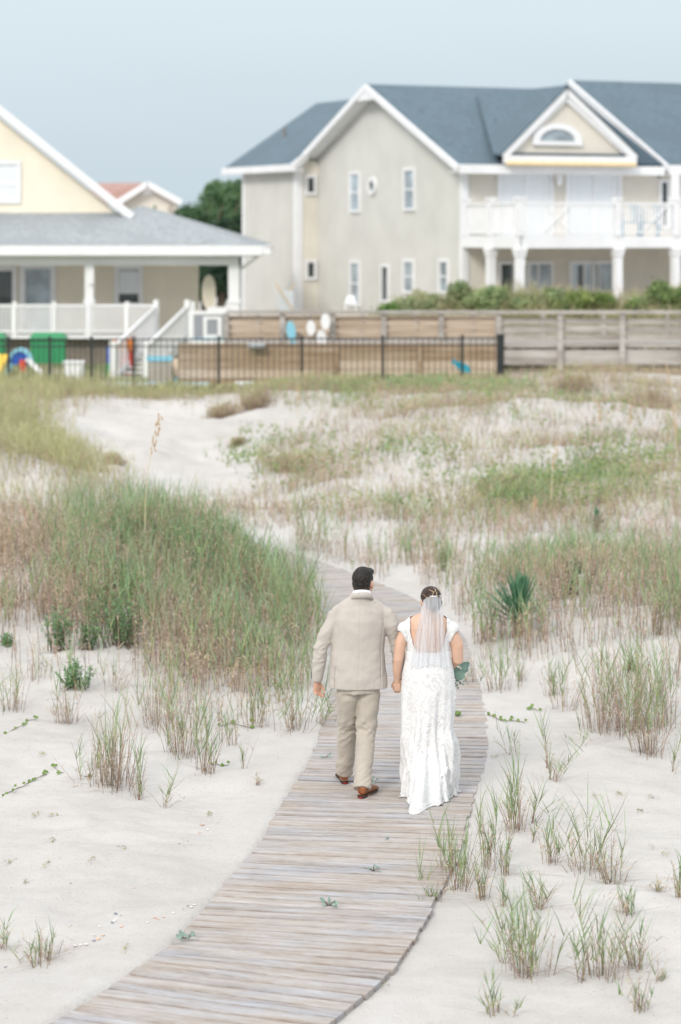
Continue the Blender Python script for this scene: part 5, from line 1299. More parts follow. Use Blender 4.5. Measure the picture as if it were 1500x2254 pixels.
sea_oat(1325, 875, 1060, 44, -12, 'blurred tan sea oat head left of two on the far right dune', 3, .011)
sea_oat(1384, 880, 1060, 44, 4, 'blurred tan sea oat head just right of the left one', 4, .011)
sea_oat(1490, 890, 1110, 42, -8, 'sea oat head at the right picture edge', 5, .011)
sea_oat(656, 845, 960, 50, 0, 'short sea oat head in front of the iron fence', 6, .012)
sea_oat(1480, 800, 960, 50, -14, 'leaning sea oat head under the wooden fence at the right', 7, .012)
sea_oat(1170, 1090, 1210, 35, 8, 'small pale sea oat head behind the yucca', 8, .008)

# ------------------------------------------------------------------ yucca
def yucca(px, py, R, n, lab, seed, tall=1.0):
    c = gspot(px, py); s = c[1] / F; t = thing('yucca_plant', lab, 'yucca', c); rr = random.Random(seed); z0 = .10 * tall
    m = leaf_mat('yucca_leaf_green', (.10, .22, .125), .22, .4)
    for k in range(n):
        el_ = math.radians(rr.uniform(8, 88)) if k > n * .3 else math.radians(rr.uniform(55, 90)); a = rr.uniform(0, 6.283); L = R * s * rr.uniform(.8, 1.1)
        o_ = np.array([0, 0, z0 + rr.uniform(0, .14) * tall]) + c; d = np.array([math.cos(el_) * math.cos(a), math.cos(el_) * math.sin(a), math.sin(el_)]); sd = np.array([-math.sin(a), math.cos(a), 0]); up = np.cross(d, sd)
        V = []; 
        for f, w in ((0, .011), (.35, .017), (.75, .012), (1, .0012)):
            p = o_ + d * L * f - np.array([0, 0, .06 * L * f * f]); V += [p - sd * w + up * w * .35, p - up * w * .0, p + sd * w + up * w * .35]
        Fc = []
        for j in range(3):
            b = j * 3; Fc += [(b, b + 1, b + 4, b + 3), (b + 1, b + 2, b + 5, b + 4)]
        link('leaf', mk_mesh('leaf', V, Fc), m, t)
    MB().tube([c, c + [0, 0, z0 + .12]], [.05, .04], 8).build('trunk', M['bark'], t)
yucca(1142, 1400, 112, 120, 'dark green spiky yucca right of the boardwalk bend', 3)
yucca(1312, 1172, 44, 22, 'small blurred yucca tip on the dune above the wooden stake', 5, .6)

# ------------------------------------------------------------------ leafy bushes and seedlings
def bush(px, py, w, h, n, lab, seed, c0=(.12, .26, .11), c1=(.30, .48, .24), leafsz=.030):
    c = gspot(px, py); s = c[1] / F; t = thing('leafy_bush', lab, 'bush', c, 'leafy green bushes among the dune grass'); r = np.random.default_rng(seed); st = MB(); Vs = []; Cs = []
    for k in range(n):
        a = r.uniform(0, 6.28); l = r.uniform(.0, .9); L = h * s * r.uniform(.6, 1.05); x = r.normal(0, w * s * .15); b = c + np.array([x, r.normal(0, w * s * .12), -.01])
        e = b + np.array([math.cos(a) * math.sin(l) * w * s * .5, math.sin(a) * math.sin(l) * w * s * .4, L * math.cos(l * .7)]); st.tube([b, (b + e) / 2 + [0, 0, .02], e], [.004, .003, .0015], 4)
        m = 26; f = r.uniform(.2, 1.03, m)[:, None]; p = b + (e - b) * f + r.normal(0, .008, (m, 3)); d = r.normal(size=(m, 3)) * [1, 1, .5] + [0, 0, .5]; d /= np.linalg.norm(d, axis=1)[:, None]
        q = np.cross(d, r.normal(size=(m, 3))); q /= np.linalg.norm(q, axis=1)[:, None]; S = (leafsz * r.uniform(.6, 1.3, m))[:, None]
        V = np.stack([p, p + d * S * .5 + q * S * .26, p + d * S, p + d * S * .5 - q * S * .26], 1).reshape(-1, 3); Vs.append(V); tt = r.random((m, 1)); Cs.append(np.repeat(np.array(c0) * (1 - tt) + np.array(c1) * tt, 4, 0))
    st.build('stem', M['bark'], t); V = np.concatenate(Vs); link('foliage', quick_mesh('foliage', V, np.arange(len(V)).reshape(-1, 4), np.concatenate(Cs)), M['leaf'], t)
bush(167, 1516, 78, 62, 34, 'small bright green bush alone on the left sand', 1)
bush(135, 1432, 80, 90, 36, 'leafy bush at the left foot of the grass mound', 2)
bush(190, 1430, 60, 70, 24, 'leafy bush just right of the left-foot bush', 3)
bush(265, 1425, 140, 120, 70, 'large leafy bush inside the left side of the mound', 4)
bush(225, 1345, 150, 130, 70, 'leafy bush high on the left side of the mound', 5, (.11, .23, .09), (.28, .44, .20))
bush(390, 1350, 210, 150, 110, 'dark green leafy mass in the middle of the mound', 6, (.08, .20, .09), (.24, .40, .20))
bush(470, 1375, 130, 110, 60, 'dark leafy mass right of the mound centre', 7, (.08, .19, .08), (.23, .38, .18))
bush(15, 1425, 44, 34, 14, 'low leafy seedling at the left picture edge', 8)
bush(0, 1335, 50, 60, 20, 'leafy sprig among straw at the left picture edge', 9)
bush(975, 1260, 26, 60, 8, 'slim weed with round leaves beside the bride head', 10, (.12, .18, .06), (.22, .30, .10))
bush(1260, 1310, 80, 80, 26, 'dark green low bush behind the yucca', 11, (.04, .09, .03), (.12, .2, .08))
bush(1390, 1480, 40, 40, 8, 'round-leaved weed among straw stems right', 12, (.12, .18, .06), (.22, .30, .10))
bush(610, 1370, 60, 50, 12, 'small leafy patch at the right foot of the mound', 13, (.06, .12, .04), (.16, .25, .09))

def dead_bush(px, py, Y, w, h, lab, seed):
    c = P(px, py, Y); c[2] = float(ground_z(np.array([c[0]]), np.array([Y]))[0]); b = Blades(seed + 400); n = 260; s = Y / F
    q = np.stack([b.r.normal(0, w * s * .28, n), b.r.normal(0, w * s * .3, n), np.zeros(n)], 1) + c; q[:, 2] = ground_z(q[:, 0], q[:, 1])
    b.stalks(q, h * s * b.r.uniform(.5, 1.1, n), 'straw', 5, .7, 2.2, 2); b.stalks(q[::4], h * s, 'olive', 3, .6, 2.2, 2)
    o = link('brush_clump', b.mesh('brush_clump'), M['grass']); set_co(o.data, co_of(o.data) - c); o.location = tuple(c); tag(o, lab, 'brush', 'blurred brush clumps on the far dunes')
dead_bush(565, 912, 53, 70, 46, 'brown brush clump on the rim right of the white sand bowl', 1)
dead_bush(490, 925, 52, 60, 34, 'thin pale brush clump at the right end of the white sand bowl', 2)
dead_bush(522, 972, 48, 22, 16, 'tiny brown brush spot on the sand right of the bowl', 3)
dead_bush(250, 1010, 44, 28, 26, 'small green-brown brush spot in the middle of the white sand', 4)
dead_bush(690, 885, 55, 90, 42, 'brown brush clump under the middle of the iron fence', 5)
dead_bush(640, 1030, 43, 120, 46, 'tan brush bank right of the sand slope', 6)
dead_bush(1110, 1120, 38, 110, 44, 'brown-green brush bank left of the small yucca', 7)
dead_bush(1260, 910, 52, 100, 50, 'brown brush bank on the far right dune', 8)
dead_bush(1420, 930, 50, 110, 52, 'brown brush bank under the rail fence at the far right', 9)
def leaf_disc(c, r, nrm, k=7, notch=True):
    nrm = np.array(nrm, float); nrm /= np.linalg.norm(nrm); a = np.cross(nrm, [0, 1, .1]); a /= np.linalg.norm(a); b = np.cross(nrm, a); V = [c]; 
    for i in range(k): q = 2 * math.pi * i / k; V.append(c + (a * math.cos(q) + b * math.sin(q)) * r * (1 if i % 2 else .94) + nrm * r * .18)
    return V, [(0, 1 + i, 1 + (i + 1) % k) for i in range(k)]
M['penny'] = leaf_mat('pennywort_leaf', (.17, .26, .07), .3)
def penny(points, lab, seed, r=4.1, cat='creeping plant'):
    rr = random.Random(seed); w = [gspot(x, y) for x, y in points]; t = thing('pennywort_runner', lab, cat, w[0], 'runners of round leaves on the sand')
    st = MB(); st.tube([q + [0, 0, .008] for q in w], [.003] * len(w), 4); st.build('runner', M['bark'], t)
    for q in w:
        s = q[1] / F
        for _ in range(rr.choice((1, 1, 2))):
            c = q + np.array([rr.uniform(-5, 5) * s, rr.uniform(-.05, .05), rr.uniform(.010, .028)]); V, Fc = leaf_disc(c, r * s * rr.uniform(.75, 1.15), (rr.uniform(-.4, .4), -.8 + rr.uniform(-.3, .3), 1)); link('leaf', mk_mesh('leaf', V, Fc), M['penny'], t)
penny([(5, 1755), (14, 1747), (28, 1744), (39, 1737), (52, 1733), (60, 1727), (68, 1722), (75, 1719), (95, 1708), (103, 1706)], 'curving trail of round green leaves at the left picture edge', 1)
penny([(15, 1616), (33, 1606), (53, 1597), (63, 1587), (79, 1586)], 'short trail of round leaves below the left straw tuft', 2)
penny([(465, 1685), (478, 1684), (487, 1687), (503, 1686)], 'tiny trail of round leaves right of the orange-based tuft', 3, 4)
penny([(485, 1600), (510, 1594), (558, 1605), (557, 1592)], 'scattered round leaves left of the arching tuft', 4, 6)
penny([(120, 1690), (132, 1702), (200, 1713), (225, 1668)], 'yellowing round leaves at the foot of the brown tuft', 5, 5)
penny([(1073, 1575), (1084, 1578), (1100, 1586), (1110, 1589), (1127, 1588), (1145, 1590), (1155, 1592)], 'trail of small leaves on the sand right of the dress', 6, 5)
penny([(1160, 1562), (1172, 1560), (1184, 1566)], 'three yellow-green leaves beside the walk above the leaf trail', 7, 5)
penny([(1022, 1582), (1036, 1583), (1048, 1582)], 'small leaves creeping over the boards right of the dress', 8, 5)

# flat yellowish seedlings on the sand
M['seedling'] = leaf_mat('sand_seedling', (.36, .34, .17), .2)
SE = [(115, 1850, 'left of the small pair on the left sand'), (270, 1868, 'right of the spotted pair on the left sand'), (200, 1893, 'greenish one left of the boardwalk middle'), (105, 1903, 'below the small pair'), (18, 1898, 'at the left picture edge'), (58, 1945, 'near the left edge above the corner tuft'), (80, 1795, 'with a long twig under the leaf trail'), (118, 1797, 'with yellow leaves beside the long twig'), (462, 1795, 'lone one near the boardwalk left edge'), (95, 1660, 'pale one above the leaf trail'), (1365, 1752, 'on the open right sand, the larger'), (1310, 1752, 'left of the larger one on the right sand'), (1410, 1788, 'below the larger one on the right sand'), (1435, 1757, 'right of the larger one'), (1090, 1668, 'beside the right plank ends'), (1435, 1868, 'left of the two near the right edge'), (1465, 1882, 'right of the two near the right edge'), (1200, 1865, 'among the row of tufts'), (850, 2172, 'yellow one at the lower plank ends'), (1112, 1770, 'among tufts at the walk edge'), (272, 2092, 'reddish one above the bottom left boards')]
for i, (x, y, lab) in enumerate(SE):
    c = gspot(x, y); rr = random.Random(i + 50); mb = MB(); s = c[1] / F
    for k in range(10):
        q = c + np.array([rr.gauss(0, 5.5) * s, rr.gauss(0, .045), rr.uniform(.006, .02)]); V, Fc = leaf_disc(q, rr.uniform(1.6, 3.6) * s, (rr.uniform(-.7, .7), rr.uniform(-.5, .5), 1), 6); mb.add(V, Fc)
    o = mb.build('sand_seedling', M['seedling']); rebase(o); tag(o, 'flat pale seedling on the sand, ' + lab, 'seedling', 'flat seedlings on the sand')

# silvery leaf sprigs on the boards
M['silver_leaf'] = leaf_mat('silver_green_leaf', (.26, .36, .31), .25)
def sprig(px, py, w, n, lab, seed, on_wood=True, m='silver_leaf', sz=4.3):
    c = gspot(px, py); 
    if on_wood: Y = gy(py); c = np.array([GX(px, Y), Y, 0.0])
    s = c[1] / F; rr = random.Random(seed); t = thing('leaf_sprig', lab, 'sprig', c); st = MB()
    for k in range(n):
        q = c + np.array([rr.uniform(-w, w) * s * .5, rr.uniform(-.05, .05), rr.uniform(.008, .04)]); st.tube([c + [0, 0, .004], q], [.002, .0015], 4); V, Fc = leaf_disc(q, sz * s * rr.uniform(.7, 1.2), (rr.uniform(-.7, .7), -.9, .8 + rr.random()), 7); link('leaf', mk_mesh('leaf', V, Fc), M[m], t)
    st.build('stem', M['bark'], t)
sprig(725, 1994, 38, 16, 'silvery green leaf sprig lying on the boards in the foreground', 1)
sprig(412, 2068, 50, 16, 'silvery sprig at the left edge of the boards', 2, False, sz=5)
sprig(822, 1918, 40, 9, 'thin green sprig lying in a gap between boards', 3, True, sz=3)
sprig(716, 1668, 28, 5, 'tiny sprig on the boards left of the groom shoe', 4, True, sz=3)
sprig(820, 1722, 24, 7, 'tiny green sprig on the boards right of the groom heel', 5, True, sz=3)
sprig(1005, 1577, 20, 9, 'bright green weed growing between boards beside the dress', 6, True, 'penny', 5)
sprig(855, 1848 - 0, 10, 3, 'tiny dry leaf on the boards below the train', 7, True, sz=3)

# shells
M['shell_w'] = mat('white_shell', (.74, .70, .66), .4, .1, 40); M['shell_o'] = mat('peach_shell', (.66, .44, .32), .45, .2, 40); M['shell_b'] = mat('blue_grey_shell', (.22, .24, .30), .4, .3, 40)
SH = [(166, 2083, 10, 'w'), (178, 2081, 8, 'w'), (190, 2080, 11, 'w'), (207, 2072, 9, 'b'), (216, 2068, 12, 'o'), (228, 2060, 8, 'o'), (207, 2060, 7, 'w'), (219, 2040, 7, 'w'), (252, 2028, 10, 'w'), (248, 2032, 8, 'b'), (258, 2024, 8, 'w'), (255, 2012, 9, 'b'), (267, 2016, 4, 'b'), (268, 2040, 9, 'o'), (325, 2031, 8, 'w'), (341, 2021, 9, 'o'), (348, 2024, 7, 'o'), (360, 2020, 7, 'o'), (382, 2011, 7, 'w'), (422, 1998, 10, 'w'), (428, 1993, 8, 'w'), (404, 2002, 4, 'b'), (414, 1995, 6, 'b'), (446, 1816, 10, 'o'), (440, 1834, 7, 'o'), (458, 1827, 7, 'w'), (478, 1811, 6, 'w'), (420, 1858, 6, 'w'), (395, 1858, 5, 'b'), (414, 1852, 4, 'b'), (142, 1905, 7, 'w'), (156, 1945, 5, 'b'), (12, 2130, 8, 'b'), (106, 2045, 6, 'w'), (78, 2052, 5, 'b'), (295, 1955, 5, 'o')]
cn = {'w': 'white', 'o': 'peach', 'b': 'blue-grey'}
def shell_words():
    cl = lambda x, y: 'in the lowest cluster near the bottom left' if y > 2050 and x < 300 and x > 110 else 'in the drift left of the walk' if 2000 < y < 2055 and x > 240 and x < 375 else 'close to the plank edge' if x > 375 and y > 1980 else 'near the walk beside the smooth sand' if x > 390 else 'alone towards the left picture edge'
    ordw = ['leftmost', 'second from left', 'third from left', 'fourth from left', 'fifth from left', 'sixth from left', 'seventh from left']; gr = {}
    for i, (x, y, d, k) in enumerate(SH): gr.setdefault((cl(x, y), k), []).append((x, i))
    out = {}
    for (c_, k), l in gr.items():
        l.sort()
        for n_, (x, i) in enumerate(l): out[i] = (cn[k] + ' shell fragment ' + c_) if len(l) == 1 else (ordw[n_] + ' ' + cn[k] + ' shell fragment ' + c_)
    return out
SHW = shell_words()
for i, (x, y, d, k) in enumerate(SH):
    c = gspot(x, y); s = c[1] / F; rr = random.Random(i); mb = MB(); R = d * s * .5; V = []; yaw = rr.uniform(0, 6.28)
    n = 9
    for j, (f, hgt) in enumerate(((1, 0), (.8, .22), (.45, .36))):
        for q in range(n):
            a = 2 * math.pi * q / n; rip = 1 + .08 * (q % 2); x_, y_ = R * f * rip * math.cos(a), R * f * .8 * rip * math.sin(a) + (1 - f) * -R * .5
            V.append((c[0] + x_ * math.cos(yaw) - y_ * math.sin(yaw), c[1] + x_ * math.sin(yaw) + y_ * math.cos(yaw), c[2] + hgt * R + .004 + .12 * R * math.cos(a)))
    V.append((c[0], c[1], c[2] + .42 * R + .004)); Fc = [(j * n + q, j * n + (q + 1) % n, (j + 1) * n + (q + 1) % n, (j + 1) * n + q) for j in range(2) for q in range(n)] + [(2 * n + q, 2 * n + (q + 1) % n, 3 * n) for q in range(n)] + [tuple(range(n - 1, -1, -1))]
    mb.add(V, Fc); o = mb.build('seashell', M['shell_' + k], None, True); rebase(o)
    tag(o, SHW[i], 'seashell', f'{cn[k]} shell fragments left of the boardwalk')

# weathered stake
t = gspot(1283, 1335); zt = P(1283, 1266, t[1])[2]
mb = MB(); mb.hexa([(t[0] - .028, t[1] - .03, t[2] - .1), (t[0] + .028, t[1] - .03, t[2] - .1), (t[0] + .028, t[1] + .03, t[2] - .1), (t[0] - .028, t[1] + .03, t[2] - .1), (t[0] - .045, t[1] - .03, zt), (t[0] + .010, t[1] - .03, zt + .012), (t[0] + .010, t[1] + .03, zt + .012), (t[0] - .045, t[1] + .03, zt)])
o = mb.build('wooden_stake', M['fence_wood']); rebase(o); tag(o, 'leaning grey wooden stake in the grass right of the yucca', 'stake')

# ------------------------------------------------------------------ people
def skin_mat(name, c):
    m, nt, b = new_mat(name); n = noise_node(nt, 14, 4); r = ramp_node(nt, n.outputs['Fac'], [(0.3, tuple(x * .92 for x in c)), (0.7, tuple(min(1, x * 1.06) for x in c))])
    nt.links.new(r.outputs[0], b.inputs['Base Color']); b.inputs['Roughness'].default_value = .5
    b.inputs['Subsurface Weight'].default_value = .12; b.inputs['Subsurface Radius'].default_value = (.02, .008, .004); return m
M['skin_m'] = skin_mat('warm_skin', (.56, .325, .235)); M['skin_f'] = skin_mat('light_warm_skin', (.60, .38, .275))
def cloth_mat(name, c, weave=420, var=.08, spots=False, rough=.85):
    m, nt, b = new_mat(name); n = noise_node(nt, 7, 5); f = noise_node(nt, weave, 2, mapscale=(1, 1, .25))
    a = nt.nodes.new('ShaderNodeMath'); a.operation = 'MULTIPLY_ADD'; a.inputs[1].default_value = .5; nt.links.new(n.outputs['Fac'], a.inputs[0])
    h = nt.nodes.new('ShaderNodeMath'); h.operation = 'MULTIPLY'; h.inputs[1].default_value = .5; nt.links.new(f.outputs['Fac'], h.inputs[0]); nt.links.new(h.outputs[0], a.inputs[2])
    r = ramp_node(nt, a.outputs[0], [(.35, tuple(x * (1 - var) for x in c)), (.65, tuple(x * (1 + var) for x in c))]); src = r.outputs[0]
    if spots:      # rain drops soaked into the shoulders
        g = nt.nodes.new('ShaderNodeNewGeometry'); sp = nt.nodes.new('ShaderNodeSeparateXYZ'); nt.links.new(g.outputs['Position'], sp.inputs[0])
        hz = nt.nodes.new('ShaderNodeMapRange'); hz.inputs[1].default_value = 1.36; hz.inputs[2].default_value = 1.47; nt.links.new(sp.outputs['Z'], hz.inputs[0])
        v = noise_node(nt, 85, 2, rough=.8); vr = ramp_node(nt, v.outputs['Fac'], [(.34, (1, 1, 1)), (.40, (0, 0, 0))])
        mu = nt.nodes.new('ShaderNodeMath'); mu.operation = 'MULTIPLY'; nt.links.new(vr.outputs[0], mu.inputs[0]); nt.links.new(hz.outputs[0], mu.inputs[1])
        mu2 = nt.nodes.new('ShaderNodeMath'); mu2.operation = 'MULTIPLY'; mu2.inputs[1].default_value = .8; nt.links.new(mu.outputs[0], mu2.inputs[0])
        mx = nt.nodes.new('ShaderNodeMix'); mx.data_type = 'RGBA'; nt.links.new(mu2.outputs[0], mx.inputs['Factor']); nt.links.new(src, mx.inputs['A']); mx.inputs['B'].default_value = (*[x * .55 for x in c], 1); src = mx.outputs['Result']
    nt.links.new(src, b.inputs['Base Color']); b.inputs['Roughness'].default_value = rough; b.inputs['Specular IOR Level'].default_value = .2
    b.inputs['Sheen Weight'].default_value = .15
    bump_node(nt, b, f.outputs['Fac'], .25, .002); return m
M['suit'] = cloth_mat('beige_wool_jacket', (.465, .425, .385), spots=True); M['trouser'] = cloth_mat('beige_wool_trousers', (.435, .39, .335))
M['shirt'] = cloth_mat('white_shirt', (.80, .81, .84)); M['leather'] = mat('tan_brown_leather', (.25, .085, .03), .35, .35, 22); M['sole'] = mat('dark_sole', (.05, .025, .015), .6)
M['heel_red'] = mat('red_heel_patch', (.40, .02, .03), .5); M['sock'] = mat('dark_sock', (.03, .03, .035), .9)
def hair_mat(name, c0, c1, ms):
    m, nt, b = new_mat(name); n = noise_node(nt, 60, 4, mapscale=ms); r = ramp_node(nt, n.outputs['Fac'], [(.35, c0), (.7, c1)])
    nt.links.new(r.outputs[0], b.inputs['Base Color']); b.inputs['Roughness'].default_value = .48; b.inputs['Specular IOR Level'].default_value = .3; bump_node(nt, b, n.outputs['Fac'], 1.0, .008); return m
M['hair_m'] = hair_mat('black_hair', (.006, .005, .005), (.03, .024, .02), (1, .25, 1)); M['hair_f'] = hair_mat('dark_brown_hair', (.020, .010, .008), (.07, .038, .028), (1, .6, .25))
M['fade'] = mat('short_faded_hair', (.06, .042, .034), .8, .5, 200)
M['gold'] = mat('gold_wire', (.75, .58, .38), .3, .1, 9, metal=.8)
def lace_mat():
    m, nt, b = new_mat('white_lace'); tc = nt.nodes.new('ShaderNodeTexCoord')
    d = noise_node(nt, 5, 3); mp = nt.nodes.new('ShaderNodeVectorMath'); mp.operation = 'MULTIPLY_ADD'; nt.links.new(d.outputs['Color'], mp.inputs[0]); mp.inputs[1].default_value = (.35, .35, .5); nt.links.new(tc.outputs['Object'], mp.inputs[2])
    w = nt.nodes.new('ShaderNodeTexWave'); w.inputs['Scale'].default_value = 9; w.inputs['Distortion'].default_value = 5; w.inputs['Detail'].default_value = 2; w.inputs['Detail Scale'].default_value = 1.5; nt.links.new(mp.outputs[0], w.inputs[0])
    v = nt.nodes.new('ShaderNodeTexVoronoi'); v.inputs['Scale'].default_value = 34; v.feature = 'F1'; nt.links.new(mp.outputs[0], v.inputs['Vector'])
    fl = ramp_node(nt, v.outputs['Distance'], [(.25, (1, 1, 1)), (.5, (0, 0, 0))]); wl_ = ramp_node(nt, w.outputs['Fac'], [(.42, (0, 0, 0)), (.58, (1, 1, 1))])
    mx = nt.nodes.new('ShaderNodeMath'); mx.operation = 'MAXIMUM'; nt.links.new(fl.outputs[0], mx.inputs[0]); nt.links.new(wl_.outputs[0], mx.inputs[1])
    r = ramp_node(nt, mx.outputs[0], [(.1, (.63, .62, .615)), (.9, (.71, .71, .715))]); nt.links.new(r.outputs[0], b.inputs['Base Color'])
    b.inputs['Roughness'].default_value = .75; b.inputs['Subsurface Weight'].default_value = .08; b.inputs['Subsurface Radius'].default_value = (.02, .02, .02)
    bump_node(nt, b, mx.outputs[0], .2, .003); return m
M['lace'] = lace_mat()
def veil_mat():
    m, nt, b = new_mat('sheer_white_tulle'); n = noise_node(nt, 1.0, 5, mapscale=(38, 5, 2.6)); b.inputs['Base Color'].default_value = (.80, .82, .85, 1); b.inputs['Roughness'].default_value = .8
    tl = nt.nodes.new('ShaderNodeBsdfTranslucent'); tl.inputs[0].default_value = (.82, .84, .87, 1); ms = nt.nodes.new('ShaderNodeMixShader'); ms.inputs[0].default_value = .4; nt.links.new(b.outputs[0], ms.inputs[1]); nt.links.new(tl.outputs[0], ms.inputs[2])
    tr = nt.nodes.new('ShaderNodeBsdfTransparent'); mr = nt.nodes.new('ShaderNodeMapRange'); mr.inputs[1].default_value = .35; mr.inputs[2].default_value = .65; mr.inputs[3].default_value = .34; mr.inputs[4].default_value = .84; nt.links.new(n.outputs['Fac'], mr.inputs[0])
    m2 = nt.nodes.new('ShaderNodeMixShader'); nt.links.new(mr.outputs[0], m2.inputs[0]); nt.links.new(tr.outputs[0], m2.inputs[1]); nt.links.new(ms.outputs[0], m2.inputs[2]); nt.links.new(m2.outputs[0], nt.nodes['Material Output'].inputs[0]); return m
M['veil'] = veil_mat()
M['eye'] = mat('eye_white', (.75, .73, .70), .2); M['iris'] = mat('brown_iris', (.05, .025, .015), .2); M['lip'] = mat('lips', (.45, .17, .15), .45)

def rotz(v, yaw): c, s = math.cos(yaw), math.sin(yaw); return np.array([v[0] * c - v[1] * s, v[0] * s + v[1] * c, v[2]])
def hand_geo(w, d, n, thumb, k=1.0, curl=(.35, .45, .35), r=.0088):
    """w wrist, d towards the fingers, n palm normal, thumb +1/-1 side"""
    w = np.array(w, float); d = np.array(d, float); d /= np.linalg.norm(d); n = np.array(n, float); n = n - d * n.dot(d); n /= np.linalg.norm(n); s = np.cross(n, d) * thumb
    out = [tube_geo([w - d * .03 * k, w + d * .015 * k, w + d * .05 * k, w + d * .082 * k], [(.026 * k, .019 * k), (.029 * k, .018 * k), (.038 * k, .016 * k), (.037 * k, .012 * k)], 14, ref=n)]
    for i, (off, L) in enumerate(((.029, .072), (.010, .080), (-.009, .075), (-.027, .060))):
        p = w + d * (.080 - .004 * abs(i - 1)) * k + s * off * k; pts = [p - d * .02 * k, p]; a = .12 + .05 * i; 
        for j, f in enumerate((.45, .30, .25)):
            a += curl[j] + .05 * i; dd = d * math.cos(a) + n * math.sin(a) + s * off * 1.2 * (1 if j == 0 else .3); p = p + dd / np.linalg.norm(dd) * L * f * k; pts.append(p)
        out.append(tube_geo(pts, [r * k, r * k * 1.02, r * k * .95, r * k * .88, r * k * .72], 10, ref=s))
    b = w + d * .020 * k + s * .020 * k; p1 = b + (d * .7 + s * .65 + n * .35) * .036 * k; p2 = p1 + (d * .9 + s * .2 + n * .45) * .030 * k; p3 = p2 + (d * .9 - s * .05 + n * .4) * .022 * k
    out.append(tube_geo([b - d * .01 * k, p1, p2, p3], [.014 * k, .0115 * k, .0098 * k, .008 * k], 10, ref=n)); return out
def head_geo(c, yaw, k=1.0, pitch=0.0):
    c = np.array(c, float); f = lambda x, y, z: c + rotz((x * k, y * k, z * k), yaw)
    g = [ellipsoid_geo(c + rotz((0, -.008 * k, .018 * k), yaw), (.076 * k, .096 * k, .100 * k), 28, 18, yaw), ellipsoid_geo(f(0, .022, -.055), (.060 * k, .070 * k, .068 * k), 24, 14, yaw), ellipsoid_geo(f(0, .065, -.092), (.026 * k, .025 * k, .022 * k), 14, 10, yaw)]
    g.append(tube_geo([f(0, .088, .012), f(0, .103, -.012), f(0, .112, -.032)], [.009 * k, .011 * k, .015 * k], 10)); g.append(ellipsoid_geo(f(0, .088, .032), (.045 * k, .014 * k, .012 * k), 14, 8, yaw))
    for s in (-1, 1):
        g.append(ellipsoid_geo(f(s * .078, -.002, -.014), (.009 * k, .020 * k, .032 * k), 14, 10, yaw + s * .35)); g.append(ellipsoid_geo(f(s * .080, -.012, -.004), (.008 * k, .010 * k, .022 * k), 10, 8, yaw + s * .5))
        g.append(ellipsoid_geo(f(s * .042, .062, -.022), (.022 * k, .022 * k, .020 * k), 12, 8, yaw))
    g.append(ellipsoid_geo(f(0, .092, -.062), (.024 * k, .010 * k, .009 * k), 12, 8, yaw)); return g
def face_parts(c, yaw, root, k=1.0):
    c = np.array(c, float); f = lambda x, y, z: c + rotz((x * k, y * k, z * k), yaw)
    for s in (-1, 1):
        V, Fc = ellipsoid_geo(f(s * .031, .079, .010), (.014 * k, .012 * k, .009 * k), 12, 8, yaw); e_ = link('eye', mk_mesh('eye', V, Fc, True), M['eye'], root); V, Fc = ellipsoid_geo(f(s * .031, .0885, .010), (.006 * k, .004 * k, .006 * k), 10, 6, yaw); link('iris', mk_mesh('iris', V, Fc, True), M['iris'], e_)
    V, Fc = ellipsoid_geo(f(0, .099, -.064), (.022 * k, .006 * k, .007 * k), 12, 6, yaw); link('lips', mk_mesh('lips', V, Fc, True), M['lip'], root)

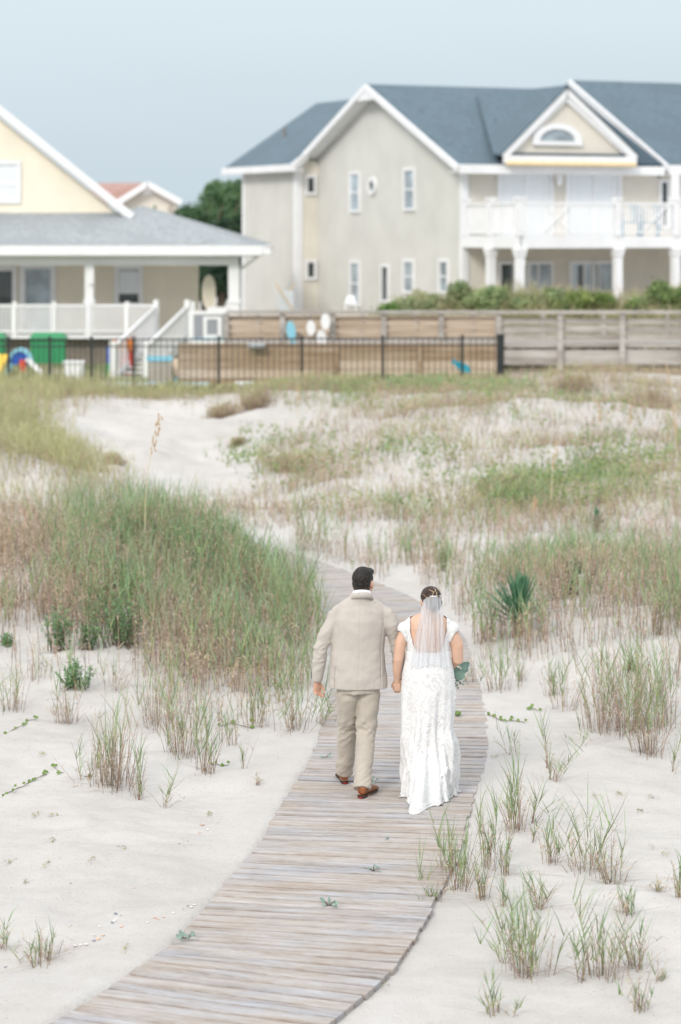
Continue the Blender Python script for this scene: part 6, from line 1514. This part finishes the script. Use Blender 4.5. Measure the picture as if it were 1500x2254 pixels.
# ---- groom
def groom():
    t = thing('person', 'man in a beige suit and brown shoes walking away hand in hand with the bride', 'person', (.14, 19.0, 0))
    hc = P(800, 1283, 19.02); yaw = math.radians(-22)
    LW, RW = P(698, 1501, 19.03), P(882, 1490, 19.13)
    LE, RE = P(706, 1432, 18.99), P(877, 1440, 19.05)
    LS, RS = P(737, 1354, 19.0), P(859, 1358, 19.0)
    LH, RH = P(766, 1530, 19.0), P(812, 1530, 19.0); LK, RK = P(765, 1612, 19.15), P(807, 1610, 19.0); LA, RA = P(759, 1706, 19.30), P(797, 1742, 18.81)
    body = head_geo(hc, yaw)
    nb = P(796, 1335, 19.0)
    body += [tube_geo([nb, hc + [0, -.005, -.075]], [(.066, .062), (.060, .062)], 18), tube_geo([(.137, 19, .90), (.137, 19, 1.1), (.145, 19, 1.3), (.155, 19, 1.42), (.157, 19.0, 1.48)], [(.165, .11), (.15, .10), (.165, .105), (.15, .08), (.09, .06)], 20, cap=False)]
    body += [tube_geo([LS, (LS + LE) / 2, LE, LE * .4 + LW * .6, LW], [.05, .045, .038, .036, .026], 12), tube_geo([RS, (RS + RE) / 2, RE, RE * .4 + RW * .6, RW], [.05, .045, .038, .036, .026], 12)]
    body += [tube_geo([LH, LK, LA], [.075, .052, .036], 12), tube_geo([RH, RK, RA], [.075, .052, .036], 12)]
    for A_, dx in ((LA, -.03), (RA, .07)): body.append(tube_geo([A_ + [0, -.02, -.03], A_ + [dx, .14, -.05]], [.032, .026], 10))
    body += hand_geo(LW, (.03, .04, -1), (.55, -.83, 0), 1, .98, (.45, .6, .5))
    body += hand_geo(RW, (-.15, -.35, -1), (-.45, -.85, 0.1), -1, .95, (.7, .8, .6))
    link('body', union(body, .0045, 3, .5), M['skin_m'], t); face_parts(hc, yaw, t)
    # hair: swept crown volume, faded sides
    f = lambda x, y, z: hc + rotz((x, y, z), yaw)
    g = [ellipsoid_geo(f(0, -.012, .040), (.080, .102, .090), 30, 18, yaw), ellipsoid_geo(f(.020, .05, .080), (.045, .058, .034), 20, 12, yaw), ellipsoid_geo(f(.026, .0, .084), (.044, .070, .034), 20, 12, yaw + .25), ellipsoid_geo(f(-.02, .02, .085), (.055, .07, .032), 20, 12, yaw), ellipsoid_geo(f(0, -.035, -.002), (.075, .074, .062), 24, 12, yaw)]
    me = union(g, .004, 3); V = co_of(me); N = no_of(me); L = np.array([rotz(v - hc, -yaw) for v in V]); a = np.arctan2(L[:, 0], L[:, 1] + .02)
    V += N * (.0045 * (vn(a * 9, L[:, 2] * 25 + L[:, 0] * 30, 3) - .5) + .003 * (vn(L[:, 0] * 190, L[:, 1] * 25 + L[:, 2] * 15, 4) - .5))[:, None]; set_co(me, V)
    keep = (L[:, 2] > -.012 - .25 * np.clip(L[:, 1], -.1, .03) ) | (L[:, 1] < -.045) & (L[:, 2] > -.045)
    keep &= ~((L[:, 1] > .055) & (L[:, 2] < .055)); keep_faces(me, keep); link('hair', me, M['hair_m'], t)
    g = [ellipsoid_geo(f(0, -.016, -.012), (.0775, .0875, .075), 28, 16, yaw)]; me = union(g, .005, 1); L = np.array([rotz(v - hc, -yaw) for v in co_of(me)])
    keep_faces(me, (L[:, 1] < .045) & (L[:, 2] > -.078 + .3 * np.abs(L[:, 0])) & ~((np.abs(L[:, 0]) > .060) & (L[:, 2] < -.0) & (L[:, 1] > -.035))); link('faded_nape_hair', me, M['fade'], t)
    # shirt collar, jacket collar
    def ring(cx, cy, z0, z1, r0, r1, dz, th, name, m, nseg=30):
        mb = MB(); V = []; 
        for i in range(nseg):
            a = 2 * math.pi * i / nseg; dip = dz * (math.sin(a) * .5 + .5)          # lower at the front (+Y)
            for rr, z in ((r0, z0), (r1, z1)):
                for q in (0, th): V.append((cx + (rr[0] + q) * math.cos(a), cy + (rr[1] + q) * math.sin(a), z - dip))
        Fc = []
        for i in range(nseg):
            j = (i + 1) % nseg; A, B = i * 4, j * 4
            Fc += [(A + 1, B + 1, B + 3, A + 3), (A, A + 2, B + 2, B), (A + 2, A + 3, B + 3, B + 2), (A, B, B + 1, A + 1)]
        return link(name, mk_mesh(name, V, Fc, True), m, t)
    cx = GX(797, 18.98)
    ring(cx, 18.985, 1.545, 1.594, (.073, .074), (.068, .070), .05, .004, 'shirt_collar', M['shirt'])
    ring(cx, 18.98, 1.532, 1.577, (.089, .087), (.077, .079), .06, .004, 'jacket_collar', M['suit'])
    # trousers
    g = [tube_geo([(.137, 19, .93), (.138, 19, .86), (.14, 19.0, .78)], [(.17, .125), (.185, .135), (.165, .13)], 24, cap=False),
         tube_geo([LH + [0, 0, .06], LH, LK * .5 + LH * .5, LK, LK * .45 + LA * .55, LA + [-.001, 0, .022]], [.090, .094, .084, .076, .069, .071], 20, cap=False),
         tube_geo([RH + [0, 0, .06], RH, RK * .5 + RH * .5, RK, RK * .45 + RA * .55, RA + [0, -.01, .022]], [.090, .094, .084, .075, .070, .072], 20, cap=False)]
    me = union(g, .006, 5, .7); V = co_of(me); N = no_of(me); z = V[:, 2]
    fold = .017 * (fbm(V[:, 0] * 9 + z * 9, z * 17 - V[:, 0] * 14 + V[:, 1] * 6, 5, 3) - .5) * (np.exp(-((z - .50) / .10) ** 2) * 1.7 + np.exp(-((z - .15) / .09) ** 2) * 1.5 + np.exp(-((z - .76) / .05) ** 2) * 1.0 + .35)
    for K, sg in ((LK, 1), (RK, -1)):
        m_ = np.abs(V[:, 0] - K[0]) < .09
        for k, (dz, am) in enumerate(((.075, .004), (.035, .006), (-.015, .005), (-.07, .003))):
            fold += np.where(m_, am * np.exp(-(((z - K[2] - dz) - sg * (V[:, 0] - K[0]) * .6 - .03 * (vn(V[:, 0] * 25, V[:, 1] * 25, 9) - .5)) / .011) ** 2), 0)
    V += N * fold[:, None] ; set_co(me, V); link('trousers', me, M['trouser'], t)
    # jacket
    X = lambda px, py: GX(px, 18.95)
    g = [tube_geo([(.138, 19.0, .815), (.138, 19.0, .90), (.136, 19, 1.0), (.138, 19, 1.12), (.143, 19, 1.25), (.150, 19, 1.35), (.155, 19, 1.42), (.157, 19, 1.475), (.160, 18.99, 1.515), (.163, 18.985, 1.545)],
                  [(.234, .150), (.228, .150), (.219, .143), (.211, .134), (.213, .134), (.215, .130), (.200, .110), (.158, .092), (.100, .082), (.079, .076)], 36, cap=False)]
    for S, E, W in ((LS, LE, LW), (RS, RE, RW)):
        sx = np.sign(S[0] - .15); ct = W * .93 + E * .07
        g.append(tube_geo([np.array([.158 + sx * .07, 18.99, 1.475]), np.array([S[0] - sx * .02, 18.99, S[2] + .022])], [(.052, .050), (.052, .048)], 18))
        g.append(tube_geo([S + [-sx * .01, 0, .02], S + [sx * .006, 0, -.05], S * .5 + E * .5 + [sx * .004, 0, 0], E, E * .5 + ct * .5, ct + (ct - E) * .04], [.056, .063, .061, .057, .051, .044], 22, cap=False))
    me = union(g, .006, 5, .75); V = co_of(me); N = no_of(me); x, y, z = V.T
    cxz = np.interp(z, [.8, 1.5], [.138, .158]); arm = sst(.20, .235, np.abs(x - cxz))
    fold = .007 * (fbm(x * 7 + z * 5 + 3, z * 5 - x * 4, 8, 3) - .5) * (1 - arm) * 2
    tor = 1 - arm
    fold += tor * -.004 * np.exp(-((x - cxz) / .004) ** 2) * (y < 19)                                # centre seam
    for s in (-1, 1):
        fold += tor * -.004 * np.exp(-((x - cxz - s * (.175 + .0 * z)) / .004) ** 2) * (y < 19)       # side seams
    fold += tor * .002 * np.exp(-((z - 1.445 + ((x - cxz) * 2.2) ** 2 * .5) / .016) ** 2)
    fold += -.006 * np.exp(-((np.abs(x - cxz) - .185) / .006) ** 2) * sst(1.27, 1.31, z) * sst(1.46, 1.43, z)
    fold += arm * .014 * (fbm(x * 12 + z * 9, z * 26 - x * 12, 12, 2) - .5) * (np.exp(-((z - 1.10) / .12) ** 2) * 1.8 + .5)
    fold += .005 * (np.abs(fbm(x * 5 + z * 9, z * 6 - x * 9, 41, 3) - .5) * 4 - .5) * (.35 + .65 * sst(1.3, 1.0, z)) * tor
    V += N * fold[:, None]; set_co(me, V)
    jk = link('jacket', me, M['suit'], t)
    for s in (-1, 1):        # side vents
        MB().bar((.138 + s * .19, 18.905, .818), (.136 + s * .185, 18.905, 1.0), .003, .006).build('vent_edge', M['suit'], jk)
    for k in range(4): 
        c = LW + np.array([-.044, -.012, .035 + k * .014]); V_, F_ = ellipsoid_geo(c, (.004, .006, .006), 8, 6); link('cuff_button', mk_mesh('cuff_button', V_, F_, True), M['sole'], jk)
    # shoes and socks
    for A_, dr, lab in ((LA, (-.16, 1), None), (RA, (.42, 1), None)):
        d = np.array([dr[0], dr[1], 0.]); d /= np.linalg.norm(d); sd = np.array([d[1], -d[0], 0]); o = np.array([A_[0], A_[1] - .035, 0.0]); f = lambda u, v, z: o + d * u + sd * v + np.array([0, 0, z])
        g = [tube_geo([f(.008, 0, .052), f(.06, 0, .055), f(.13, .004, .048), f(.21, .006, .036), f(.255, .004, .030)], [(.034, .036), (.037, .040), (.041, .034), (.042, .024), (.032, .017)], 18, ref=(0, 0, 1)), ellipsoid_geo(f(.010, 0, .064), (.037, .035, .050), 18, 12), tube_geo([f(.03, 0, .05), f(.035, 0, .105)], [.036, .038], 16, cap=False)]
        sh = link('shoe', union(g, .004, 3, .6), M['leather'], t)
        outl = [(-.026, .026), (-.036, 0), (-.026, -.026), (.05, -.031), (.13, -.036), (.21, -.042), (.27, -.022), (.286, .004), (.27, .032), (.21, .046), (.13, .042), (.05, .032)]
        MB().prism([f(u, v, .014) for u, v in outl], (0, 0, .011)).build('sole', M['sole'], sh)
        MB().prism([f(u, v, .0) for u, v in outl[:4] + [(.045, .031)]], (0, 0, .0135)).build('heel', M['sole'], sh)
        MB().prism([f(u * 1.012 - .001, v * .55, .003) for u, v in ((-.033, .026), (-.037, 0), (-.033, -.026), (.02, -.02), (.02, .02))], (0, 0, .008)).build('heel_patch', M['heel_red'], sh)
        MB().tube([f(.035, 0, .09), f(.035, .0, .12)], [.028, .028], 14).build('sock', M['sock'], t, True)
groom()

# ---- bride
def bride():
    BX = GX(943, 18.92); BY = 18.92
    t = thing('person', 'woman in a white lace wedding dress and veil walking away on the boards', 'person', (BX, BY, 0))
    yaw = math.radians(16); hc = P(948, 1322, 18.94)
    LS, RS = P(888, 1388, 18.92), P(999, 1388, 18.92); LE, RE = P(877, 1452, 18.90), P(1008, 1452, 18.93); LW, RW = P(875, 1500, 18.95), P(975, 1478, 19.17)
    body = head_geo(hc, yaw, .95)
    body += [tube_geo([P(946, 1372, 18.92), hc + [0, 0, -.06]], [(.058, .056), (.050, .054)], 18),
             tube_geo([(BX, BY, .86), (BX, BY, 1.0), (BX, BY, 1.10), (BX, BY, 1.22), (BX, BY, 1.30), (BX, BY, 1.35), (BX, BY, 1.385), (BX, BY, 1.41)], [(.175, .12), (.165, .11), (.155, .10), (.160, .105), (.172, .098), (.168, .080), (.12, .06), (.07, .052)], 28, cap=False)]
    body += [tube_geo([LS + [.02, 0, .0], LS * .55 + LE * .45 + [-.003, 0, 0], LE, LE * .55 + LW * .45 + [-.006, 0, 0], LW + [-.001, 0, .01]], [.049, .047, .039, .035, .024], 16), tube_geo([RS + [-.02, 0, 0], RS * .5 + RE * .5 + [.010, 0, 0], RE, RE * .5 + RW * .5, RW], [.049, .052, .046, .036, .025], 16)]
    body += [tube_geo([(BX - .08, BY, .88), (BX - .08, BY + .03, .48), (BX - .07, BY + .10, .10)], [.085, .055, .036], 12), tube_geo([(BX + .08, BY, .88), (BX + .08, BY, .48), (BX + .08, BY - .05, .10)], [.085, .055, .036], 12)]
    for fx, fy in ((-.07, .12), (.08, -.04)): body.append(tube_geo([(BX + fx, BY + fy - .02, .045), (BX + fx * 1.15, BY + fy + .15, .032)], [.030, .024], 10))
    body += hand_geo(LW, (.02, .05, -1), (.35, .9, 0), 1, .86, (.5, .6, .5), .0085)
    body += hand_geo(RW, (-.8, .35, -.1), (-.3, -.6, .7), 1, .86, (.7, .8, .6), .0085)
    link('body', union(body, .0045, 3, .5), M['skin_f'], t); face_parts(hc, yaw, t, .95)
    # hair in a low updo
    f = lambda x, y, z: hc + rotz((x, y, z), yaw)
    g = [ellipsoid_geo(f(0, -.012, .030), (.080, .099, .086), 30, 18, yaw), ellipsoid_geo(f(.012, -.045, -.015), (.068, .062, .062), 24, 14, yaw), ellipsoid_geo(f(.008, -.085, -.030), (.048, .036, .044), 20, 12, yaw)]
    me = union(g, .004, 4); V = co_of(me); N = no_of(me); L = np.array([rotz(v - hc, -yaw) for v in V]); a = np.arctan2(L[:, 0], L[:, 2] + .03)
    V += N * (.0035 * (vn(a * 22, L[:, 1] * 14, 3) - .5))[:, None]; set_co(me, V); keep_faces(me, ~((L[:, 1] > .05) & (L[:, 2] < .052)) & ~((np.abs(L[:, 0]) > .055) & (L[:, 2] < .0) & (L[:, 1] > -.02))); link('hair', me, M['hair_f'], t)
    hv = MB()
    def on(az, el, rr=1.03): return f(.080 * rr * math.sin(az) * math.cos(el), -.012 - .100 * rr * math.cos(az) * math.cos(el), .030 + .087 * rr * math.sin(el))
    for path in ([(-1.3, .35), (-.9, .15), (-.5, -.02), (-.25, -.05)], [(.25, .02), (.6, .05), (1.0, .15), (1.3, .3)], [(-.22, .05), (-.2, .4), (-.05, .62), (.25, .72), (.4, .9)], [(.25, .08), (.25, .4), (.22, .75), (.2, 1.1)], [(-.05, .62), (-.4, .75), (-.7, .85)]):
        hv.tube([on(*q) for q in path], [.0013] * len(path), 5)
    for q in ((-.22, .3), (-.1, .55), (.25, .5), (.24, .8), (-.7, .1), (.7, .08)): V_, F_ = ellipsoid_geo(on(*q, 1.05), (.004, .004, .004), 8, 6); hv.add(V_, F_)
    hv.build('hair_vine', M['gold'], t, True)
    # dress: lace bodice with deep open back and cap sleeves
    g = [tube_geo([(BX, BY, .86), (BX, BY, 1.0), (BX, BY, 1.10), (BX, BY, 1.22), (BX, BY, 1.30), (BX, BY, 1.35), (BX, BY, 1.392)], [(.205, .148), (.181, .125), (.167, .112), (.170, .117), (.182, .108), (.178, .090), (.13, .072)], 32, cap=False)]
    for S, sx in ((LS, -1), (RS, 1)): g.append(ellipsoid_geo(S + [-sx * .012, 0, .012], (.0565, .060, .057), 22, 14)); g.append(tube_geo([S + [-sx * .04, 0, .02], S + [sx * .008, 0, -.06]], [.055, .0565], 18, cap=False))
    me = union(g, .0045, 3); V = co_of(me); dx = np.abs(V[:, 0] - BX); z = V[:, 2]; back = V[:, 1] < BY
    hw = np.interp(z, [1.035, 1.06, 1.10, 1.174, 1.27, 1.45], [0, .03, .075, .118, .142, .142]); hf = np.interp(z, [1.24, 1.30, 1.5], [0, .10, .152])
    sl = np.maximum(0, dx - .185)
    edge = .004 * (vn(z * 90, V[:, 1] * 90, 3) - .5)
    keep = ~(back & (dx < hw + edge)) & ~((~back) & (dx < hf)) & ~((dx > np.interp(z, [1.12, 1.15, 1.20, 1.245, 1.275, 1.285], [.172, .172, .180, .196, .225, .5]) + edge) & (z > 1.12))
    N = no_of(me); V += N * (.003 * (fbm(V[:, 0] * 40, z * 40 + V[:, 1] * 30, 6, 2) - .5))[:, None]; set_co(me, V); keep_faces(me, keep)
    o = link('lace_bodice', me, M['lace'], t); so = o.modifiers.new('s', 'SOLIDIFY'); so.thickness = .004; so.offset = 0
    # skirt with train
    n = 150; zs = np.concatenate([np.linspace(1.12, .5, 26), np.linspace(.48, .03, 34)]); A = np.linspace(0, 2 * math.pi, n, endpoint=False); V = []
    zt_ = [1.12, 1.04, .95, .81, .67, .52, .40, .30, .2, .1, .02]
    lf = np.interp(zs, zt_[::-1], [.172, .184, .203, .214, .212, .206, .205, .196, .190, .185, .185][::-1]); rg = np.interp(zs, zt_[::-1], [.172, .184, .200, .213, .208, .190, .232, .226, .208, .20, .19][::-1])
    bk = np.interp(zs, zt_[::-1], [.118, .135, .155, .165, .165, .17, .185, .205, .24, .27, .30][::-1]); fr = np.interp(zs, zt_[::-1], [.115, .13, .145, .155, .17, .19, .20, .21, .22, .23, .24][::-1])
    deg = np.degrees(A); rel = (deg - 259.5 + 180) % 360 - 180; lobe = np.exp(-(rel / 9.0) ** 2) + .22 * np.exp(-((rel - 19) / 9.0) ** 2) + .03 * np.exp(-((rel - 40) / 12.0) ** 2) + .25 * np.exp(-((rel + 16) / 9.0) ** 2)
    for j, z in enumerate(zs):
        c, s = np.cos(A), np.sin(A); rx = np.where(c < 0, lf[j], rg[j]); ry = np.where(s < 0, bk[j], fr[j]); u = np.clip((.42 - z) / .42, 0, 1)
        am = .005 + .026 * sst(1.0, .1, z); fo = am * (np.sin(A * 9 + z * 3) * .5 + np.sin(A * 17 + 1.3 - z * 5) * .35 + np.sin(A * 5 - z * 7 + 2) * .6) * (1 if z < .8 else .3)
        fo += (fbm(A * 8, z * 7 + A * 0, 4, 3) - .5) * .05 * sst(.7, .2, z) + (np.abs(np.sin(A * 13 + z * 6)) - .5) * .022 * sst(.5, .1, z) + (fbm(A * 21, z * 24, 14, 3) - .5) * .035 * sst(.45, .05, z) * (.4 + lobe)
        r = 1 / np.sqrt((c / rx) ** 2 + (s / ry) ** 2) + fo + lobe * .42 * u ** 1.7
        zz = z + lobe * .02 * np.sin(A * 40) * u; zz = np.maximum(zz, .006) 
        for i in range(n): V.append((BX + r[i] * c[i], BY + r[i] * s[i], float(np.broadcast_to(zz, (n,))[i])))
    m_ = len(zs)           # ruffled hem lying on the boards
    for k in range(1, 7):
        for i in range(n):
            c, s = math.cos(A[i]), math.sin(A[i]); b = V[(m_ - 1) * n + i]; ru = .012 * math.sin(A[i] * 31 + k) + .010 * math.sin(A[i] * 53 + 2 * k)
            ext = .006 * k * (.5 + 1.4 * min(1, lobe[i])); V.append((b[0] + c * (ext + ru * .4 * k / 6), b[1] + s * (ext + ru * .4 * k / 6), max(.006, .022 + ru * .9 + .012 * math.sin(k * 1.9 + A[i] * 7) - .004 * k + .02 * lobe[i] * math.sin(k * .8))))
    m_ += 6; Fc = [(j * n + i, (j + 1) * n + i, (j + 1) * n + (i + 1) % n, j * n + (i + 1) % n) for j in range(m_ - 1) for i in range(n)]
    me = mk_mesh('lace_skirt', V, Fc, True); o = link('lace_skirt', me, M['lace'], t); so = o.modifiers.new('s', 'SOLIDIFY'); so.thickness = .004; so.offset = -1
    # raised applique flowers on skirt and hips
    r = random.Random(8); ap = MB()
    for k in range(34):
        zz = r.uniform(.12, 1.0); a = r.uniform(math.pi * 1.02, math.pi * 1.98); j = int(np.argmin(np.abs(zs - zz))); i = int(a / (2 * math.pi) * n) % n; b = np.array(V[j * n + i]); b2 = np.array(V[j * n + (i + 1) % n]); tn = b2 - b; tn /= np.linalg.norm(tn); nn = np.cross(tn, [0, 0, 1.]); b = b - nn * .000
        for q in range(5):
            w = 2 * math.pi * q / 5 + k; pc = b + (tn * math.cos(w) + np.array([0, 0, 1]) * math.sin(w)) * .011; V_, F_ = ellipsoid_geo(pc, (.0085, .0025, .0085), 6, 4); ap.add(V_, F_)
    ap.build('applique_flowers', M['lace'], t, True)['kind'] = 'stuff'
    # veil with comb
    nu, nv = 80, 26; V = []
    for j in range(nv):
        f_ = j / (nv - 1); py = 1314 + 150 * f_; x0 = np.interp(f_, [0, .15, .5, 1], [936, 929, 917, 903]); x1 = np.interp(f_, [0, .15, .5, 1], [971, 974, 980, 990])
        Yc = np.interp(f_, [0, .12, .3, .6, 1], [18.825, 18.795, 18.79, 18.78, 18.755])
        for i in range(nu):
            u = i / (nu - 1); pl = (.010 * math.sin(u * 31 + 2.2 * math.sin(f_ * 2.4 + u * 6)) + .006 * math.sin(u * 58 + 3 * math.sin(f_ * 2 + u * 3))) * (.35 + .9 * f_); cv = .055 * (2 * u - 1) ** 2
            p = P(x0 + (x1 - x0) * u, py + 4 * math.sin(u * 9) * f_, 18.82); V.append((p[0], Yc + cv + pl, p[2]))
    Fc = [(j * nu + i, j * nu + i + 1, (j + 1) * nu + i + 1, (j + 1) * nu + i) for j in range(nv - 1) for i in range(nu - 1)]
    vl = link('veil', mk_mesh('veil', V, Fc, True), M['veil'], t)
    MB().tube([np.array(V[0]) + [0, -.003, 0], np.array(V[nu // 2]) + [0, -.006, .004], np.array(V[nu - 1]) + [0, -.003, 0]], [.004] * 3, 6).build('comb', M['shirt'], vl, True)
    br = MB(); A = np.linspace(0, 2 * math.pi, 17)
    c = LW + np.array([0, 0, .004]); br.tube([c + np.array([.029 * math.cos(a), .023 * math.sin(a), .004 * math.sin(a)]) for a in A], [.0022] * 17, 5); br.build('bracelet', M['gold'], t, True)
bride()

def bouquet():
    c = P(996, 1486, 19.16); t = thing('bouquet', 'bouquet with round grey-green eucalyptus leaves held at the right side of the bride', 'bouquet', c)
    M['euca'] = leaf_mat('eucalyptus_leaf', (.20, .31, .26), .15, .6); M['rose'] = mat('white_rose', (.78, .74, .68), .6); rr = random.Random(3)
    st = MB(); st.tube([c + [-.04, 0, -.12], c + [0, 0, .0], c + [.08, -.02, .04]], [.012, .01, .004], 6); st.tube([c, P(1012, 1500, 19.05)], [.005, .003], 5); st.build('stem', M['bark'], t)
    for px, py, r, Y in ((1024, 1466, 9.5, 19.08), (1030, 1461, 5, 19.1), (1013, 1487, 11, 19.04), (1002, 1487, 10, 19.08), (1008, 1477, 8, 19.1), (1020, 1477, 7, 19.12), (998, 1462, 7, 19.12), (1000, 1472, 8, 19.14), (1016, 1463, 7, 19.14), (995, 1500, 6, 19.1), (1026, 1474, 6, 19.15)):
        q = P(px, py, Y); s = Y / F; V, Fc = leaf_disc(q, r * s, (rr.uniform(-.5, .5), -1, rr.uniform(.0, .9)), 12); link('leaf', mk_mesh('leaf', V, Fc, True), M['euca'], t)
    for k in range(16):
        q = P(1011 + rr.gauss(0, 5), 1503 + rr.gauss(0, 7), 19.05); V, Fc = leaf_disc(q, rr.uniform(1.8, 3) * Y / F, (rr.uniform(-.7, .7), -1, rr.uniform(0, .7)), 7); link('leaf', mk_mesh('leaf', V, Fc, True), M['euca'], t)
    for dx, dy, dz in ((-.05, .04, .03), (-.11, .06, .02), (-.08, .02, -.03), (-.15, .05, -.01), (-.03, .08, 0)):
        g = MB()
        for L_ in range(3):
            for q in range(5): w = q * 1.257 + L_ * .6; V, Fc = ellipsoid_geo(c + [dx + math.cos(w) * .012 * (L_ + .4), dy + math.sin(w) * .012 * (L_ + .4), dz - .004 * L_], (.012, .012, .017), 8, 6); g.add(V, Fc)
        g.build('rose', M['rose'], t, True)
bouquet()
